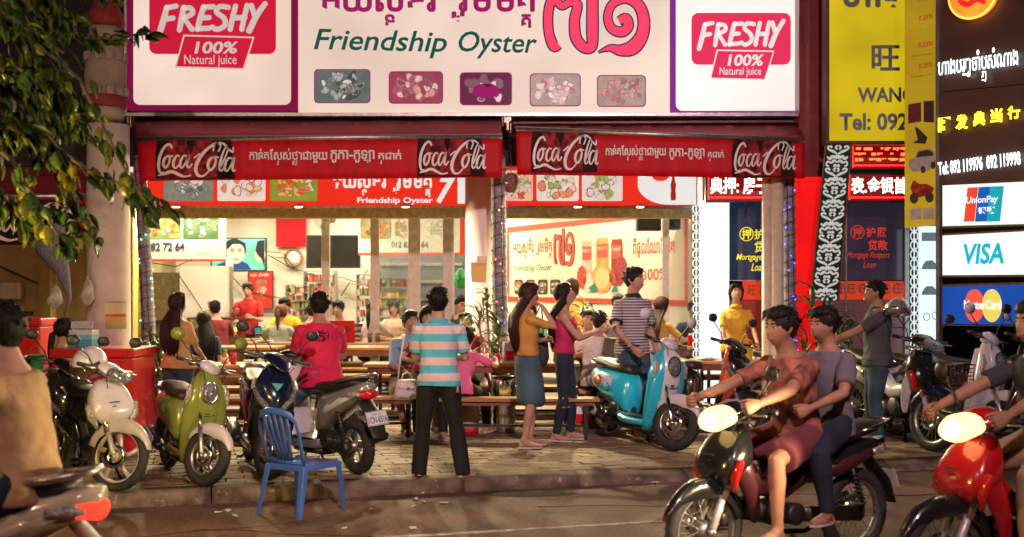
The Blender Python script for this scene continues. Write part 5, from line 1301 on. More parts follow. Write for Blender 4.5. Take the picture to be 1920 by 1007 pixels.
# juice banner wall, set at an angle
ba, bb = (GX(948, 19.2), 19.2), (GX(1296, 15.9), 15.9); B_ = Pl(ba, bb)
B_.root('mural_wall', 'slanting cream side wall behind the juice banner', 'wall', 1120, 640); B_.rectobj('plaster_face', WALL, 946, 372, 1296, 700, 0, .08)
B_.root('juice_banner', 'large cream banner with juice bottles and red Khmer numerals', 'banner', 1115, 568, None)
cb = mat('banner_cream', (.72, .64, .50), .4, var=.04); rb_ = mat('banner_red', (.62, .06, .03), .4, var=.05)
B_.poly(MB(), [(952, 431), (1290, 402), (1290, 573), (952, 565)], -.012, -.002).obj('banner_cloth', cb, B_.r)
g = MB()
B_.poly(g, [(952, 426), (1196, 402), (1196, 411), (952, 437)], -.016, -.0125); B_.poly(g, [(952, 556), (1290, 563), (1290, 573), (952, 565)], -.016, -.0125); B_.poly(g, [(952, 437.5), (956, 437), (956, 555.5), (952, 555.5)], -.016, -.0125); B_.poly(g, [(1285, 402), (1290, 402), (1290, 562.5), (1285, 562.5)], -.016, -.0125); g.obj('red_border', rb_, B_.r)
B_.khmer(['អ', 'យ', 'ស|ទ', 'ទ័', 'រ', ' ', 'រួ', 'ម', 'មិ', 'ត|ត'], rb_, 963, 450, 1036, 487, bold=.03)
gb = mat('banner_green', (.02, .20, .14), .4, var=.05); B_.text('Friendship Oyster', gb, 964, 495, 1036, 512, bold=.01, shear=.25)
a0, a1 = B_.L(1040, 503), B_.L(1079, 437); kx = (a1.x - a0.x) / 600; kz = (a1.z - a0.z) / 330
nb_ = [[((x - 1140), (320 - y), w) for x, y, w in s_] for s_ in g71]
for nm, mm, ex, y_ in (('numeral_outline', mat('banner_black', (.05, .01, .01), .5, var=0), 26, -.015), ('numeral', rb_, -6, -.018)):
    g = MB()
    for st in nb_: brush(g, [[(x * kx, z * kz, (w + ex) * kx * 1.0) for x, z, w in st]], a0.x, a0.z, 1, 1, y=y_, th=.002)
    g.obj(nm, mm, B_.r)
B_.khmer(['ពី', 'ផ្លែ', 'ឈើ', ' ', 'ពិ', 'ត'], rb_, 1188, 448, 1266, 490, bold=.03); B_.text('១00%', rb_, 1203, 503, 1252, 526, bold=.02)
for i, (x0, x1) in enumerate(((966, 982), (988, 1004), (1010, 1028), (1033, 1052))):
    f_ = B_.rectobj('picture_border', MC['banner_black'], x0, 524, x1, 552, -.016, -.0125, r=3); B_.rectobj('food_picture', food('food_b%d' % i, [(.6, .55, .5), (.45, .15, .06), (.6, .35, .2), (.1, .08, .06)], 0, 22, 20 + i), x0 + 1, 525.5, x1 - 1, 550.5, -.019, -.0165, r=3, parent=f_)
for i, (x, w_, y0, y1, c_, fr_) in enumerate(((1102, 19, 448, 538, (.62, .42, .36), 'white'), (1131, 23, 443, 545, (.75, .30, .10), 'orange'), (1158, 21, 445, 536, (.30, .05, .04), 'berry'))):
    g = MB(); B_.poly(g, [(x - w_ * .4, y0 + 2), (x + w_ * .4, y0 + 2), (x + w_ * .5, y0 + 12), (x + w_ * .5, y1 - 8), (x + w_ * .36, y1), (x - w_ * .36, y1), (x - w_ * .5, y1 - 8), (x - w_ * .5, y0 + 12)], -.018, -.0125); jr = g.obj('jar_print', food('jar_%s' % fr_, [c_, tuple(min(1, v * 1.7) for v in c_), c_], 0, 30, i), B_.r)
    B_.rectobj('jar_label', rb_, x - w_ * .42, y0 + 14, x + w_ * .42, y0 + 40, -.021, -.0185, parent=jr); B_.text('FRESHY', cb, x - w_ * .38, y0 + 19, x + w_ * .38, y0 + 26, off=.023, parent=jr); B_.rectobj('jar_cap', cb, x - w_ * .36, y0 - 2, x + w_ * .36, y0 + 4, -.021, -.0185, parent=jr)
orange = mat('fruit_orange', (.80, .30, .06), .4, var=.2, scale=30)
g = MB(); B_.poly(g, [(1131 + 20 * math.cos(t / 20 * 2 * PI), 522 + 27 * math.sin(t / 20 * 2 * PI)) for t in range(20)], -.023, -.0215); fo = g.obj('fruit_print', orange, B_.r)
g = MB(); B_.poly(g, [(1131 + 14 * math.cos(t / 20 * 2 * PI), 522 + 20 * math.sin(t / 20 * 2 * PI)) for t in range(20)], -.026, -.0235); g.obj('fruit_inner_print', mat('fruit_pale', (.85, .50, .22), .4, var=.3, scale=40), fo)
for x, y, w_, h_, c_ in ((1093, 520, 9, 22, (.55, .06, .03)), (1105, 530, 10, 18, (.70, .60, .45)), (1166, 505, 12, 26, (.30, .03, .04)), (1152, 520, 9, 14, (.4, .05, .05))):
    g = MB(); B_.poly(g, [(x + w_ * math.cos(t / 14 * 2 * PI), y + h_ * math.sin(t / 14 * 2 * PI)) for t in range(14)], -.023, -.0215); g.obj('fruit_print', mat('fruit_%d' % x, c_, .4, var=.4, scale=40), B_.r)
g = MB(); B_.poly(g, [(1106, 540), (1118, 530), (1124, 545), (1112, 548)], -.029, -.0265); B_.poly(g, [(1148, 548), (1156, 532), (1162, 545)], -.029, -.0265); g.obj('leaf_print', gb, B_.r)
# loudspeakers
for i, (x0, x1, y0, y1, lab) in enumerate(((1193, 1238, 392, 433, 'big black loudspeaker hanging over the juice banner'), (1249, 1274, 392, 431, 'smaller black loudspeaker beyond the white post'))):
    q = P((x0 + x1) / 2, y1, 15.9); t_ = thing('loudspeaker', lab, 'speaker', q); w_ = (x1 - x0) * 15.9 / F; h_ = (y1 - y0) * 15.9 / F
    MB().lim(-w_ / 2, w_ / 2, -.12, .14, 0, h_).obj('cabinet', BLK, t_, bevel=.01); MB().lim(-w_ / 2 + .02, w_ / 2 - .02, -.13, -.1205, .02, h_ - .02).obj('grille', mat('speaker_cloth', (.03, .03, .035), .9, var=.3, scale=90), t_); MB().bar((0, .05, h_ - .01), (0, .05, h_ + .25), .02).obj('mount_bracket', DMT, t_)
# white posts of the front and glass screens
PW = mat('frame_white', (.55, .53, .48), .45, var=.15, wear=((.3, .26, .2), 5, .64)); GLS = mat('screen_glass', (.8, .85, .85), .03, var=0, trans=1, alpha=.22); GLS.blend_method = 'HASHED' if hasattr(GLS, 'blend_method') else None
def post(x, w_, Y, lab, y_top=388, m=PW, nm='frame_post'):
    ww = w_ * Y / F; rt = thing(nm, lab, 'post', (GX(x, Y), Y, TZ)); MB().lim(-ww / 2, ww / 2, -.04, .04, 0, GZ(y_top, Y) - TZ).obj('upright', m, rt, bevel=.006)
    MB().lim(-ww / 2 - .008, ww / 2 + .008, -.05, .05, 0, .04).obj('foot', DMT, rt); return rt
for a_ in ((611, 15, 16.6, 'worn white post carrying the wall fan'), (703, 16, 16.4, 'left white post of the glass room front'), (777, 22, 16.3, 'wide grey folded shutter post behind the striped man'), (838, 15, 16.3, 'slim white post left of the central column'), (848, 7, 16.25, 'thin cream rail post touching the central column'), (1248, 12, 15.6, 'blue white post right of the juice banner'), (419, 8, 19.6, 'thin grey post left of the television')): post(*a_)
mc = MB(); q = GZ(430, 16.2) - TZ
gr_ = thing('glass_screen', 'clear glass screen of the drinks room between the white posts', 'glass screen', (GX(740, 16.35), 16.35, TZ))
for x0, x1 in ((712, 766), (789, 830)): MB().lim(GX(x0, 16.35) - gr_.location.x, GX(x1, 16.35) - gr_.location.x, -.004, .004, .35, GZ(398, 16.35) - TZ).obj('glass_pane', GLS, gr_)
MB().lim(GX(712, 16.35) - gr_.location.x, GX(766, 16.35) - gr_.location.x, -.02, .02, .30, .345).obj('lower_rail', PW, gr_); MB().lim(GX(789, 16.35) - gr_.location.x, GX(830, 16.35) - gr_.location.x, -.02, .02, .30, .345).obj('lower_rail', PW, gr_)
g2 = thing('glass_screen', 'clear glass screen at the right end beyond the white post', 'glass screen', (GX(1276, 15.65), 15.65, TZ)); MB().lim(GX(1256, 15.65) - g2.location.x, GX(1300, 15.65) - g2.location.x, -.004, .004, .3, GZ(392, 15.65) - TZ).obj('glass_pane', GLS, g2)
# left menu banner in the doorway
Q = Pl((-6, 17.0), (0, 17.0)); Q.root('menu_banner', 'white menu banner with lobster and oyster plate pictures by the doorway', 'banner', 340, 488)
wb_ = mat('banner_white', (.72, .72, .68), .4, var=.05); dk = mat('print_dark_blue', (.03, .035, .10), .5, var=0)
Q.rectobj('banner_board', wb_, 246, 398, 424, 486, -.02, 0); Q.rectobj('board_edge', rb_, 246, 486.3, 424, 490, -.03, 0)
for i, (x0, x1, cc) in enumerate(((272, 340, [(.85, .75, .6), (.70, .12, .03), (.80, .30, .10), (.25, .35, .12)]), (344, 410, [(.15, .28, .12), (.75, .60, .55), (.80, .75, .70), (.1, .2, .08)]))): Q.rectobj('food_picture', food('food_q%d' % i, cc, 0, 9, 30 + i), x0, 400, x1, 448, -.025, -.0205, r=3)
Q.text('012 82 72 64', dk, 252, 455, 347, 471, off=.024, bold=.03); Q.text('friendship oyster', dk, 366, 472, 396, 477, off=.024)
# doorway
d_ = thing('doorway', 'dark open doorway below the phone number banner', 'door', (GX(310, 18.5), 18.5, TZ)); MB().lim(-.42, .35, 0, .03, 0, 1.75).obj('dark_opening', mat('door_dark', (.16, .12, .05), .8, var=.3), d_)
for x in (-.46, .36): MB().lim(x, x + .08, -.05, .05, 0, 1.80).obj('door_frame', DMT if x > 0 else MC['mustard'], d_)
MB().lim(-.40, .34, -.04, -.005, .95, 1.0).obj('door_rail', DMT, d_)
w2 = thing('partition_wall', 'smooth white partition right of the dark doorway', 'wall', (GX(380, 18.4), 18.4, TZ)); MB().lim(-.36, .42, 0, .08, 0, 1.85).obj('panel', WALW, w2); MB().lim(.425, .46, -.02, .1, 0, 1.85).obj('edge_trim', ALU, w2)
for i in range(5): MB().box((.10 + .01 * (i % 2), -.008, 1.28 - i * .07), (.035, .012, .045)).obj('chili_charm', mat('charm', (.45, .22, .06), .6), w2)
# television pair, clock, posters
T = Pl((-6, 19.4), (0, 19.4)); T.root('television', 'wall television showing a young man with his hand on his cheek', 'television', 447, 509)
T.rectobj('bezel', BLK, 396, 445.5, 500.5, 509.5, -.05, .03, bevel=.006)
sc = lambda n, c, e=.85: glow(n, c, e)
T.rectobj('screen', backlit('tv_green', (.10, .38, .26), .9, .8, 5), 399, 448.5, 497.5, 506, -.052, -.0505)
el = lambda cx, cy, rx_, ry_, n=20, a0=0, a1=2 * PI: [(cx + rx_ * math.cos(a0 + (a1 - a0) * i / n), cy + ry_ * math.sin(a0 + (a1 - a0) * i / n)) for i in range(n)]
sk_ = sc('tv_skin', (.62, .36, .28)); dk_ = sc('tv_dark', (.02, .02, .03), .6); nv_ = sc('tv_navy', (.02, .05, .16))
for pts, m_, o_ in (([(402, 505.5), (410, 496), (425, 490), (455, 490), (466, 495), (472, 505.5)], nv_, .0535), (el(441, 468, 22, 20), dk_, .0545), ([(430, 480), (452, 480), (450, 494), (432, 494)], sk_, .055), (el(443, 474, 17, 21), sk_, .056), ([(424, 470), (430, 452), (445, 448), (462, 456), (462, 466), (452, 458), (438, 458), (430, 466)], dk_, .0575), (el(489, 478, 10, 14), sk_, .0545), ([(480, 470), (484, 452), (497, 450), (497, 500), (492, 486), (484, 478)], dk_, .0565), ([(426, 505), (424, 486), (430, 480), (434, 472), (437, 483), (440, 505)], sc('tv_hand', (.75, .50, .42)), .0590)):
    T.poly(MB(), pts, -o_, -o_ + .0006).obj('picture', m_, T.r)
for x in (437, 451): T.rectobj('picture', dk_, x - 4, 466.5, x + 4, 468, -.0602, -.0597); T.rectobj('picture', dk_, x - 3, 470, x + 3, 472, -.0602, -.0597)
T.rectobj('picture', sc('tv_lip', (.5, .15, .13)), 439, 485, 449, 487.5, -.0602, -.0597); T.rectobj('picture', sc('tv_cyan', (.2, .5, .9)), 404, 451, 421, 454, -.054, -.0535)
T.root('television', 'switched off wall television with a dark screen right of the clock', 'television', 627, 503); T.rectobj('bezel', BLK, 575, 441, 676, 503, -.05, .03, bevel=.006); T.rectobj('screen', mat('screen_off', (.02, .02, .022), .15, var=.2, scale=3), 578, 444, 673, 500, -.052, -.0505)
q = P(551, 484, 20.5); ck = thing('wall_clock', 'round wooden wall clock with a white dial', 'clock', (q.x, 20.52, q.z)); RX = Matrix.Rotation(R(90), 4, 'X')
MB().lathe([(.125, .0), (.165, .0), (.17, .04), (.15, .06), (.13, .045), (.125, .0)], 36, RX).obj('rim', mat('clock_wood', (.30, .13, .04), .35, var=.3, scale=8), ck); MB().lathe([(.13, 0), (.13, .03), (0, .03)], 36, RX).obj('dial', mat('dial', (.75, .74, .70), .5, var=0), ck)
hn = MB()
for i in range(12): a = 2 * PI * i / 12; hn.box((.105 * math.sin(a), -.032, .105 * math.cos(a)), (.008, .003, .014))
hn.obj('hour_marks', BLK, ck); hn = MB(); hn.bar((0, -.034, 0), (-.085, -.034, .02), .008, .003); hn.bar((0, -.036, 0), (-.05, -.036, .02), .010, .003); hn.obj('clock_hands', BLK, ck)
G = Pl((-6, 20.5), (0, 20.5)); G.root('red_cloth', 'plain bright red cloth hung high on the back wall', 'cloth', 546, 463); v = MB(); G.rect(v, 518, 396, 574, 463, -.02, -.005); v.obj('cloth_sheet', RED, G.r)
G.root('cola_poster', 'red cola can poster below the playing television', 'poster', 488, 565); G.rectobj('poster_frame', BLK, 465, 508, 513, 580, -.02, 0); G.rectobj('poster_sheet', mat('poster_red', (.62, .03, .02), .3, var=.1), 467, 510, 511, 578, -.024, -.0205)
G.poly(MB(), [(481, 530), (501, 527), (499, 560), (483, 562)], -.028, -.0245).obj('can_print', mat('can_print', (.70, .12, .08), .3, .3, var=.3), G.r); G.poly(MB(), el(491, 528, 10, 3.5), -.031, -.0285).obj('can_top_print', ALU, G.r); G.text('Coke', WPR, 483, 538, 499, 552, off=.031, shear=.3, rot=R(-60)); G.khmer(K2, WPR, 486, 512, 505, 520, off=.03); G.text('cola', WPR, 470, 512, 482, 518, off=.03)
G.root('notice_sheet', 'white paper price list taped left of the cola poster', 'notice', 440, 600); G.rectobj('paper_sheet', WALW, 428, 560, 452, 604, -.006, 0)
for i in range(5): G.rectobj('writing', dk, 431, 567 + i * 7, 440 + (i * 5) % 9, 568.2 + i * 7, -.009, -.0065)
# wall cables
for i, pts in enumerate((((503, 478), (540, 500), (572, 510), (598, 530)), ((500, 472), (530, 474), (560, 512), (640, 520), (700, 540)), ((425, 508), (460, 545), (530, 560), (600, 532)), ((280, 492), (330, 500), (360, 486)), ((640, 555), (655, 530), (672, 536), (690, 505)), ((335, 515), (392, 600)))):
    c_ = MB().tube([P(x, y, 20.45 if i not in (3, 5) else 16.9 if i == 3 else 18.3) for x, y in pts], .008, 6); tag(c_.obj('wall_cable', BLK), ['thin black cable sagging from the playing television to the shelves', 'long black cable crossing under the clock', 'loose black cable looping past the cola poster', 'thick cable under the phone number banner', 'tangled cable below the dark television', 'straight cord slanting down the white partition'][i], 'cable')
ORD = ['first', 'second', 'third', 'fourth', 'fifth', 'sixth', 'seventh']
def cname(c): return 'green' if c[1] > c[0] else 'pale' if c[1] > .5 else 'orange' if c[1] > .28 and c[2] < .12 else 'pink' if c[1] > .2 else 'red'
# drinks shelves
def shelf_unit(x0, x1, y0, y1, Y, lab, rows, cols, pal, seed):
    rr = random.Random(seed); pl = Pl((-6, Y), (0, Y)); pl.root('shelf_unit', lab, 'shelf', (x0 + x1) / 2, y1); rt = pl.r; a, b = pl.L(x0, y1), pl.L(x1, y0); W = b.x - a.x; H = b.z - a.z
    for i in range(rows + 1): MB().lim(a.x, b.x, -.25, .05, a.z + H * i / rows - .012, a.z + H * i / rows).obj('shelf_board', mat('shelf_wire', (.4, .38, .35), .4, .6), rt)
    for x in (a.x, b.x): MB().lim(x - .01, x + .01, -.26, .06, a.z, b.z).obj('shelf_side', MC['shelf_wire'], rt)
    for i in range(rows):
        n = cols; w_ = W / n
        for j in range(n):
            c = pal[rr.randrange(len(pal))]; h_ = H / rows * rr.uniform(.55, .9); z = a.z + H * i / rows + .001; x = a.x + w_ * (j + .5)
            al = {541: 'wire shelf below the clock', 574: 'red snack display', 672: 'shelf left of the glass room', 712: 'shelf behind the glass pane'}[x0]
            m_ = mat('pack_%d_%d_%d' % tuple(int(v * 99) for v in c), c, .4, var=.35, scale=26)
            if rr.random() < .4: g = MB().lathe([(w_ * .3, 0), (w_ * .32, h_ * .1), (w_ * .3, h_ * .6), (w_ * .14, h_ * .8), (w_ * .14, h_)], 10); nm = 'bottle'
            else: g = MB().lim(-w_ * .42, w_ * .42, -.06, .06, 0, h_); nm = 'packet'
            tag(g.obj(nm, m_, loc=(rt.location.x + x, Y - .14 + rr.uniform(-.03, .03), rt.location.z + z), rot=(0, 0, rr.uniform(-.1, .1))), '%s %s, %s from left, %s level, %s' % (cname(c), nm, ORD[j], ORD[rows - 1 - i] if rows - 1 - i else 'top', al), 'goods', 'goods packed on the shelves')
PAL = [(.60, .08, .06), (.70, .35, .30), (.65, .55, .45), (.25, .45, .15), (.70, .30, .08), (.50, .10, .12), (.75, .70, .65)]
shelf_unit(541, 583, 534, 592, 20.3, 'white wire shelf below the clock', 4, 5, PAL, 3)
shelf_unit(574, 632, 508, 590, 20.35, 'red snack display beneath the dark television', 4, 7, [(.62, .08, .05), (.55, .12, .08), (.70, .45, .3), (.6, .1, .1)], 4)
shelf_unit(672, 700, 515, 612, 19.8, 'goods shelf seen left of the glass room post', 5, 4, PAL, 5)
shelf_unit(712, 766, 520, 612, 19.6, 'goods shelf behind the left glass pane', 5, 7, PAL, 6)
# downlights under the menu lightbox
for i, (x, lab) in enumerate(((330, 'leftmost'), (560, 'second from the left'), (760, 'left of the central column'), (1083, 'above the women'), (1200, 'near the loudspeaker'))):
    rt = thing('downlight', 'small round downlight under the menu lightbox, ' + lab, 'lamp', (GX(x, 14.85), 14.85, 2.735), group='downlights under the menu lightbox'); MB().lathe([(.0, .02), (.06, .02), (.06, -.01), (.045, -.012)], 20).obj('housing', ALU, rt); MB().lathe([(.044, -.006), (0, -.006)], 18).obj('lamp_glass', glow('downlight_glass', (1, .85, .55), 8), rt); lamp('lamp_light', (GX(x, 14.85), 14.85, 2.71), 150, (1, .80, .42), .08, target=(GX(x, 14.85) * .95, 11.8, 0), spread=160)
# menu board inside the glass room
Q2 = Pl((-3, 18.6), (0, 18.6)); Q2.root('menu_banner', 'white menu banner with a red soup bowl picture inside the glass room', 'banner', 760, 478)
Q2.rectobj('banner_board', wb_, 672, 402, 862, 474, -.02, 0); Q2.rectobj('board_edge', rb_, 672, 474.4, 862, 479, -.03, 0); Q2.rectobj('board_edge', rb_, 862.5, 396, 872, 479, -.03, 0)
for i, (x0, x1, cc) in enumerate(((676, 734, [(.1, .05, .04), (.75, .15, .06), (.80, .30, .15), (.3, .3, .12)]), (740, 764, [(.5, .2, .15), (.2, .3, .12), (.7, .6, .5)]), (800, 852, [(.75, .75, .7), (.75, .55, .6), (.25, .5, .15), (.8, .8, .75)]))): Q2.rectobj('food_picture', food('food_r%d' % i, cc, 0, 9, 40 + i), x0, 408, x1, 448, -.025, -.0205, r=4)
Q2.text('012 82 72 64', dk, 734, 453, 803, 465, off=.024, bold=.03)
rw = thing('cold_cabinet', 'dark glass fronted drinks cabinet behind the glass room shelves', 'cabinet', (GX(790, 20.2), 20.2, TZ)); MB().lim(-.75, .75, 0, .4, 0, 2.35).obj('cabinet_body', mat('cabinet_grey', (.10, .11, .12), .4), rw)
for i in range(4): MB().lim(-.7, .7, -.03, -.001, 1.0 + i * .3, 1.05 + i * .3).obj('shelf_edge', ALU, rw)
# wall fan on the post
q = P(611, 414, 16.4); fn = thing('wall_fan', 'round white cage fan on top of the worn post', 'fan', q); cage = MB()
for r_ in (.03, .06, .09, .12, .15): cage.tube([(r_ * math.cos(t), -.05 + r_ * .15, r_ * math.sin(t)) for t in [2 * PI * i / 24 for i in range(24)]], .003, 5, close=True)
for i in range(20): a = 2 * PI * i / 20; cage.tube([(0, -.06, 0), (.15 * math.cos(a), -.03, .15 * math.sin(a))], .002, 4)
cage.obj('cage', WALW, fn); bl_ = MB()
for i in range(3):
    a = 2 * PI * i / 3; bl_.tube([(.02 * math.cos(a), 0, .02 * math.sin(a)), (.08 * math.cos(a + .2), 0, .08 * math.sin(a + .2)), (.13 * math.cos(a), 0, .13 * math.sin(a))], [(.02, .004), (.05, .004), (.03, .004)], 8, side=(-math.sin(a), .3, math.cos(a)))
bl_.obj('blades', mat('fan_blade', (.5, .52, .5), .4), fn); MB().tube([(0, .02, 0), (0, .15, 0)], .05, 12, dome=.3).obj('motor', WALW, fn)
# woven lantern under the awning gap
q = P(958, 342, 13.9); lt = thing('woven_lantern', 'small brown woven lantern hanging between the awnings', 'lantern', q); MB().lathe([(.05, -.12), (.09, -.08), (.10, 0), (.085, .07), (.04, .11)], 18).obj('basket', mat('wicker', (.22, .15, .10), .8, var=.5, scale=60, bump=.6), lt); MB().tube([(0, 0, .11), (0, 0, .5)], .004, 5).obj('string', BLK, lt)
# green carrier bag in the glass room
q = P(864, 520, 17); bg = MB(); bg.tube([(0, 0, .12), (0, 0, .05), (.01, 0, -.06), (0, 0, -.15)], [(.03, .03), (.09, .07), (.12, .09), (.07, .06)], 12, dome=.3); tag(bg.obj('plastic_bag', mat('bag_green', (.04, .42, .12), .35, var=.4, bump=.6), loc=q), 'bright green plastic bag hanging left of the central column', 'bag')
# handwork: hanging bags and folded parasol at the far left
pr = thing('parasol', 'folded grey parasol hanging point down beside the left column', 'umbrella', P(103, 560, 11.8)); pl_ = MB(); pl_.tube([P(118, 600, 11.8) - pr.location, P(131, 560, 11.8) - pr.location, P(118, 510, 11.8) - pr.location, P(98, 470, 11.8) - pr.location, P(84, 430, 11.8) - pr.location], [.006, .02, .07, .14, .2], 14); pl_.obj('cloth', mat('parasol_grey', (.16, .16, .22), .7, var=.3, bump=.5, stretch=(6, 6, 1)), pr)
for x, y, w_, h_, lab, nm in ((104, 555, 30, 42, 'clear plastic bag with a knotted top hanging under the parasol', 'a'), (164, 545, 30, 56, 'white crumpled plastic bag hanging on the left column', 'b')):
    q = P(x, y, 11.9 if nm == 'a' else 12.15); s_ = 11.9 / F; g = MB(); g.tube([(0, 0, h_ * .5 * s_), (.01, 0, h_ * .2 * s_), (-.01, 0, -h_ * .25 * s_), (0, 0, -h_ * .5 * s_)], [(.01, .01), (w_ * .3 * s_, .04), (w_ * .5 * s_, .05), (w_ * .2 * s_, .03)], 12, dome=.3)
    g.tube([(0, 0, h_ * .5 * s_), (.02, 0, h_ * 1.1 * s_)], .004, 5); tag(g.obj('plastic_bag', mat('bag_clear', (.55, .50, .42), .25, var=.3, scale=12, bump=1, alpha=.75), loc=q, rot=(0, 0, .4)), lab, 'bag')

# ================================================================== the pawn shop on the right
def vtube(n, c, s): return glow(n, c, s)
rpw = thing('red_pillar', 'glowing red shop pillar between the awning and the black scroll board', 'pillar', (GX(1520, 13.95), 13.95, PZ))
x0, x1 = GX(1496, 13.95) - rpw.location.x, GX(1548, 13.95) - rpw.location.x
MB().lim(x0, x1, 0, .3, 0, GZ(332, 13.95) - PZ).obj('lit_panel', backlit('red_acrylic', (.85, .006, .008), .75, .35, 1.2), rpw)
MB().lim(x0 + .02, x1 + .05, .02, .32, GZ(331, 13.95) - PZ, 6.5).obj('upper_panel', mat('red_panel_dark', (.22, .012, .012), .3, coat=.4), rpw)
# scroll board
O = Pl((2, 13.4), (5, 13.4)); O.root('scroll_board', 'leaning black board with white scroll ornament', 'board', 1546, 562)
cl = lambda t, u: (1572 + (1546 - 1572) * t + (u - .5) * (48 + (52 - 48) * t), 272 + 292 * t)
O.poly(MB(), [cl(0, 0), cl(0, 1), cl(1, 1), cl(1, 0)], 0, .05).obj('board', mat('board_black', (.012, .014, .018), .3), O.r)
em = MB()
for u0, u1 in ((-.03, .01), (.99, 1.03)): O.poly(em, [cl(0, u0), cl(0, u1), cl(1, u1), cl(1, u0)], -.012, -.001)
em.obj('edge_trim', mat('bronze', (.28, .15, .06), .35, .8), O.r)
orn = MB(); W0 = 12
def orn_stroke(pts, t0, hgt):
    for sgn in (1, -1):
        P_ = []
        for u, v, w in pts: a_ = O.L(*cl(t0 + v * hgt, .5 + sgn * u)); P_.append((a_.x, a_.z, w * .3))
        brush(orn, [P_], 0, 0, 1, 1, y=-.003, th=.004)
for r_ in range(7):
    t0 = r_ / 7; h_ = 1 / 7
    orn_stroke([(.02, .02, .03), (.10, .10, .07), (.04, .20, .03)], t0, h_); orn_stroke([(.02, .40, .03), (.16, .30, .10), (.36, .20, .07), (.40, .08, .05), (.28, .06, .05), (.26, .14, .04)], t0, h_)
    orn_stroke([(.02, .62, .04), (.18, .52, .12), (.30, .62, .10), (.40, .52, .04)], t0, h_); orn_stroke([(.01, .78, .03), (.12, .70, .10), (.22, .80, .08), (.36, .74, .06), (.40, .90, .05), (.30, .96, .05)], t0, h_); orn_stroke([(.0, .94, .06), (.08, .90, .08), (.10, .99, .04)], t0, h_); orn_stroke([(0, .48, .10), (.07, .50, .08), (0, .56, .03)], t0, h_)
orn.obj('scroll_ornament', glow('ornament_white', (.62, .72, .66), .5, (.4,.42,.4)), O.r)
# yellow signboard
Yl = Pl((3, 13.5), (5, 13.5)); Yl.root('yellow_signboard', 'lit yellow pawn shop signboard with raised grey letters', 'sign', 1628, 268)
Yl.rectobj('sign_box', mat('bronze_dark', (.10, .055, .03), .4, .6), 1549, -120, 1712, 270, 0, .2, bevel=.005); Yl.rectobj('sign_face', backlit('sign_yellow', (.62, .45, .008), .9, .22, 1.3, paint=(.2,.17,.01)), 1555, -115, 1706, 264, -.012, -.001)
rl = mat('letter_blue_grey', (.20, .26, .34), .35, .2, var=.05)
Yl.khmer(['ហា', 'ង'], rl, 1574, -42, 1688, 46, off=.03, bold=.04, ext=.03); Yl.text('旺', rl, 1632, 86, 1685, 134, off=.014, bold=.02, ext=.03); Yl.text('WANG', rl, 1606, 165, 1712, 193, off=.014, bold=.03, ext=.03); Yl.text('Tel: 092', rl, 1572, 213, 1700, 246, off=.014, bold=.03, ext=.03)
# LED tickers
led = glow('led_red', (1, .02, .012), 6.0); ledw = glow('led_white', (1, .55, .45), 4.5); ledb = mat('led_panel', (.08, .006, .008), .4, var=0, emit=(.30, .004, .008), es=.6)
def ticker(x0, y0, x1, y1, lab, txt, Y=13.9, dots=True):
    pl = Pl((2, Y), (5, Y)); pl.root('led_ticker', lab, 'led sign', (x0 + x1) / 2, y1, 'red led ticker signs'); pl.rectobj('case', BLK, x0 - 3, y0 - 3, x1 + 3, y1 + 3, 0, .08); pl.rectobj('led_panel', ledb, x0, y0, x1, y1, -.01, -.001)
    if txt: pl.text(txt, ledw, x0 + 5, y0 + 4, x1 - 3, y1 - 12, off=.013, bold=.02)
    g = MB(); n = int((x1 - x0) / 4)
    for i in range(n): pl.rect(g, x0 + i * 4 + .6, y1 - 7, x0 + i * 4 + 3.2, y1 - 4.4, -.014, -.0105)
    for i in range(int((y1 - y0) / 4)): pl.rect(g, x0 + 1, y0 + i * 4, x0 + 3.2, y0 + i * 4 + 2.4, -.014, -.0105)
    tag(g.obj('led_dots', led, pl.r), kind='stuff'); return pl
ticker(1326, 328, 1444, 376, 'red led ticker reading a Chinese pawn notice left of the cream posts', '典押: 房子')
ticker(1590, 328, 1702, 376, 'red led ticker with Chinese gold notice right of the scroll board', '表.金银首')
pt = ticker(1597, 272, 1704, 316, 'upper red led ticker with blurred rows of text under the yellow sign', None); rr = random.Random(5); g = MB()
for i in range(46):
    x = 1600 + rr.random() * 94; y = 277 + (i % 3) * 10; pt.rect(g, x, y, x + rr.uniform(2, 9), y + rr.uniform(1.5, 6), -.016, -.0105)
tag(g.obj('led_text_rows', glow('led_orange', (1, .12, .03), 3.5), pt.r), kind='stuff')
# shop windows
gl_dark = mat('window_navy', (.015, .03, .075), .12, var=.3, scale=2, coat=.5, emit=(.012, .03, .08), es=.5)
pw = Pl((2, 14.4), (5, 14.4)); pw.root('pawn_window', 'dark blue pawn shop window with yellow lettering', 'window', 1404, 620); pw.rectobj('pane', gl_dark, 1368, 376, 1442, 525, 0, .02); pw.rectobj('orange_band', glow('band_orange', (.75, .07, .02), .5), 1392, 527, 1500, 562, -.02, 0); pw.rectobj('frame', ALU, 1366, 525.2, 1500, 526.8, -.03, 0); pw.rectobj('lower_pane', mat('window_red', (.16, .02, .02), .3, emit=(.3, .02, .02), es=.3), 1368, 562.5, 1500, 770, 0, .02)
yt = glow('text_yellow', (.85, .75, .05), .9); rt_ = glow('text_red', (.70, .05, .03), .6)
pw.text('押', yt, 1391, 430, 1408, 448, off=.006, bold=.02); cir = MB()
for cx_, m_ in ((1399.5, yt),): tr = [pw.L(cx_ + 12.5 * math.cos(t), 439 + 12.5 * math.sin(t), .008) for t in [2 * PI * i / 24 for i in range(24)]]; MB().tube(tr, .006, 5, close=True).obj('ring', m_, pw.r)
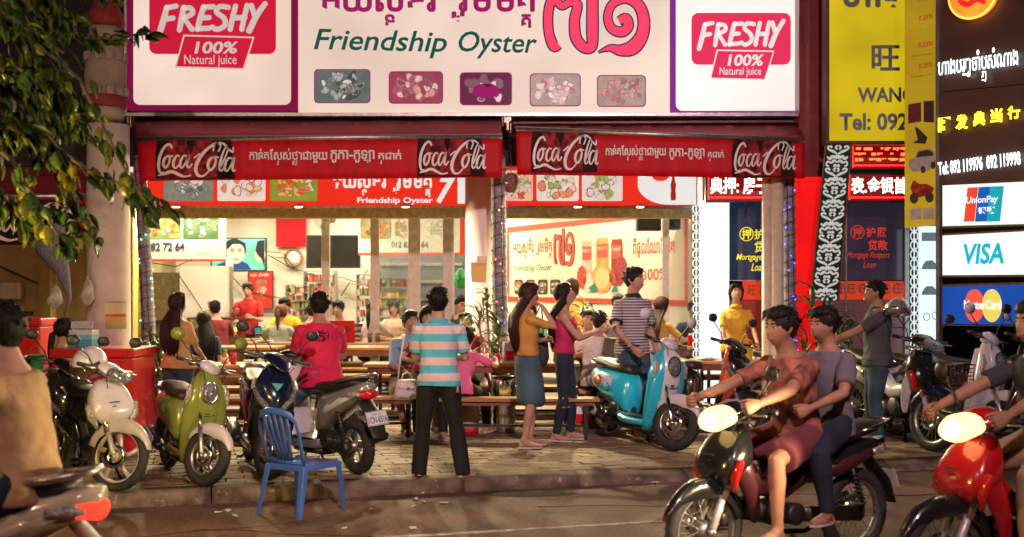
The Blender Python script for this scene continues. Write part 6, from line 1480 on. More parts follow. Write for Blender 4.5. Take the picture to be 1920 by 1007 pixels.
pw.text('护', yt, 1414, 430, 1432, 449, off=.006, bold=.02); pw.text('贷', yt, 1414, 452, 1434, 474, off=.006, bold=.02); pw.text('Mortgage P', yt, 1380, 476, 1440, 491, off=.006, shear=.35, bold=.01); pw.text('Loan', yt, 1408, 494, 1434, 508, off=.006, shear=.35, bold=.01)
for i in range(4): pw.text('旺', BLK, 1402 + i * 22, 535, 1416 + i * 22, 553, off=.024)
sw_ = [pw.L(1420 + 22 * math.cos(t), 402 + 22 * math.sin(t), .004) for t in [2 * PI * i / 24 for i in range(24)]]; MB().tube(sw_, .012, 5, close=True).obj('etched_ring', mat('etch_blue', (.05, .08, .2), .4), pw.r)
pw2 = Pl((2, 14.4), (6, 14.4)); pw2.root('pawn_window', 'wide dark pawn shop window with red lettering behind the man in grey', 'window', 1640, 620); pw2.rectobj('pane', mat('window_plum', (.05, .035, .06), .12, var=.4, scale=1.5, coat=.5, emit=(.03, .022, .04), es=.6), 1560, 376, 1694, 525, 0, .02); pw2.rectobj('orange_band', MC['band_orange'], 1560, 527, 1694, 562, -.02, 0); pw2.rectobj('lower_pane', mat('window_dim', (.10, .08, .08), .2, emit=(.16, .05, .05), es=.3), 1560, 562.5, 1694, 770, 0, .02); pw2.rectobj('frame', ALU, 1583, 376, 1586, 768, -.05, -.0005); pw2.rectobj('frame', ALU, 1694.2, 376, 1705, 770, -.05, .02)
pw2.text('押', rt_, 1599, 427, 1616, 444, off=.006, bold=.02); MB().tube([pw2.L(1607.5 + 12.5 * math.cos(t), 435.5 + 12.5 * math.sin(t), .008) for t in [2 * PI * i / 24 for i in range(24)]], .006, 5, close=True).obj('ring', rt_, pw2.r)
pw2.text('护照', rt_, 1624, 426, 1662, 445, off=.006, bold=.02, spacing=1.2); pw2.text('贷款', rt_, 1627, 450, 1664, 470, off=.006, bold=.02); pw2.text('Mortgage Passport', rt_, 1588, 472, 1668, 487, off=.006, shear=.35); pw2.text('Loan', rt_, 1618, 490, 1642, 502, off=.006, shear=.35)
for i in range(6): pw2.text('旺', dk, 1567 + i * 21.5, 533, 1581 + i * 21.5, 550, off=.024); MB().tube([pw2.L(1574 + i * 21.5 + 9 * math.cos(t), 541.5 + 9 * math.sin(t), .026) for t in [2 * PI * j / 18 for j in range(18)]], .003, 4, close=True).obj('ring', dk, pw2.r)
wp_ = Pl((2, 14.5), (6, 14.5)); wp_.root('lit_panel', 'bright white lit panel left of the dark blue window', 'light panel', 1342, 640); wp_.rectobj('panel', backlit('panel_white', (.80, .92, .90), 1.25, .1, .6), 1313, 376, 1367, 768, 0, .05)
cp = Pl((4, 14.0), (6, 14.0)); cp.root('lit_panel', 'bright pawn shop panel with pale car and motorbike pictures', 'light panel', 1742, 720); cp.rectobj('panel', backlit('panel_ice', (.72, .88, .92), 1.2, .1, .8), 1723, 424, 1764, 780, 0, .05)
pg = mat('print_grey', (.25, .32, .36), .5, var=.3, scale=30, emit=(.2, .3, .35), es=.5)
for y in (497, 545): cp.poly(MB(), [(1728, y + 6), (1730, y), (1736, y - 8), (1748, y - 9), (1755, y - 2), (1760, y), (1760, y + 8), (1728, y + 8)], -.004, -.001).obj('car_print', pg, cp.r)
for x, y in ((1737, 594), (1754, 592)): MB().tube([cp.L(x + 6 * math.cos(t), y + 7 * math.sin(t), .004) for t in [2 * PI * j / 14 for j in range(14)]], .005, 4, close=True).obj('wheel_print', pg, cp.r)
cp.rectobj('house_print', pg, 1728, 436, 1758, 452, -.004, -.001)
for x0, x1, lab, Y in ((1299, 1312, 'lace patterned strip left of the white lit panel', 14.35), (1706, 1722, 'lace patterned strip beside the silver helmet', 13.9)):
    ls = Pl((2, Y), (6, Y)); ls.root('lace_strip', lab, 'ornament', (x0 + x1) / 2, 640, 'lace strips on the pawn shop front'); ls.rectobj('strip', MC['board_black'], x0, 384, x1, 775, 0, .02); g = MB()
    for i in range(22):
        for u in (.3, .7): c = ls.L(x0 + (x1 - x0) * u, 392 + i * 17, .003); g.tube([c + Vector((.022 * math.cos(t), 0, .045 * math.sin(t))) for t in [2 * PI * j / 10 for j in range(10)]], .008, 4, close=True)
        c = ls.L((x0 + x1) / 2, 400.5 + i * 17, .003); g.ball(c, (.02, .003, .025), 6)
    tag(g.obj('lace_pattern', glow('lace_white', (.75, .88, .85), .8), ls.r), kind='stuff')
# vertical banner and its brown fascia, both turned a little towards the street
vb = Pl((GX(1697, 12.7), 12.7), (GX(1757, 12.45), 12.45)); vb.root('vertical_banner', 'narrow yellow hanging banner with loan rates and a white car', 'banner', 1727, 425)
vb.poly(MB(), [(1697, -120), (1757, -120), (1757, 422), (1697, 428)], -.01, 0).obj('banner_cloth', backlit('banner_yellow', (.36, .26, .008), .5, .35, 1.6, paint=(.5, .4, .03)), vb.r)
rm = mat('print_red', (.45, .03, .02), .5, var=0, emit=(.3, .02, .01), es=.4)
for y, t_, x0 in ((-2, 'ទទួល', 1706), (26, '0.25%', 1724), (52, 'ប្រាក់ ខែ', 1706), (77, '0.25%', 1722), (99, '高价回收', 1710), (116, '0.25%', 1724), (138, 'Buy high price', 1708)): vb.text(t_, rm, x0, y, 1750, y + (13 if '%' in t_ else 9), off=.013, bold=.01)
pk = mat('print_dark', (.06, .03, .04), .4, var=.2); sv = mat('print_silver', (.45, .40, .42), .4, var=.15)
vb.poly(MB(), [(1704, 196), (1728, 192), (1728, 228), (1704, 232)], -.014, -.0105).obj('phone_print', mat('print_maroon', (.16, .03, .04), .4), vb.r); vb.poly(MB(), [(1733, 190), (1752, 189), (1752, 230), (1733, 229)], -.014, -.0105).obj('phone_print', pk, vb.r)
vb.poly(MB(), [(1716, 238), (1722, 240), (1740, 258), (1736, 270), (1712, 268), (1722, 262)], -.014, -.0105).obj('laptop_print', pk, vb.r)
cr_ = vb.poly(MB(), [(1704, 312), (1706, 300), (1716, 296), (1722, 282), (1744, 278), (1752, 284), (1755, 300), (1754, 314), (1738, 320), (1712, 322)], -.014, -.0105).obj('car_print', sv, vb.r); vb.poly(MB(), [(1719, 295), (1724, 285), (1742, 281), (1750, 286), (1751, 292)], -.0165, -.0145).obj('window_print', pk, cr_)
for x, y in ((1732, 318), (1751, 310)): vb.poly(MB(), el(x, y, 4.5, 7, 14), -.018, -.015).obj('wheel_print', pk, cr_)
mbk = vb.poly(MB(), [(1708, 352), (1714, 338), (1724, 345), (1738, 345), (1752, 352), (1750, 360), (1734, 368), (1716, 372)], -.014, -.0105).obj('motorbike_print', mat('print_red2', (.40, .03, .02), .4, var=.5, scale=20), vb.r)
for x, y in ((1715, 372), (1744, 370)): vb.poly(MB(), el(x, y, 8, 10, 16), -.018, -.015).obj('wheel_print', pk, mbk)
for x in (1708, 1732): vb.rectobj('document_print', sv, x, 390, x + 20, 412, -.014, -.0105)
Df = Pl((GX(1757, 12.4), 12.4), (GX(1925, 11.75), 11.75))
Df.root('brown_fascia', 'dark brown pawn shop fascia carrying neon characters', 'sign', 1840, 345); DB = mat('fascia_brown', (.095, .045, .04), .4, var=.15, scale=2, coat=.2)
Df.poly(MB(), [(1764, -140), (2050, -140), (2050, 145), (1764, 172)], 0, .2).obj('fascia_panel', DB, Df.r); Df.poly(MB(), [(1764, 173.5), (2050, 146.5), (2050, 330), (1764, 347)], 0, .2).obj('fascia_panel', DB, Df.r)
Df.poly(MB(), [(1757, -140), (1763.3, -140), (1763.3, 700), (1757, 700)], -.03, .05).obj('edge_post', mat('post_grey', (.22, .20, .22), .4, .5), Df.r)
nw = glow('neon_white', (.75, .95, .92), 2.6); ny = glow('neon_yellow', (1, .72, .04), 2.2)
Df.khmer(['ហា', 'ង', 'ប', 'ញ្ចាំ', 'ប|ញ', 'សំ', 'ណា', 'ង'], nw, 1764, 92, 1914, 160, off=.05, bold=.012, ext=.02)
for i, ch in enumerate('旺发典当行'): Df.text(ch, ny, 1764 + i * 32.5, 220 - i * 5.5, 1788 + i * 32.5, 252 - i * 6.5, off=.05, bold=.045, ext=.02)
Df.text('Tel: 092 119976  092 119998', nw, 1764, 288, 1918, 326, off=.05, bold=.03, ext=.015, rot=R(-3))
Df.root('round_emblem', 'round orange lit emblem at the top of the brown fascia', 'sign', 1830, 27); c = Df.L(1830, -8); MB().lathe([(0, -.02), (.235, -.02), (.235, .10), (0, .10)], 40, Matrix.Translation(c) @ RX).obj('disc', backlit('emblem_orange', (1, .22, .02), 1.4, .3, 3), Df.r); MB().tube([c + Vector((.245 * math.cos(t), -.09, .245 * math.sin(t))) for t in [2 * PI * j / 40 for j in range(40)]], .014, 6, close=True).obj('disc_rim', glow('emblem_yellow', (1, .6, .1), 1.5), Df.r)
brush(MB(), [[(-.14, .0, .04), (-.05, -.06, .06), (.05, -.03, .05), (.14, -.08, .04)], [(-.10, .08, .03), (.0, .04, .05), (.10, .07, .03)]], c.x, c.z - .04, 1, 1, y=-.104, th=.003).obj('emblem_mark', glow('emblem_red', (.8, .02, .02), 1), Df.r)
bx_w = backlit('card_white', (.80, .95, .92), 1.0, .10, .8, paint=(.4,.42,.42)); wood = mat('card_frame_wood', (.14, .07, .03), .6, var=.3)
def cardbox(lab, corners, m_, ff):
    (y0a, y0b, y1a, y1b) = corners; Df.root('card_lightbox', lab, 'sign', 1845, y1a, 'payment card lightboxes'); e = lambda x, a, b: a + (b - a) * (x - 1767) / (1920 - 1767)
    Df.poly(MB(), [(1765, e(1765, y0a, y0b) - 4), (2040, e(2040, y0a, y0b) - 4), (2040, e(2040, y1a, y1b) + 4), (1765, e(1765, y1a, y1b) + 4)], .002, .16).obj('box_frame', wood, Df.r); Df.poly(MB(), [(1768, e(1768, y0a, y0b)), (2036, e(2036, y0a, y0b)), (2036, e(2036, y1a, y1b)), (1768, e(1768, y1a, y1b))], -.01, .001).obj('sign_face', m_, Df.r); ff()
def f1():
    for i, (c_, nm) in enumerate((((.75, .06, .03), 'card_red'), ((.01, .10, .45), 'card_blue'), ((.01, .35, .42), 'card_teal'))):
        x = 1808 + i * 21; w_ = (20, 22, 26)[i]; Df.poly(MB(), [(x + 7, 352 - i), (x + 7 + w_, 351 - i), (x + w_, 415), (x, 416)], -.014, -.0105).obj('card_stripe', glow(nm, c_, .9), Df.r)
    lw = glow('card_letter', (.85, .92, .95), 1); Df.text('UnionPay', lw, 1813, 366, 1873, 386, off=.018, bold=.02, shear=.1); Df.text('银联', lw, 1835, 387, 1868, 402, off=.018, bold=.04)
cardbox('white payment lightbox with a red blue and teal card mark', (348, 341, 424, 420), bx_w, f1)
cardbox('white payment lightbox reading VISA in blue letters', (442, 434, 516, 515), bx_w, lambda: Df.text('VISA', glow('visa_blue', (.01, .42, .62), .9), 1808, 455, 1884, 496, off=.018, bold=.03, shear=.15))
def f3():
    Df.poly(MB(), el(1828, 573, 18.5, 31, 30), -.014, -.0105).obj('red_disc', glow('mc_red', (.80, .10, .06), .9), Df.r); Df.poly(MB(), el(1861, 573, 18.5, 31, 30), -.017, -.0145).obj('yellow_disc', glow('mc_yellow', (.75, .62, .12), .9), Df.r); Df.text('MasterCard', glow('mc_white', (.9, .9, .85), 1), 1809, 563, 1879, 580, off=.02, bold=.03)
cardbox('blue payment lightbox with overlapping red and yellow discs', (537, 533, 607, 608), backlit('card_navy', (.01, .075, .42), .8, .15, .8), f3)
# ================================================================== tables, benches and what stands on them
WT = [mat('table_wood_%d' % i, c, .32, var=.3, scale=3, stretch=(.3, 4, 4), bump=.12, coat=.25, wear=((.16, .08, .03), 3, .66)) for i, c in enumerate([(.42, .22, .085), (.36, .18, .06), (.46, .26, .11)])]
WD = mat('apron_wood', (.20, .055, .02), .45, var=.3, scale=4, stretch=(.3, 4, 4)); IRON = mat('iron_legs', (.03, .028, .028), .5, .5, var=.2)
def table(label, x0, x1, y0, y1, z0, h=.74, np=4, apron=True, group='wooden dining tables', nm='dining_table', cat='table'):
    rt = thing(nm, label, cat, ((x0 + x1) / 2, (y0 + y1) / 2, z0), group=group); W = x1 - x0; D = y1 - y0
    for i in range(np):
        a = -D / 2 + D * i / np; MB().lim(-W / 2, W / 2, a + .003, a + D / np - .003, h - .035, h + rnd.uniform(-.002, .002)).obj('plank', WT[rnd.randrange(3)], rt, bevel=.004)
    if apron:
        for s in (-1, 1): MB().lim(-W / 2 + .05, W / 2 - .05, s * (D / 2 - .05) - .012, s * (D / 2 - .05) + .012, h - .11 if cat == 'table' else h - .075, h - .0355).obj('apron', WD, rt)
    for sx in (-1, 1):
        for sy in (-1, 1): MB().lim(sx * (W / 2 - .14) - .018, sx * (W / 2 - .14) + .018, sy * (D / 2 - .06) - .018, sy * (D / 2 - .06) + .018, 0, h - .0355).obj('leg', IRON, rt)
        MB().bar((sx * (W / 2 - .14), -D / 2 + .08, .14), (sx * (W / 2 - .14), D / 2 - .08, .14), .025).obj('crossbar', IRON, rt)
    MB().bar((-W / 2 + .16, 0, .14), (W / 2 - .16, 0, .14), .025).obj('stretcher', IRON, rt)
    return rt
def bench(label, x0, x1, y, z0, h=.43): return table(label, x0, x1, y - .14, y + .14, z0, h, 2, True, 'wooden benches at the dining tables', 'bench', 'bench')
T1 = table('front left table with the red drink can, behind the scooters', -3.55, -2.35, 12.55, 13.2, PZ); T1z = PZ + .74
table('small front table beside the man with the blue bucket', -1.62, -.92, 12.7, 13.25, PZ, np=3)
table('front centre table with the sauce bottle and framed menu card', -.62, .75, 12.9, 13.5, PZ)
table('long low table behind the woman in the yellow shirt', -4.1, -2.95, 14.7, 15.3, TZ)
table('rear left table with the green basket', -4.05, -2.95, 17.3, 17.95, TZ); table('rear left table just right of the green basket table', -3.75, -2.6, 15.9, 16.5, TZ)
table('middle table directly behind the pink shirted rider', -2.75, -1.25, 14.6, 15.2, TZ); table('middle table in the second row, carrying the red snack box', -2.75, -1.3, 15.9, 16.5, TZ); table('table in the last row by the drinks shelves', -2.7, -1.35, 18.2, 18.8, TZ)
table('table inside the glass room with the drinks cups', -1.9, -.9, 17.6, 18.2, TZ)
table('right table cleared by the girl in the yellow polo', 2.1, 3.2, 13.3, 13.9, PZ); table('right rear table next to the white lit panel', 2.0, 3.0, 14.75, 15.3, TZ); table('table where the two men in white shirts sit', .8, 2.0, 13.9, 14.45, PZ); table('table below the juice banner', .5, 1.9, 15.3, 15.9, TZ)
for lab, x0, x1, y, z in (('bench in front of the front left table', -3.5, -2.3, 12.15, PZ), ('bench behind the front left table', -3.5, -2.3, 13.6, PZ), ('bench before the middle table, nearest the pink shirted rider', -2.7, -1.3, 14.25, TZ), ('bench behind the middle table', -2.7, -1.3, 15.5, TZ), ('bench on the far side of the second middle table', -2.7, -1.3, 16.9, TZ), ('low dark bench across the pavement behind the striped man', -.75, .9, 12.15, PZ), ('bench behind the front centre table', -.6, .8, 13.75, PZ), ('bench used by the men in white shirts', .75, 2.1, 13.15, PZ), ('short bench behind the small front table', -1.65, -.95, 12.35, PZ), ('bench before the long low table on the left', -4.0, -3.0, 14.3, TZ), ('bench at the rear left table', -3.9, -2.9, 16.95, TZ), ('bench in front of the cleared right table', 2.2, 3.3, 12.95, PZ), ('bench between the two right tables', 2.1, 3.1, 14.35, TZ)): bench(lab, x0, x1, y, z)
TB = TZ + .74
def on(x, y, z): return (x, y, z + .001)
def bottle(loc, c, cap, label, h=.19, r=.028, nm='sauce_bottle'):
    rt = thing(nm, label, 'bottle', loc); MB().lathe([(r * .9, 0), (r, .01), (r, h * .55), (r * .45, h * .78), (r * .42, h * .88)], 16).obj('body', mat('btl_%d' % int(c[0] * 999 + c[1] * 99), c, .15, var=.1, coat=.5), rt); MB().lathe([(r * .5, h * .88), (r * .5, h), (0, h)], 14).obj('cap', mat('cap_%d' % int(cap[0] * 99 + cap[2] * 9), cap, .4), rt); MB().lathe([(r * 1.03, h * .18), (r * 1.03, h * .48)], 16).obj('label_band', WPR, rt)
def can(loc, c, label, h=.122, r=.033):
    rt = thing('drink_can', label, 'can', loc); MB().lathe([(r * .85, 0), (r, .008), (r, h - .012), (r * .8, h)], 20).obj('body', mat('can_%d' % int(c[0] * 999), c, .25, .3, var=.15, scale=30), rt); MB().lathe([(r * .79, h - .002), (0, h - .002)], 18).obj('lid', ALU, rt)
can(on(-3.02, 12.72, T1z), (.60, .02, .02), 'red drink can on the front left table'); bottle(on(-3.13, 12.8, T1z), (.55, .30, .08), (.05, .35, .5), 'short jar with a blue lid beside the red can', .15, .04, 'jar')
bw_ = MB(); bw_.lathe([(.02, 0), (.045, .02), (.06, .045), (.055, .045), (.04, .022), (0, .01)], 20); tag(bw_.obj('bowl', WALW, loc=on(-2.86, 12.75, T1z)), 'small white bowl on the front left table', 'bowl')
bottle(on(-.30, 13.0, T1z), (.45, .10, .02), (.75, .30, .35), 'sauce bottle with a pink cap on the front centre table', .22, .042)
mg = thing('beer_mug', 'small red mug beside the sauce bottle', 'mug', on(-.16, 13.0, T1z)); MB().lathe([(.03, 0), (.033, .10), (.029, .10), (.027, .01), (0, .01)], 18).obj('body', RED, mg); MB().tube([(.033, 0, .08), (.06, 0, .07), (.06, 0, .035), (.032, 0, .025)], .006, 6).obj('handle', WPR, mg)
fc = thing('menu_card', 'framed menu card with a red cup picture on the front centre table', 'menu card', on(-.04 + .05, 13.0, T1z)); MB().lim(-.115, .115, -.006, .006, 0, .235).obj('card', WPR, fc, rot=(R(-8), 0, 0)); MB().lim(-.10, .10, -.009, -.0065, .015, .22).obj('card_print', mat('card_print', (.42, .38, .45), .3, var=.3, scale=30), fc, rot=(R(-8), 0, 0)); MB().tube([(-.03, -.0125, .03), (-.03, -.0125, .13)], [(.045, .003), (.05, .003)], 12, side=(1, 0, 0)).obj('cup_print', RED, fc, rot=(R(-8), 0, 0))
for i, (x, y, z, lab) in enumerate(((-1.95, 16.1, TB, 'glass of iced tea with a green straw on the second middle table'), (-1.85, 16.2, TB, 'glass of orange drink on the second middle table'), (-1.45, 17.8, TB, 'plastic cup of orange drink in the glass room'), (-.45, 13.05, T1z, 'empty glass left of the sauce bottle'))): 
    rt = thing('drinking_glass', lab, 'glass', on(x, y, z)); MB().lathe([(.028, 0), (.04, .13), (.037, .13), (.027, .006), (0, .006)], 18).obj('cup', mat('cup_clear', (.7, .7, .68), .08, var=0, trans=.9, alpha=.6), rt); MB().lathe([(.026, .007), (.035, .10), (0, .10)], 16).obj('drink', mat('drink_%d' % i, [(.45, .15, .03), (.6, .25, .03), (.6, .22, .03), (.5, .45, .4)][i], .1, var=0), rt)
    if i < 3: MB().tube([(.0, 0, .02), (.03, 0, .19)], .004, 6).obj('straw', MC['bag_green'] if i == 0 else RED, rt)
sb = thing('snack_box', 'red and white snack display box standing on the second middle table', 'box', on(-2.34, 16.15, TB)); MB().lim(-.17, .17, -.06, .06, 0, .30).obj('carton', RED, sb, bevel=.003)
g = MB(); g.lathe([(0, -.0615), (.12, -.0615), (.12, -.0650), (0, -.0650)], 24, Matrix.Translation((0, 0, .17)) @ Matrix.Rotation(R(-90), 4, 'X') @ Matrix.Scale(-1, 4, (0, 0, 1))); g.obj('round_print', WPR, sb, rot=(0, 0, 0)); letters('lettering', 'ANCHOR', BLK, sb, (0, -.069, .17), w=.26, h=.06, bold=.04, rot=(0, R(-14), 0))
tg = thing('beer_carton', 'dark blue beer carton in front of the drinks shelves', 'box', (GX(667, 17), 17, TZ + .85)); MB().lim(-.16, .16, -.08, .08, 0, .13).obj('carton', mat('carton_navy', (.02, .03, .10), .4), tg, bevel=.003); letters('lettering', 'Tiger', mat('gold_print', (.55, .35, .08), .4), tg, (.02, -.082, .065), w=.17, h=.07, bold=.03)
st_ = thing('stand_table', 'narrow steel stand under the beer carton', 'stand', (GX(667, 17), 17, TZ)); MB().lim(-.2, .2, -.12, .12, .82, .85).obj('shelf', ALU, st_)
for x in (-.18, .18):
    for y in (-.1, .1): MB().lim(x - .012, x + .012, y - .012, y + .012, 0, .8199).obj('leg', ALU, st_)
bs_ = MB()
def basket(loc, c, label, w=.28, d=.18, h=.08):
    rt = thing('basket', label, 'basket', loc); col_ = mat('basket_%d' % int(c[1] * 99), c, .35, var=.1)
    MB().loft([[(sx * w / 2 * k, sy * d / 2 * k, z) for sx, sy in ((-1, -1), (1, -1), (1, 1), (-1, 1))] for k, z in ((.85, 0), (1, h), (.96, h), (.82, .006))], smooth=False).obj('shell', col_, rt)
    MB().tube([(-w / 2, -d / 2, h), (w / 2, -d / 2, h), (w / 2, d / 2, h), (-w / 2, d / 2, h)], .008, 6, close=True, smooth=False).obj('rim', col_, rt)
basket(on(-3.55, 17.4, TB), (.45, .55, .08), 'lime green basket with bottles on the rear left table'); bottle(on(-3.6, 17.4, TB + .01), (.6, .15, .05), (.7, .7, .7), 'red sauce bottle standing in the lime green basket', .18); bottle(on(-3.5, 17.42, TB + .01), (.6, .55, .45), (.8, .2, .1), 'clear sauce bottle standing in the lime green basket', .2)
basket(on(-3.2, 16.1, TB - .74), (.10, .50, .45), 'mint green plastic tub under the rear left table', .34, .3, .25)
dl = mat('dish_white', (.7, .68, .65), .3)
for i, (x, y, z, lab) in enumerate(((-3.1, 17.5, TB, 'white plate of food scraps near the lime green basket'), (2.25, 13.5, T1z, 'white plate stack at the left end of the cleared table'), (2.95, 13.5, T1z, 'dark dish with leftovers right of the yellow bucket'), (1.2, 14.1, T1z, 'white plate before the men in white shirts'), (-3.4, 16.1, TB, 'oval white plate on the table right of the green basket'))):
    rt = thing('plate', lab, 'plate', on(x, y, z)); MB().lathe([(.06, 0), (.10, .012), (.13, .022), (.128, .026), (.09, .014), (0, .010)], 24).obj('dish', dl, rt); g = MB()
    for k in range(9): a = k * 2.4; g.ball((.055 * math.cos(a) * (k % 3) / 2, .055 * math.sin(a) * (k % 3) / 2, .022), (.022, .018, .014), 8)
    tag(g.obj('food_scraps', mat('scraps', (.40, .25, .10), .7, var=.6, scale=60), rt), kind='stuff')
def bucket(loc, c, label, r=.10, h=.17, ice=True):
    rt = thing('bucket', label, 'bucket', loc); m_ = mat('bucket_%d' % int(c[2] * 999), c, .3, var=.06, coat=.3); MB().lathe([(r * .72, 0), (r * .75, .01), (r, h), (r * 1.04, h), (r * 1.04, h - .012), (r * .97, h - .014), (r * .72, .012), (0, .012)], 24).obj('pail', m_, rt); MB().tube([(r, 0, h - .01), (r * .6, -.02, h + .06), (0, -.02, h + .085), (-r * .6, -.02, h + .06), (-r, 0, h - .01)], .004, 6).obj('handle', m_, rt)
bucket(on(-1.25, 12.85, T1z), (.02, .42, .50), 'turquoise ice bucket on the small front table', .105, .185); bucket(on(2.68, 13.45, T1z), (.75, .66, .03), 'yellow ice bucket on the cleared right table', .095, .165)
for i, (x, y, z, c, lab) in enumerate(((2.45, 15.0, TB, (.6, .08, .03), 'red chili sauce bottle by the white lit panel'), (2.56, 15.0, TB, (.55, .5, .45), 'pale sauce bottle next to the red one by the lit panel'), (2.85, 14.9, TB, (.5, .4, .3), 'small clear bottle right of the pale sauce bottle'), (-1.2, 17.8, TB, (.6, .1, .04), 'red bottle on the table in the glass room'), (-1.05, 14.9, TB, (.55, .08, .03), 'red sauce bottle at the end of the middle table'))): bottle(on(x if i != 4 else -1.35, y, z), c, (.1, .1, .1), lab)
nbx = thing('tissue_box', 'red napkin holder beside the cardboard tube by the lit panel', 'box', on(2.3, 15.0, TB)); MB().lim(-.05, .05, -.05, .05, 0, .14).obj('holder', RED, nbx, bevel=.006); MB().lim(-.035, .035, -.035, .035, .1405, .16).obj('napkins', WPR, nbx)
# small candles / warming lamps left
wb2 = thing('food_warmer', 'wooden food cabinet with a row of small orange lamps', 'cabinet', (GX(402, 18.0), 18.0, TZ)); MB().lim(-.4, .45, 0, .4, 0, .78).obj('cabinet_body', mat('cab_wood', (.20, .10, .03), .5, var=.4, scale=6), wb2); MB().lim(-.42, .47, -.02, .42, 1.02, 1.05).obj('top_shelf', WD, wb2)
for x in (-.4, .43): MB().lim(x - .015, x + .02, .0, .03, .7801, 1.0199).obj('corner_post', WD, wb2)
for i in range(6): MB().lathe([(.0, 0), (.022, .01), (.025, .04), (.012, .06), (0, .065)], 12).obj('lamp_bulb', glow('warm_bulb', (1, .35, .05), 5), wb2, loc=(-.2 + i * .1, .1, .83))
# coolers and boxes at the left
cr2 = mat('cooler_red', (.62, .015, .02), .3, var=.08, coat=.5, wear=((.35, .03, .03), 4, .68))
def cooler(label, x0, x1, y0, y1, z0, h, lid=True):
    rt = thing('cooler', label, 'cooler', ((x0 + x1) / 2, (y0 + y1) / 2, z0), group=None); W = x1 - x0; D = y1 - y0
    MB().lim(-W / 2, W / 2, -D / 2, D / 2, 0, h - .09).obj('tub', cr2, rt, bevel=.015); MB().lim(-W / 2 - .02, W / 2 + .02, -D / 2 - .02, D / 2 + .02, h - .088, h).obj('lid', cr2, rt, bevel=.015); MB().lim(-.08, .08, -D / 2 - .035, -D / 2 - .0205, h - .06, h - .04).obj('handle', cr2, rt); return rt
co = cooler('big red ice chest behind the white motorbike', GX(112, 11.2), GX(262, 11.2), 11.0, 11.7, PZ, GZ(652, 11.2) - PZ); 
fl_ = Pl((-5, 10.99), (-3, 10.99)); fl_.r = co; o_c = co.location; fl_.o = Vector((o_c.x + 5, 0, o_c.z)); 
for nm_, mm, lims in (('label_panel', WPR, (-.30, -.14, -.366, -.361, .18, .62)), ('label_band', cr2, (-.30, -.14, -.3715, -.3665, .18, .28))): MB().lim(*lims).obj(nm_, mm, co)
cooler('smaller red cooler cabinet far left with a white lid edge', GX(60, 12.6), GX(96, 12.6), 12.3, 12.7, PZ, GZ(596, 12.4) - PZ)
fb = thing('foam_box', 'pale blue and white carton standing on the red ice chest', 'box', (GX(154, 11.3), 11.35, GZ(652, 11.2) + .001)); MB().lim(-.11, .11, -.1, .1, 0, .165).obj('carton', band_mat('carton_blue', [(0, (.03, .26, .42)), (.45, (.12, .36, .50)), (.72, (.42, .48, .52))], 2, 0, .165, .6), fb, bevel=.004); MB().lim(-.105, .105, -.1, -.09, .1655, .235).obj('flap', mat('carton_grey', (.38, .38, .42), .7), fb, rot=(R(-12), 0, 0))
ss = thing('side_table', 'low table with pots behind the woman in the dark shirt', 'table', (GX(50, 12.2), 12.0, PZ)); MB().lim(-.3, .3, -.2, .2, .70, .73).obj('top', ALU, ss)
for x in (-.27, .27):
    for y in (-.17, .17): MB().lim(x - .015, x + .015, y - .015, y + .015, 0, .6999).obj('leg', ALU, ss)
pt_ = thing('cooking_pot', 'dark lidded cooking pot on the low table at the far left', 'pot', on(GX(32, 12), 11.95, PZ + .73)); MB().lathe([(.13, 0), (.15, .02), (.15, .12), (.16, .125)], 24).obj('body', DMT, pt_); MB().lathe([(.155, .127), (.10, .15), (.02, .165), (0, .165)], 24).obj('lid', CHR, pt_)
bucket(on(GX(66, 12), 12.05, PZ + .73), (.03, .35, .10), 'small green bucket beside the dark cooking pot', .09, .15)
# steel barrel bin and foam drum under the central table
bn = thing('steel_drum', 'shiny ribbed steel drum beside the skirt of the woman in yellow', 'drum', (GX(944, 12.9), 12.75, PZ)); MB().lathe([(.13, 0)] + [(.13 + .012 * (i % 2), .03 + i * .04) for i in range(14)] + [(.12, .60), (0, .60)], 28).obj('body', CHR, bn); MB().lathe([(.135, .6), (.13, .615), (0, .62)], 28).obj('lid', BLK, bn)
fd_ = thing('waste_bin', 'white waste bin with a green rim and red foot under the front table', 'bin', (GX(878, 12.6), 12.62, PZ)); MB().lathe([(.11, .06), (.13, .40), (0, .40)], 22).obj('body', mat('bin_cream', (.55, .45, .38), .5), fd_); MB().lathe([(.112, 0), (.112, .06)], 22).obj('foot', RED, fd_); MB().lathe([(.133, .395), (.133, .43), (0, .43)], 22).obj('rim', mat('bin_green', (.02, .22, .12), .4), fd_)
cl_ = thing('red_crate', 'red and white crate behind the woman in ripped jeans', 'crate', (GX(1092, 13.6), 13.55, PZ)); MB().lim(-.2, .2, -.12, .12, 0, .3).obj('crate_body', RED, cl_, bevel=.01); MB().lim(-.19, .19, -.125, -.1205, .13, .22).obj('crate_band', WPR, cl_)
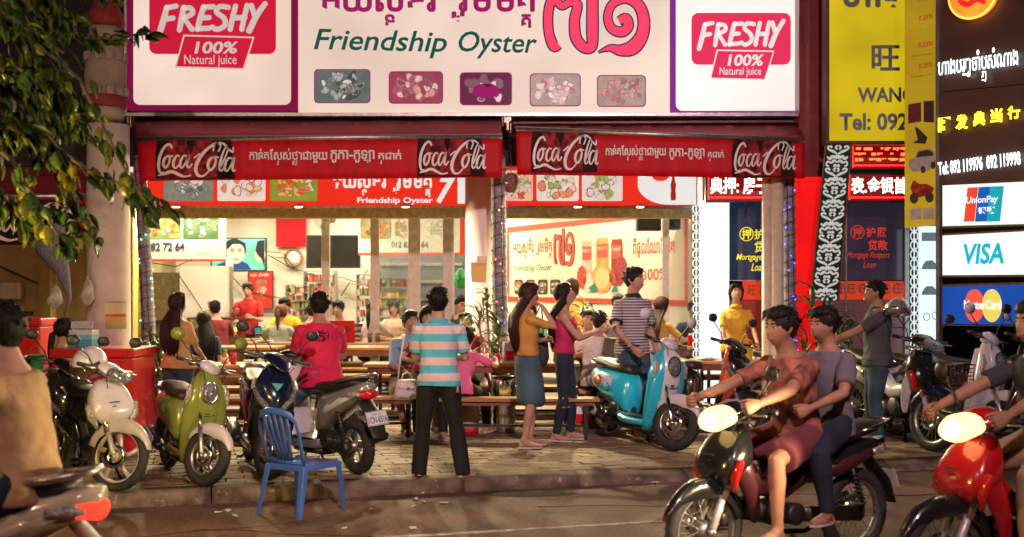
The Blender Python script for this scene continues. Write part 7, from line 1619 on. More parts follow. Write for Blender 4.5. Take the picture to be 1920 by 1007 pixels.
# plants: dracaenas at the foot of the trunks
LFM = [mat('leaf_plant_%d' % i, c, .4, var=.35, scale=20, coat=.15) for i, c in enumerate([(.035, .085, .02), (.06, .12, .025), (.10, .14, .03)])]
lfp = []
for i in range(3):
    g = MB(); pts = [(0, 0, 0), (0, .06, .07), (0, .15, .11), (0, .25, .09), (0, .33, .03)]; ws_ = [.012, .034, .040, .028, .003]
    rings = [[Vector(p) + Vector((-w / 2, 0, .008)), Vector(p), Vector(p) + Vector((w / 2, 0, .008)), Vector(p) + Vector((0, 0, -.002))] for p, w in zip(pts, ws_)]
    g.loft(rings); me = g.mesh('leaf'); me.materials.append(LFM[i]); lfp.append(me)
def dracaena(label, x, y, z, h, n, sp=.2, heads=5, seed=1, cat='plant'):
    rr = random.Random(seed); rt = thing('potted_plant', label, cat, (x, y, z), group='bushy dracaenas by the wrapped trunks')
    MB().lathe([(.13, 0), (.18, .22), (.19, .24), (.17, .24), (.16, .21), (0, .21)], 22).obj('pot', mat('pot_clay', (.18, .10, .07), .8, var=.3), rt)
    hs = []
    for k in range(heads):
        e = Vector((rr.uniform(-sp, sp), rr.uniform(-sp, sp) * .7, h * (.35 + .65 * (k + 1) / heads))); hs.append(e)
        MB().tube([(0, 0, .2), tuple(e * .5 + Vector((0, 0, .05))), tuple(e)], .013, 7).obj('stem', mat('stem_brown', (.12, .09, .05), .8), rt)
    for i in range(n):
        e = hs[i % heads]; o = bpy.data.objects.new('leaf', lfp[rr.randrange(3)]); C.objects.link(o); o.parent = rt
        o.location = e + Vector((rr.uniform(-.02, .02), rr.uniform(-.02, .02), rr.uniform(-.12, .03))); o.rotation_euler = (rr.uniform(-.5, 1.1), rr.uniform(-.2, .2), rr.uniform(0, 6.28)); s_ = rr.uniform(.65, 1.05); o.scale = (s_, s_, s_)
dracaena('bushy green dracaena under the green fairy lights at the left', GX(289, 12.6), 12.6, PZ, .92, 78, .17, 6, 2); dracaena('dracaena between the white column and the woman in the skirt', GX(928, 13.4), 13.45, PZ, 1.38, 70, .2, 5, 3); dracaena('dark bushy dracaena in front of the scroll board', GX(1545, 13.0), 13.0, PZ, 1.42, 90, .26, 7, 4); dracaena('small dracaena behind the woman with the phone', GX(1095, 13.6), 14.4, PZ, 1.3, 40, .12, 3, 5)
# blue plastic chair
CB = mat('chair_blue', (.04, .11, .40), .32, var=.08, scale=5, coat=.35, wear=((.10, .16, .36), 5, .66), bump=.03)
def plastic_chair(loc, rz, label):
    """faces +y; rear legs and slatted back at -y"""
    rt = thing('plastic_chair', label, 'chair', loc, rz); sh = .43
    g = MB(); hw_f, hw_b = .235, .20; rows = 9; top = []; N = 8
    for j in range(rows):
        v = j / (rows - 1); y = -.19 + .40 * v; hw = hw_b + (hw_f - hw_b) * v; top.append([(hw * (i / N * 2 - 1), y, sh - .012 * math.sin(PI * v) + (.008 if v > .95 else 0) - .010 * math.cos(PI * (i / N - .5))) for i in range(N + 1)])
    vs = [p for r_ in top for p in r_]; fs = [(j * (N + 1) + i, j * (N + 1) + i + 1, (j + 1) * (N + 1) + i + 1, (j + 1) * (N + 1) + i) for j in range(rows - 1) for i in range(N)]
    g.add(vs, fs, True); g.obj('seat', CB, rt, solid=.008)
    g = MB()
    g.lim(-.232, .232, .20, .214, sh - .05, sh - .004); g.lim(-.20, .20, -.205, -.193, sh - .055, sh - .004)
    for s in (-1, 1): g.bar((s * .203, -.2, sh - .028), (s * .236, .21, sh - .028), .010, .048)
    g.obj('seat_rim', CB, rt, bevel=.003)
    for s in (-1, 1):
        for (x, y, x2, y2) in ((.215, .195, .262, .235), (.19, -.19, .225, -.285)):
            l = MB(); a = Vector((s * x, y, sh - .01)); b = Vector((s * x2, y2, 0)); k = 10
            rings = []
            for i in range(k + 1):
                t = i / k; p = a.lerp(b, t); w = .054 * (1 - .35 * t); th = .0075; sy = 1 if y > 0 else -1
                rings.append([p + Vector((s * w * .5, -sy * w * .6, 0)), p + Vector((s * w * .5, sy * w * .5, 0)), p + Vector((-s * w * .6, sy * w * .5, 0)), p + Vector((-s * w * .6, sy * (w * .5 - th), 0)), p + Vector((s * (w * .5 - th), sy * (w * .5 - th), 0)), p + Vector((s * (w * .5 - th), -sy * w * .6, 0))])
            l.loft(rings, smooth=False); l.obj('leg', CB, rt, bevel=.002)
    # back: arched frame and five slats
    bk = lambda u, z: Vector((u, -.195 - (z - sh) * .30 - .02 * (1 - (u / .22) ** 2) * min(1, (z - sh) / .3), z))
    out = [bk(-.195, sh - .03), bk(-.205, sh + .12), bk(-.215, sh + .26), bk(-.205, sh + .36), bk(-.16, sh + .425), bk(-.08, sh + .45), bk(0, sh + .456), bk(.08, sh + .45), bk(.16, sh + .425), bk(.205, sh + .36), bk(.215, sh + .26), bk(.205, sh + .12), bk(.195, sh - .03)]
    MB().tube(out, [(.020, .008)] * 4 + [(.030, .009)] * 5 + [(.020, .008)] * 4, 10, side=[Vector((1, 0, 0))] * 4 + [Vector((0, 0, 1))] * 5 + [Vector((1, 0, 0))] * 4).obj('back_frame', CB, rt)
    for i in range(5):
        u = (i - 2) * .052; MB().tube([bk(u * .72, sh + .02), bk(u * .85, sh + .14), bk(u * 1.12, sh + .28), bk(u * 1.25, sh + .42)], [(.015, .004), (.017, .005), (.020, .005), (.017, .005)], 8, side=(1, 0, 0)).obj('slat', CB, rt)
    MB().tube([bk(-.19, sh + .025), bk(0, sh + .02), bk(.19, sh + .025)], [(.022, .006)] * 3, 8, side=(0, 0, 1)).obj('lower_rail', CB, rt)
    return rt
plastic_chair((-1.56, 8.72, 0), R(-32), 'empty blue plastic chair standing on the road by the kerb').scale = (.87,) * 3
# litter
PAP = mat('paper_scrap', (.55, .50, .48), .8, var=.2); rr = random.Random(9)
spots = [(333, 942), (410, 960), (440, 966), (428, 957), (700, 921), (752, 912), (760, 922), (780, 920), (793, 924), (780, 935), (795, 940), (833, 942), (776, 948), (696, 954), (774, 990), (1107, 895), (1228, 905), (750, 850), (855, 800), (905, 800), (925, 795), (1225, 905), (645, 990)]
for i, (x, y) in enumerate(spots):
    Y = 1.59 * F / (y - HY) if y > 890 else 1.475 * F / (y - HY); z = 0 if y > 890 else PZ; X = GX(x, Y)
    g = MB(); r_ = rr.uniform(.014, .032)
    vs = [(math.cos(t) * r_ * rr.uniform(.6, 1.5), math.sin(t) * r_ * rr.uniform(.5, 1), rr.uniform(.001, .016)) for t in [2 * PI * k / 7 for k in range(7)]] + [(0, 0, .012)]
    g.add(vs, [(k, (k + 1) % 7, 7) for k in range(7)]); tag(g.obj('paper_scrap', PAP, loc=(X, Y, z + .003), rot=(0, 0, rr.random() * 6), solid=.002), 'small crumpled white paper scrap lying on the ground', 'litter', 'paper scraps on the road and pavement')
# dirt heap on the gutter
g = MB(); rings = []
for i in range(7):
    t = i / 6; rings.append([(math.cos(a) * .42 * (1 - t) * (1 + .2 * noise.noise(Vector((math.cos(a) * 2, math.sin(a) * 2, i)))), math.sin(a) * .16 * (1 - t), .001 + .02 * t ** .6 * (1 + .3 * noise.noise(Vector((math.cos(a) * 5, math.sin(a) * 5, i))))) for a in [2 * PI * k / 26 for k in range(26)]])
g.loft(rings, cap=False); tag(g.obj('dirt_heap', mat('dirt', (.04, .033, .02), .95, var=.6, scale=25, bump=1, bscale=90), loc=(GX(985, 9.55), 9.5, 0)), 'low heap of dark wet dirt at the foot of the kerb', 'dirt', kind='stuff')
# overhanging street tree
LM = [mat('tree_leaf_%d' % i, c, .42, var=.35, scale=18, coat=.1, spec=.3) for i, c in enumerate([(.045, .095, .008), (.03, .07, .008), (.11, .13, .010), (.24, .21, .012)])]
tr = thing('street_tree', 'street tree whose leafy branches hang in from the upper left', 'tree', (-4.6, 5.6, 0)); to = tr.location; BK = mat('bark', (.07, .05, .035), .9, var=.4, bump=.8, scale=8)
MB().tube([(0, 0, 0), (.05, 0, 1.5), (-.05, .1, 3), (.1, 0, 4.6)], [.16, .13, .12, .08], 14).obj('trunk', BK, tr)
for m_ in LM:      # thin leaves let light through
    nt_ = m_.node_tree; b_p = nt_.nodes['Principled BSDF']; tl_ = nt_.nodes.new('ShaderNodeBsdfTranslucent'); mx_s = nt_.nodes.new('ShaderNodeMixShader'); mx_s.inputs[0].default_value = .4
    nt_.links.new(b_p.inputs['Base Color'].links[0].from_socket, tl_.inputs[0]); nt_.links.new(b_p.outputs[0], mx_s.inputs[1]); nt_.links.new(tl_.outputs[0], mx_s.inputs[2]); nt_.links.new(mx_s.outputs[0], nt_.nodes['Material Output'].inputs[0])
lmesh = []
for i, m_ in enumerate(LM):
    g = MB(); n = 9; rings = []
    for k in range(n):
        t = k / (n - 1); w = .034 * math.sin(PI * (t ** .8)) + .001; y = .105 * t; z = -.022 * t * t; rings.append([Vector((-w, y, z + .006)), Vector((0, y, z)), Vector((w, y, z + .006)), Vector((0, y, z - .0012))])
    g.loft(rings); me = g.mesh('leaf'); me.materials.append(m_); lmesh.append(me)
rr = random.Random(21); nl = 0; more = MB(); Yt = 6.2
sprays = [((-60, -40), (40, 60), (150, 150), (240, 330), (290, 400)), ((-60, -80), (60, 10), (120, 60), (200, 72), (275, 62)), ((-60, 120), (30, 180), (110, 280), (180, 330), (240, 350), (330, 405)), ((-60, 220), (20, 300), (70, 380), (110, 440), (130, 460)), ((-40, -60), (30, 30), (60, 110), (80, 190), (100, 250)), ((-60, 60), (0, 120), (60, 170), (140, 230), (190, 270)), ((-60, 300), (-10, 350), (40, 410), (70, 430)), ((-40, 180), (40, 240), (120, 330), (150, 400), (160, 440)), ((40, -60), (80, -20), (110, 20), (130, 40)), ((-60, 0), (10, 40), (60, 60), (120, 100)), ((-60, -20), (-10, 90), (10, 200), (30, 260)), ((-60, 200), (-10, 225), (40, 240), (90, 262)), ((-60, -90), (40, -60), (130, -30), (220, -20)), ((-60, 100), (40, 130), (110, 160), (130, 200))]
for si, sp_ in enumerate(sprays):
    Y0 = Yt + rr.uniform(-.5, .6); pts = [P(x, y, Y0 + k * .08) - to for k, (x, y) in enumerate(sp_)]
    start = Vector((.08, 0, 4.2 + rr.uniform(-1, .4))); br = MB().tube([start, (start + pts[0]) / 2 + Vector((0, 0, .1))] + pts, [.03, .02] + [.012 * (1 - k / (len(pts))) + .003 for k in range(len(pts))], 7); br.obj('branch', BK, tr)
    tot = 66 if si not in (8, 9, 12) else 40
    for k in range(tot):
        t = k / tot * (len(pts) - 1); i = int(t); p = pts[i].lerp(pts[min(i + 1, len(pts) - 1)], t - i); dr = (pts[min(i + 1, len(pts) - 1)] - pts[i]).normalized() if i + 1 < len(pts) else Vector((1, 0, 0))
        sd = rr.choice((-1, 1)); q = p + Vector((rr.uniform(-.05, .05), rr.uniform(-.10, .10), rr.uniform(-.05, .03)))
        dv = (dr * .6 + Vector((rr.uniform(-.5, .5), rr.uniform(-.6, .6), rr.uniform(-1.1, .1)))).normalized()
        Rm = dv.to_track_quat('Y', 'Z').to_matrix().to_4x4() @ Matrix.Rotation(rr.uniform(-1.2, 1.2), 4, 'Y') @ Matrix.Scale(rr.uniform(.6, 1.15), 4); M = Matrix.Translation(q) @ Rm
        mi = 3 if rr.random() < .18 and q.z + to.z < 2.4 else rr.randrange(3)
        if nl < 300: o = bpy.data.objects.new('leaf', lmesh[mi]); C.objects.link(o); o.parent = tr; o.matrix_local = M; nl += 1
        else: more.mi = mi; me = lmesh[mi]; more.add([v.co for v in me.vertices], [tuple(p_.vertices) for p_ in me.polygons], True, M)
tag(more.obj('foliage', LM, tr), kind='stuff')
# yellow lamp of the neighbouring stall that lights the leaves from below
nl_ = thing('stall_lamp', 'yellow hanging bulb of the neighbouring stall outside the frame', 'lamp', (-3.2, 5.5, 1.62)); MB().lathe([(.0, -.06), (.035, -.03), (.03, .02), (.012, .05)], 14).obj('bulb', glow('stall_bulb', (1, .62, .12), 10), nl_); MB().tube([(0, 0, .05), (0, 0, 1.2)], .006, 5).obj('cord', BLK, nl_); lamp('lamp_light', (-3.2, 5.5, 1.5), 260, (1, .66, .14), .06, 'POINT')
# ================================================================== parked and passing two-wheelers
GRN = paint('paint_green', (.20, .24, .045)); WHT = paint('paint_white', (.56, .54, .60)); CYN = paint('paint_cyan', (.015, .46, .66)); NVY = paint('paint_navy', (.010, .016, .05), .3); BKP = paint('paint_black', (.012, .012, .014)); ORG = paint('paint_orange', (.65, .08, .03)); REDP = paint('paint_red', (.42, .01, .015)); SLV = paint('paint_silver', (.35, .34, .36), .5); MRN = paint('paint_maroon', (.08, .01, .015))
hd = lambda dx, dy: math.atan2(dy, dx)
def ride(label, xf, Yf, dx, dy, style, **k):
    """front wheel at pixel column xf and depth Yf, facing (dx, dy)"""
    h = hd(dx, dy); s = k.get('scale', 1); z = k.pop('z', PZ); c = Vector((GX(xf, Yf), Yf, z)) - Vector((math.cos(h), math.sin(h), 0)) * .62 * s
    return scooter(label, c, h, style, **k), c, h
GP = 'scooters and motorbikes parked on the pavement'
ride('olive green retro scooter with a white front mudguard', 384, 9.12, .50, -.86, 'retro', main=GRN, front=GRN, fend=WHT, side2=GRN, steer=30, lean=5, scale=.93, group=GP, mirror_m=GRN, inner=WHT, seatm=mat('seat_brown', (.07, .04, .03), .5, var=.3), floor_m=mat('floor_brown', (.09, .04, .03), .6, var=.3))
ride('white motorbike with a white helmet hung on its handlebar', 226, 8.9, .58, -.82, 'cub', main=BKP, front=WHT, fend=WHT, side2=BKP, steer=38, lean=-3, scale=.92, group=GP, rimm=mat('rim_white', (.55, .50, .50), .35, .2), signal=False)
ride('dark blue sports scooter with twin headlights behind the blue chair', 505, 9.45, .35, -.94, 'sport', main=NVY, front=NVY, fend=mat('fender_dark', (.05, .03, .035), .5), side2=BKP, steer=22, lean=5, scale=.97, group=GP, rimm=mat('rim_dark', (.10, .07, .075), .4, .5), vsign=mat('badge_teal', (.02, .25, .28), .3))
h_ = hd(-.66, .75); rb_c = Vector((GX(672, 9.75), 9.75, PZ)) + Vector((math.cos(h_), math.sin(h_), 0)) * .60
scooter('white and grey scooter seen from behind, carrying the man in pink', rb_c, h_, 'sport', main=SLV, front=BKP, side2=WHT, fend=BKP, steer=-20, lean=4, scale=.96, group=GP, plate=True, wheelk='cast5')
ride('bright blue and white retro scooter in front of the striped shirt man', 1264, 11.2, .46, -.89, 'retro', main=CYN, front=WHT, fend=WHT, side2=WHT, steer=22, lean=5, scale=1.03, group=GP, wheelk='wire', mirror_m=WHT, rimm=CHR)
ride('black scooter with a red flash behind the blue retro scooter', 1395, 11.9, .55, -.83, 'sport', main=BKP, front=BKP, fend=BKP, side2=ORG, steer=12, lean=4, scale=1.0, group=GP)
ride('dark motorbike at the far left behind the white helmet', 112, 9.6, .42, -.9, 'sport', main=NVY, front=BKP, fend=BKP, side2=BKP, steer=18, lean=4, scale=.92, group=GP, mirrors=(1, 1))
ride('white step through motorbike with a silver helmet on its handlebar', 1748, 11.2, .30, -.95, 'cub', main=BKP, front=BKP, fend=NVY, side2=WHT, steer=10, lean=4, scale=1.05, group=GP, wheelk='wire')
ride('white retro scooter in front of the blue payment lightbox', 1885, 11.3, .50, -.86, 'retro', main=WHT, front=WHT, fend=WHT, side2=WHT, steer=15, lean=4, scale=1.08, group=GP, mirror_m=WHT, rack=False)
ride('dark maroon motorbike at the right edge of the parked row', 1960, 10.9, .52, -.85, 'sport', main=MRN, front=MRN, fend=BKP, side2=BKP, steer=12, lean=4, scale=1.08, group=GP)
ride('grey scooter half hidden behind the man in the grey polo', 1590, 12.9, .6, -.8, 'sport', main=SLV, front=SLV, fend=BKP, side2=REDP, steer=8, lean=4, scale=.98, group=GP)
rc = [o for o in bpy.data.objects if o.get('label') == 'bright blue and white retro scooter in front of the striped shirt man'][0]
for i, (x, z, a, b, c) in enumerate(((-.52, .58, .085, .060, (.5, .48, .5)), (-.52, .58, .075, .050, (.03, .03, .05)), (-.51, .575, .055, .036, (.65, .10, .03)), (-.58, .60, .030, .022, (.7, .35, .05)), (-.36, .52, .030, .045, (.05, .30, .5)))):
    MB().tube([(x, -.160, z), (x, -.1815 - i * .0015, z)], [(a, b)] * 2, 22, side=(1, 0, 0)).obj('decal', mat('decal_%d' % i, c, .3, var=.3, scale=40), rc)
# basket on the step-through bike
bk = thing('bicycle_basket', 'dark wire basket fixed before the white step through motorbike', 'basket', P(1790, 705, 11.0)); g = MB()
for i in range(7):
    g.tube([(-.14, -.1, -.10 + i * .035), (.14, -.1, -.10 + i * .035), (.14, .1, -.10 + i * .035), (-.14, .1, -.10 + i * .035)], .003, 4, close=True)
for i in range(9):
    x = -.14 + i * .035; g.tube([(x, -.1, .11), (x, -.1, -.1), (x, .1, -.1), (x, .1, .11)], .003, 4)
tag(g.obj('wire_mesh', DMT, bk), kind='stuff'); g = MB(); g.tube([(-.15, -.11, .11), (.15, -.11, .11), (.15, .11, .11), (-.15, .11, .11)], .007, 6, close=True); g.obj('rim', CHR, bk)
def helmet(loc, rz, m, label, s=1., visor=True, rx_=0):
    rt = thing('helmet', label, 'helmet', loc); rt.rotation_euler = (rx_, 0, rz); g = MB(); n = 28; rows = 12; rings = []
    for i in range(rows + 1):
        t = R(4) + (R(112) - R(4)) * i / rows; rr_ = []
        for j in range(n):
            a = 2 * PI * j / n; cut = max(0, math.cos(a)); tt = t - (max(0, t - R(70)) * .75 * cut ** .6); rr_.append((.125 * s * math.sin(tt) * math.sin(a), .15 * s * math.sin(tt) * math.cos(a), .135 * s * math.cos(tt)))
        rings.append(rr_)
    g.loft(rings, cap=True); g.obj('shell', m, rt)
    g = MB(); g.tube([(x * s, y * s, z * s) for x, y, z in ((-.122, .02, -.03), (-.10, .11, .02), (0, .152, .045), (.10, .11, .02), (.122, .02, -.03))], .006 * s, 6); g.obj('edge_trim', BLK, rt)
    if visor:
        vs = []; 
        for i in range(13):
            a = R(-75 + 150 * i / 12)
            for z, q in ((.05, 1.02), (0, 1.1), (-.06, 1.12)): vs.append((.128 * s * q * math.sin(a), .152 * s * q * math.cos(a), z * s))
        MB().add(vs, [(i * 3 + j, (i + 1) * 3 + j, (i + 1) * 3 + j + 1, i * 3 + j + 1) for i in range(12) for j in range(2)], True).obj('visor', mat('visor', (.10, .05, .045), .08, var=0, trans=.5, alpha=.75, coat=1), rt, solid=.003)
    for s_ in (-1, 1): MB().lathe([(.0, 0), (.014, 0), (.012, .006), (0, .007)], 12, Matrix.Rotation(R(90) * s_, 4, 'Y')).obj('rivet', ALU, rt, loc=(s_ * .122 * s, .01 * s, .005))
    MB().tube([(-.115 * s, 0, -.06 * s), (-.05 * s, .02, -.16 * s), (.05 * s, .02, -.16 * s), (.115 * s, 0, -.06 * s)], .006, 6).obj('chin_strap', BLK, rt)
helmet(P(168, 682, 9.05), R(165), WHT, 'scuffed white open helmet hanging on the white motorbike', 1.0, True, R(-25)); helmet(P(1683, 583, 11.15), R(150), paint('helmet_silver', (.5, .45, .45), .7), 'shiny silver helmet perched on the step through handlebar', .98, False, 0)
# passing traffic (stopped in time)
HLM = glow('head_lamp', (1, .60, .20), 3.2); TLM = glow('tail_lamp', (1, .03, .015), 2.5)
def rpos(X, Y, h, lx, ly=0): return (X + math.cos(h) * lx - math.sin(h) * ly, Y + math.sin(h) * lx + math.cos(h) * ly)
def mover(label, X, Y, h, style, **k): return scooter(label, (X, Y, 0), h, style, lean=0, name='moving_motorbike', group='motorbikes passing on the road', **k)
mover('passing motorbike with lit headlight carrying the rider in the faded red shirt', 1.60, 6.95, R(210), 'cub', scale=.95, main=BKP, front=BKP, fend=BKP, side2=mat('fairing_plum', (.06, .015, .02), .3), lit=HLM, wheelk='wire', tail_lit=None, plate=True, mirrors=(1, 0))
mover('nearest red motorbike with lit headlight at the lower right', 2.80, 6.25, R(200), 'cub', scale=.97, main=REDP, front=REDP, fend=BKP, side2=REDP, lit=HLM, wheelk='wire', mirrors=(0, 1))
mover('passing scooter at the lower left showing its lit red tail light', -2.60, 4.95, R(176), 'sport', main=paint('paint_cream', (.55, .45, .33)), front=BKP, fend=BKP, side2=paint('paint_cream', (.55, .45, .33)), tail_lit=TLM, mirrors=(1, 1))
for x, y, z, c, e, tgt in ((*rpos(1.60, 6.95, R(210), .72), .9, (1, .75, .4), 45, (-3, 7.0, .3)), (*rpos(2.80, 6.25, R(200), .72), .9, (1, .75, .4), 45, (-2, 6, .3))): lamp('headlight_beam', (x, y, z), e, c, .10, target=tgt, spread=110)

# ================================================================== the people
ST1 = (.09, .46, .56); SWH = (.62, .50, .50)
TEE = lambda n, c: mat(n, c, .85, var=.12, scale=5, bump=.25, bscale=300)
DEN = mat('denim_blue', (.035, .075, .12), .85, var=.35, scale=5, bump=.3, bscale=260); DND = mat('denim_dark', (.010, .018, .038), .8, var=.3, scale=6, bump=.3, bscale=260); DNL = mat('denim_light', (.14, .22, .32), .85, var=.3, scale=5, bump=.3)
BT = TEE('trousers_black', (.006, .005, .006)); MCn = TEE('cloth_maroon', (.22, .012, .022)); SKB = TEE('shirt_lightblue', (.26, .36, .48))
def at(px, Y, z=PZ): return (GX(px, Y), Y, z)
# 1 striped man, back to us
p1 = person('man seen from behind in a cyan and pale striped polo and black flared trousers', at(822, 9.66, .075), R(3), H=1.585, lf=(-.16, .06, .07), rf=(.20, -.02, .07), lh=(-.10, .30, 1.02), rh=(.14, .30, 1.02), lpole=(-.5, -.8, -.6), rpole=(.5, -.8, -.6), hpitch=-.28, hyaw=-.15,
            shirt=band_mat('stripes_cyan', [(0, ST1), (.5, SWH)], 2, period=.128, rough=.85, bump=.3), collar=TEE('collar_cyan', ST1), legs=BT, leglen='bell', hair='short', shoem=mat('strap_brown', (.10, .03, .025), .6), footdir={1: (.75, .65, 0), -1: (-.05, 1, 0)}, vox=.010, fat=.97)
g = MB(); q = p1['root'].location; kr = thing('key_ring', 'bunch of keys clipped to the belt of the striped polo man', 'keys', (q.x + .165, q.y - .13, q.z + .80))
for i in range(3): MB().bar((0, 0, 0), (.012 * (i - 1), -.005, -.06), .014, .004).obj('key', ALU, kr)
# 2 woman in mustard top and denim skirt
p2 = person('woman with long hair in a mustard top and denim skirt, hand at her chin', at(990, 11.5), R(-76), H=1.60, fem=True, lf=(-.10, .05, .07), rf=(.13, -.07, .07), rh=(.08, .13, 1.37), rpole=(.3, 1, -.7), lh=(-.02, .20, 1.05), lpole=(-1, -.4, -.2), hyaw=0, hpitch=.06,
            shirt=TEE('top_mustard', (.52, .25, .055)), skirt=mat('denim_skirt', (.05, .105, .14), .85, var=.35, scale=4, bump=.3), tuck=True, hair='long', hairm=band_hair('hair_brown', (.035, .010, .008)), hr=dict(d=(-.5, -.2, .35), n=(0, .3, 1), curl=.5), tone=0, vox=.010, lean=-.05)
# 3 woman in pink tank top, ripped jeans, phone
p3 = person('woman in a pink tank top and ripped dark jeans reading her phone', at(1058, 12.0), R(-96), H=1.60, fem=True, lf=(-.10, .06, .07), rf=(.10, -.08, .07), rh=(.10, .36, 1.13), lh=(-.06, .38, 1.14), rpole=(.6, -.6, -.8), lpole=(-.6, -.6, -.8), hpitch=-.36,
            shirt=TEE('tank_pink', (.50, .015, .10)), tank=True, tuck=True, legs=DND, leglen='tight', hair='long', hr=dict(d=(-.2, 1, .3), n=(.8, .1, .3), curl=.6), vox=.010)
q = p3['root']; rp = MB()      # rips in the jeans
for s_ in (1, -1):
    K = p3['kn'][s_]
    for dz, w_ in ((.09, .05), (.0, .045), (-.09, .045)): rp.tube([K + Vector((-.03, .050, dz)), K + Vector((0, .062, dz + .004)), K + Vector((.03, .050, dz))], [(.009, .006)] * 3, 8, side=(0, 0, 1), dome=.5); rp.tube([K + Vector((s_ * .03, .03, dz)), K + Vector((s_ * .058, .0, dz + .004)), K + Vector((s_ * .03, -.03, dz))], [(.009, .005)] * 3, 8, side=(0, 0, 1), dome=.5)
rp.obj('jean_rips', skinm(0), q)
w3 = q.matrix_basis @ ((p3['wr'][1] + p3['wr'][-1]) / 2 + Vector((-.01, .10, .03))); ph = thing('mobile_phone', 'slim phone held by the woman in the pink tank top', 'phone', w3); ph.rotation_euler = (R(28), 0, R(-96)); MB().lim(-.037, .037, -.075, .075, -.004, .004).obj('phone_body', WPR, ph, bevel=.003); MB().lim(-.033, .033, -.068, .068, .0045, .0055).obj('phone_screen', glow('phone_glass', (.35, .4, .5), .6), ph)
# shoulder bag of the skirt woman
q = p2['root'].matrix_basis @ Vector((-.20, .16, .98)); hb_ = thing('shoulder_bag', 'dark quilted shoulder bag hanging between the two women', 'bag', q); MB().tube([(0, 0, .12), (0, 0, .02), (0, 0, -.12), (0, 0, -.2)], [(.05, .03), (.10, .05), (.11, .06), (.08, .04)], 14, dome=.3).obj('bag_body', mat('bag_dark', (.02, .022, .035), .35, var=.6, scale=30, bump=.6, coat=.3), hb_); MB().tube([(-.05, 0, .12), (-.03, 0, .30), (.03, 0, .42), (.05, 0, .12)], .007, 6).obj('strap', BLK, hb_)
# 4 man in navy striped tee behind the blue scooter
p4 = person('man in a thin striped navy tee with a wristwatch walking behind the blue scooter', at(1186, 12.3), R(-148), H=1.77, rh=(.20, .26, .96), lh=(-.26, .10, .86), rpole=(1, -.5, 0), hpitch=-.12, hyaw=.35, lf=(-.1, .05, .075), rf=(.12, .22, .075),
            shirt=band_mat('stripes_navy', [(0, (.05, .065, .11)), (.45, (.48, .42, .44))], 2, period=.030, rough=.85, bump=.3), collar=TEE('collar_navy', (.012, .016, .035)), coll2=TEE('collar_navy', (0, 0, 0)), legs=DEN, hair='short', shoem=mat('strap_brown', (.1, .03, .02)), tone=0, vox=.010)
W = p4['wr'][1]; E = p4['el'][1]; d_ = (E - W).normalized(); MB().tube([W + d_ * .012, W + d_ * .035], .031, 16).obj('wristwatch', ALU, p4['root'])
# 5 man in pink on the scooter
p5 = person('man in a hot pink tee sitting astride the grey scooter, seen from behind', at(602, 10.25, PZ + .06), R(14), H=1.64, pelvis=(.0, 0, .70), lean=.26, lf=(-.30, .28, .07), rf=(.30, .30, .12), lkp=(-.7, 1, .5), rkp=(.7, 1, .5), lh=(-.10, .44, .92), rh=(.10, .44, .94), lpole=(-.5, -.2, -1), rpole=(.5, -.2, -1), hpitch=-.10,
            shirt=TEE('tee_hotpink', (.62, .012, .075)), legs=DNL, hair='short', tone=0, vox=.010, fat=1.04, hem=-.02)
lg = MB(); I = p5; c, rt_v = I['sp'](.36, -.145); up_ = I['up']; 
for i in range(9): a = 2 * PI * i / 9; lg.bar(c + rt_v * .035 * math.cos(a) + up_ * .035 * math.sin(a), c + rt_v * .055 * math.cos(a) + up_ * .055 * math.sin(a), .012, .006)
lg.tube([c + rt_v * .022 * math.cos(t) + up_ * .030 * math.sin(t) for t in [R(30 + 30 * k) for k in range(6)]] + [c - rt_v * .0 - up_ * .0], .006, 5); lg.tube([c + rt_v * .022 * math.cos(t) - up_ * .02 + up_ * .02 * math.sin(t) for t in [R(90 - 30 * k) for k in range(7)]], .006, 5)
for s_ in (-1, 1): lg.bar(c + rt_v * s_ * .06 - up_ * .03, c + rt_v * s_ * .06 + up_ * .03, .010, .006)
lg.obj('shirt_print', BT, p5['root'])
# 6 woman in pale mustard tee behind the scooters
person('woman with brown hair in a pale yellow polo standing behind the green scooter', at(333, 11.9), R(-16), H=1.50, fem=True, lh=(-.02, .32, .84), rh=(.12, .30, .84), hpitch=-.35, hyaw=-.25, shirt=TEE('polo_sand', (.55, .33, .12)), legs=DEN, hair='long', hairm=band_hair('hair_brown', (.04, .01, .008)), fat=1.05)
person('person in a dark teal tee partly hidden behind the yellow polo woman', at(383, 14.2, TZ), R(20), H=1.55, fem=True, pelvis=(0, 0, .47), lf=(-.12, .4, .07), rf=(.12, .4, .07), shirt=TEE('tee_teal', (.02, .045, .06)), legs=BT, hair='long', detail=False)
# 7 woman in dark green at the left
person('woman with a ponytail in a dark green tee seated at the far left', at(106, 11.6), R(-42), H=1.56, fem=True, pelvis=(0, 0, .52), lf=(-.12, .4, .07), rf=(.12, .4, .07), lean=.12, shirt=TEE('tee_olive', (.030, .045, .03)), legs=BT, hair='pony', rh=(.12, .42, .78), lh=(-.12, .42, .76), hpitch=-.1)
MB().lim(-.17, .17, -.17, .17, .36, .40).obj('stool_seat', RED, tag(thing('stool', 'red plastic stool under the woman with the ponytail', 'stool', at(106, 11.62)))); so = bpy.data.objects['stool']
for sx in (-1, 1):
    for sy in (-1, 1): MB().bar((sx * .14, sy * .14, .36), (sx * .17, sy * .17, 0), .03).obj('leg', RED, so)
def seated(label, px, Y, z, rz, **k):
    d = dict(H=1.62, pelvis=(0, 0, .50), lf=(-.13, .38, .075), rf=(.13, .38, .075), lean=.22, rh=(.14, .42, .80), lh=(-.14, .42, .80), lpole=(-1, -.3, -.5), rpole=(1, -.3, -.5), vox=.015); d.update(k); return person(label, at(px, Y, z), rz, **d)
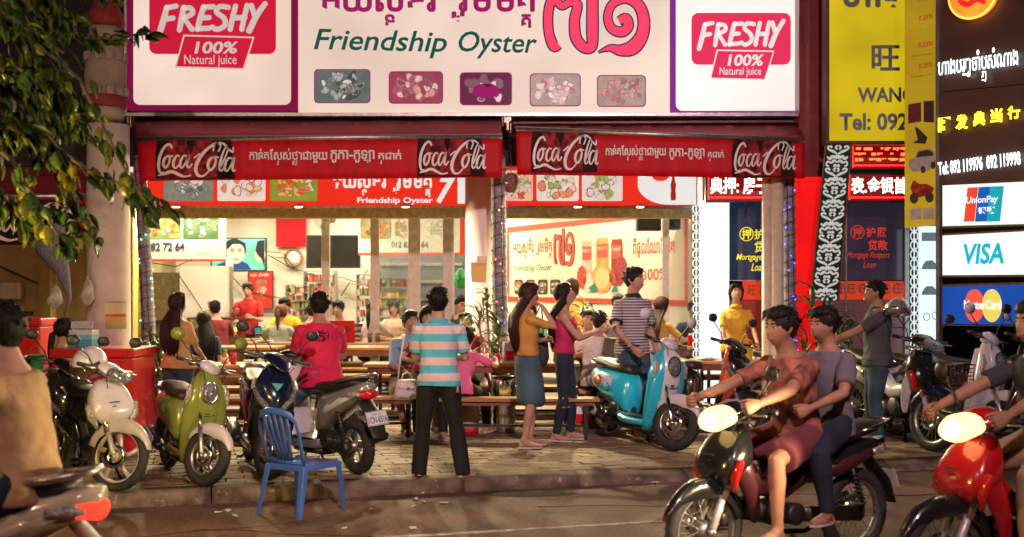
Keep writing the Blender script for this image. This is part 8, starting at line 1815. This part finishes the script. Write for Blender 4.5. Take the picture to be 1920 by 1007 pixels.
person('young man in a red polo standing behind the lime green basket', at(466, 18.3, TZ), R(176), H=1.58, rh=(.12, .30, 1.12), lh=(-.14, .28, 1.05), shirt=TEE('polo_red', (.48, .02, .02)), collar=TEE('polo_red2', (.45, .02, .02)), legs=BT, hair='short', hairm=band_hair('hair_rust', (.06, .022, .012)))
seated('woman in a mint shirt with a ponytail sitting with her back to the street', 520, 16.9, TZ, R(-8), fem=True, shirt=TEE('shirt_mint', (.38, .44, .36)), sleeve='long', legs=DND, hair='ponyhi', hairm=band_hair('hair_auburn', (.12, .04, .015)), lh=(-.32, .42, .86), rh=(.1, .4, .8))
seated('young man in a bright yellow tee sitting opposite the mint shirt woman', 538, 18.5, TZ, R(176), H=1.66, shirt=TEE('tee_yellow', (.62, .42, .02)), legs=BT, hair='short', pelvis=(0, 0, .58))
seated('person in a brown plaid shirt with their back to the street', 577, 17.3, TZ, R(-25), shirt=TEE('plaid_brown', (.30, .15, .10)), sleeve='long', legs=BT, hair='short', pelvis=(0, 0, .52)); seated('woman with black hair facing away near the wire shelf', 585, 18.4, TZ, R(-120), fem=True, shirt=TEE('top_grey', (.30, .27, .25)), legs=BT, hair='bob', pelvis=(0, 0, .58))
p14 = seated('man in a light blue rolled sleeve shirt and beige shorts leaning on his knee', 760, 13.0, PZ, R(-140), H=1.70, pelvis=(0, 0, .52), lean=.15, shirt=SKB, sleeve='roll', collar=TEE('shirt_lightblue2', (.28, .38, .50)), legs=TEE('shorts_beige', (.36, .30, .24)), leglen='short', hair='short', rh=(.22, .42, .62), lh=(-.14, .36, .78), rf=(.26, .36, .075), rkp=(.8, 1, .2), vox=.011, hpitch=-.22, hyaw=-.3)
seated('woman with long dark hair in red hidden behind the striped polo man', 800, 12.45, PZ, R(-170), H=1.62, fem=True, pelvis=(0, 0, .62), shirt=MCn, legs=BT, hair='long', hpitch=-.1)
seated('person in a light pink tee with back turned at the front centre table', 862, 12.35, PZ, R(-25), H=1.45, fem=True, pelvis=(0, 0, .50), shirt=TEE('tee_pink', (.62, .12, .28)), legs=BT, hair='short', hpitch=-.3, lean=.40, rh=(.24, .40, .78))
seated('man in a maroon tee bending over the front centre table', 880, 14.2, PZ, R(172), H=1.66, pelvis=(0, 0, .56), lean=.5, shirt=MCn, legs=BT, hair='short', hpitch=-.4, hyaw=.1, rh=(.10, .55, .80), lh=(-.2, .5, .80), vox=.011)
seated('smiling man in a dark shirt seated left of the central column', 861, 15.7, TZ, R(-160), H=1.68, pelvis=(0, 0, .60), shirt=TEE('shirt_dark', (.025, .028, .035)), sleeve='long', legs=BT, hair='crop', tone=1)
seated('girl with a fringe behind the glass screen facing the street', 740, 18.9, TZ, R(180), H=1.55, fem=True, pelvis=(0, 0, .58), shirt=TEE('top_cream', (.5, .42, .34)), legs=BT, hair='bob')
person('girl in a yellow shirt standing with her back turned before the juice banner', at(1074, 15.4, TZ), R(12), H=1.60, fem=True, shirt=TEE('shirt_gold', (.62, .36, .045)), legs=BT, hair='bob', hairm=band_hair('hair_rust', (.06, .022, .012)))
p20 = seated('man in a white tee with his back turned beside the ripped jeans woman', 1120, 13.1, PZ, R(-14), H=1.68, pelvis=(0, 0, .53), shirt=TEE('tee_white', (.60, .52, .50)), legs=BT, hair='crop', lh=(-.28, .34, .80), vox=.011, fat=1.06)
seated('man in a dark tee whose head shows left of the white tee man', 1098, 14.0, PZ, R(-170), H=1.66, pelvis=(0, 0, .56), shirt=TEE('shirt_dark', (.02, .02, .03)), legs=BT, hair='crop'); seated('man with black hair seated under the right end of the juice banner', 1156, 15.2, TZ, R(-175), H=1.64, pelvis=(0, 0, .64), shirt=TEE('top_grey', (.3, .27, .25)), legs=BT, hair='short')
seated('woman with very long hair in a mustard shirt seated right of the striped tee man', 1228, 14.8, TZ, R(-40), H=1.66, fem=True, pelvis=(0, 0, .60), shirt=TEE('top_ochre', (.45, .28, .05)), legs=BT, hair='long', hairm=band_hair('hair_brown', (.04, .012, .01)))
seated('man in a white tee sitting behind the mirror of the blue scooter', 1216, 13.05, PZ, R(-8), H=1.62, pelvis=(0, 0, .50), shirt=TEE('tee_white', (.6, .5, .5)), legs=BT, hair='crop', vox=.012)
p24 = person('girl in a yellow polo clearing the right table, eyes down', at(1380, 14.35, PZ), R(176), H=1.62, fem=True, rh=(.16, .34, .90), lh=(-.22, .40, .88), hpitch=-.36, hyaw=.1, shirt=TEE('polo_yellow', (.62, .40, .035)), collar=TEE('polo_yellow2', (.6, .38, .03)), legs=BT, hair='pony', vox=.011, tone=1)
person('person in a floral camouflage shirt bending behind the yellow polo girl', at(1408, 15.2, TZ), R(-60), H=1.55, lean=.35, shirt=mat('floral', (.06, .055, .05), .8, var=.9, scale=22, wear=((.30, .26, .22), 16, .56)), legs=BT, hair='short', hpitch=-.2, detail=False)
p26 = person('man in a dark grey polo and jeans with his arm stretched out to the left', at(1645, 11.45), R(84), H=1.62, rh=(.20, .06, .74), lh=(-.12, .50, 1.02), lpole=(-.6, -.5, -.6), hpitch=-.06, hyaw=.10, shirt=TEE('polo_grey', (.055, .058, .066)), collar=TEE('polo_grey2', (.03, .033, .04)), legs=DEN, hair='crop', shoes='shoe', shoem=BT, tone=2, vox=.010, fat=1.12)
# riders
def rider(label, X, Y, h, z=0, **k):
    d = dict(H=1.66, pelvis=(0, -.02, .80), lean=.18, lf=(-.22, .34, .28), rf=(.22, .34, .28), lkp=(-.4, 1, .6), rkp=(.4, 1, .6), lh=(-.26, .52, 1.0), rh=(.26, .52, 1.0), lpole=(-1, -.3, -.6), rpole=(1, -.3, -.6), vox=.012, shoes='sandal', hl=dict(curl=1.0), hr=dict(curl=1.0)); d.update(k); return person(label, (X, Y, z), h - PI / 2, **d)
rider('rider in a faded red patterned shirt and shorts on the passing motorbike', *rpos(1.60, 6.95, R(210), -.10), R(210), pelvis=(0, -.02, .76), shirt=mat('shirt_brick', (.30, .10, .075), .85, var=.55, scale=14, bump=.2), legs=TEE('shorts_plum', (.16, .035, .05)), leglen='short', tone=2, hair='short')
rider('passenger in a mauve tee behind the rider in the faded red shirt', *rpos(1.60, 6.95, R(210), -.37), R(210), H=1.52, lean=.05, pelvis=(0, -.02, .82), shirt=TEE('tee_mauve', (.14, .12, .15)), legs=DND, lh=(-.2, .34, .95), rh=(.2, .34, .95), rf=(.22, .22, .34), lf=(-.22, .22, .34), hair='short', tone=2)
rider('rider in a dark shirt and beige trousers on the nearest red motorbike', *rpos(2.80, 6.25, R(200), -.08), R(200), H=1.68, shirt=TEE('shirt_night', (.03, .028, .04)), legs=TEE('trousers_beige', (.30, .20, .13)), hair='crop', tone=2, sleeve='short')
rider('rider in a sand coloured jacket leaving at the lower left', -2.05, 4.93, R(176), H=1.66, shirt=mat('jacket_sand', (.52, .33, .17), .85, var=.3, scale=5, bump=.3), sleeve='long', legs=DND, hair='short', tone=1)
# white handbag by the striped man
hb2 = thing('handbag', 'small white handbag with a flap hanging left of the striped polo man', 'bag', P(763, 748, 11.2)); hb2.rotation_euler = (0, 0, R(20))
wb3 = mat('bag_white', (.58, .52, .53), .4, var=.08, coat=.2); g = MB(); g.loft([[(sx * w / 2, sy * d / 2, z) for sx, sy in ((-1, -1), (1, -1), (1, 1), (-1, 1))] for w, d, z in ((.235, .085, 0), (.23, .085, .06), (.19, .07, .17), (.17, .05, .185))], smooth=False); g.obj('bag_body', wb3, hb2, bevel=.012)
MB().add([(-.095, -.045, .178), (.095, -.045, .178), (.105, -.052, .12), (.0, -.058, .088), (-.105, -.052, .12)], [(0, 4, 3, 2, 1)]).obj('flap', wb3, hb2, solid=.005); MB().lim(-.016, .016, -.064, -.057, .095, .112).obj('clasp', mat('clasp_gold', (.35, .12, .08), .3, .8), hb2); MB().tube([(-.05, 0, .185), (-.04, 0, .235), (.0, 0, .255), (.04, 0, .235), (.05, 0, .185)], .008, 8).obj('handle', wb3, hb2); MB().tube([(-.09, 0, .17), (-.07, 0, .34), (-.02, .02, .62)], .008, 6).obj('strap', wb3, hb2)

# a few more diners at the middle tables
for i, (px, Y, z, rz, lab, c, hr_, fm) in enumerate(((640, 17.4, TZ, 170, 'man in a pale grey tee facing the street by the red snack box', (.35, .33, .32), 'short', False), (690, 16.9, TZ, -20, 'woman in white with her back turned at the last middle table', (.55, .50, .45), 'pony', True), (408, 17.0, TZ, 30, 'person in a dark red tee seated left of the boy in the red polo', (.20, .02, .02), 'crop', False), (1300, 15.9, TZ, 175, 'man in a navy tee seated by the lace strip', (.03, .05, .12), 'short', False), (1000, 15.6, TZ, 160, 'woman in a green tee seated at the left end of the juice banner', (.06, .22, .10), 'bob', True))):
    seated(lab, px, Y, z, R(rz), fem=fm, pelvis=(0, 0, .56), shirt=TEE('diner_%d' % i, c), legs=BT, hair=hr_)
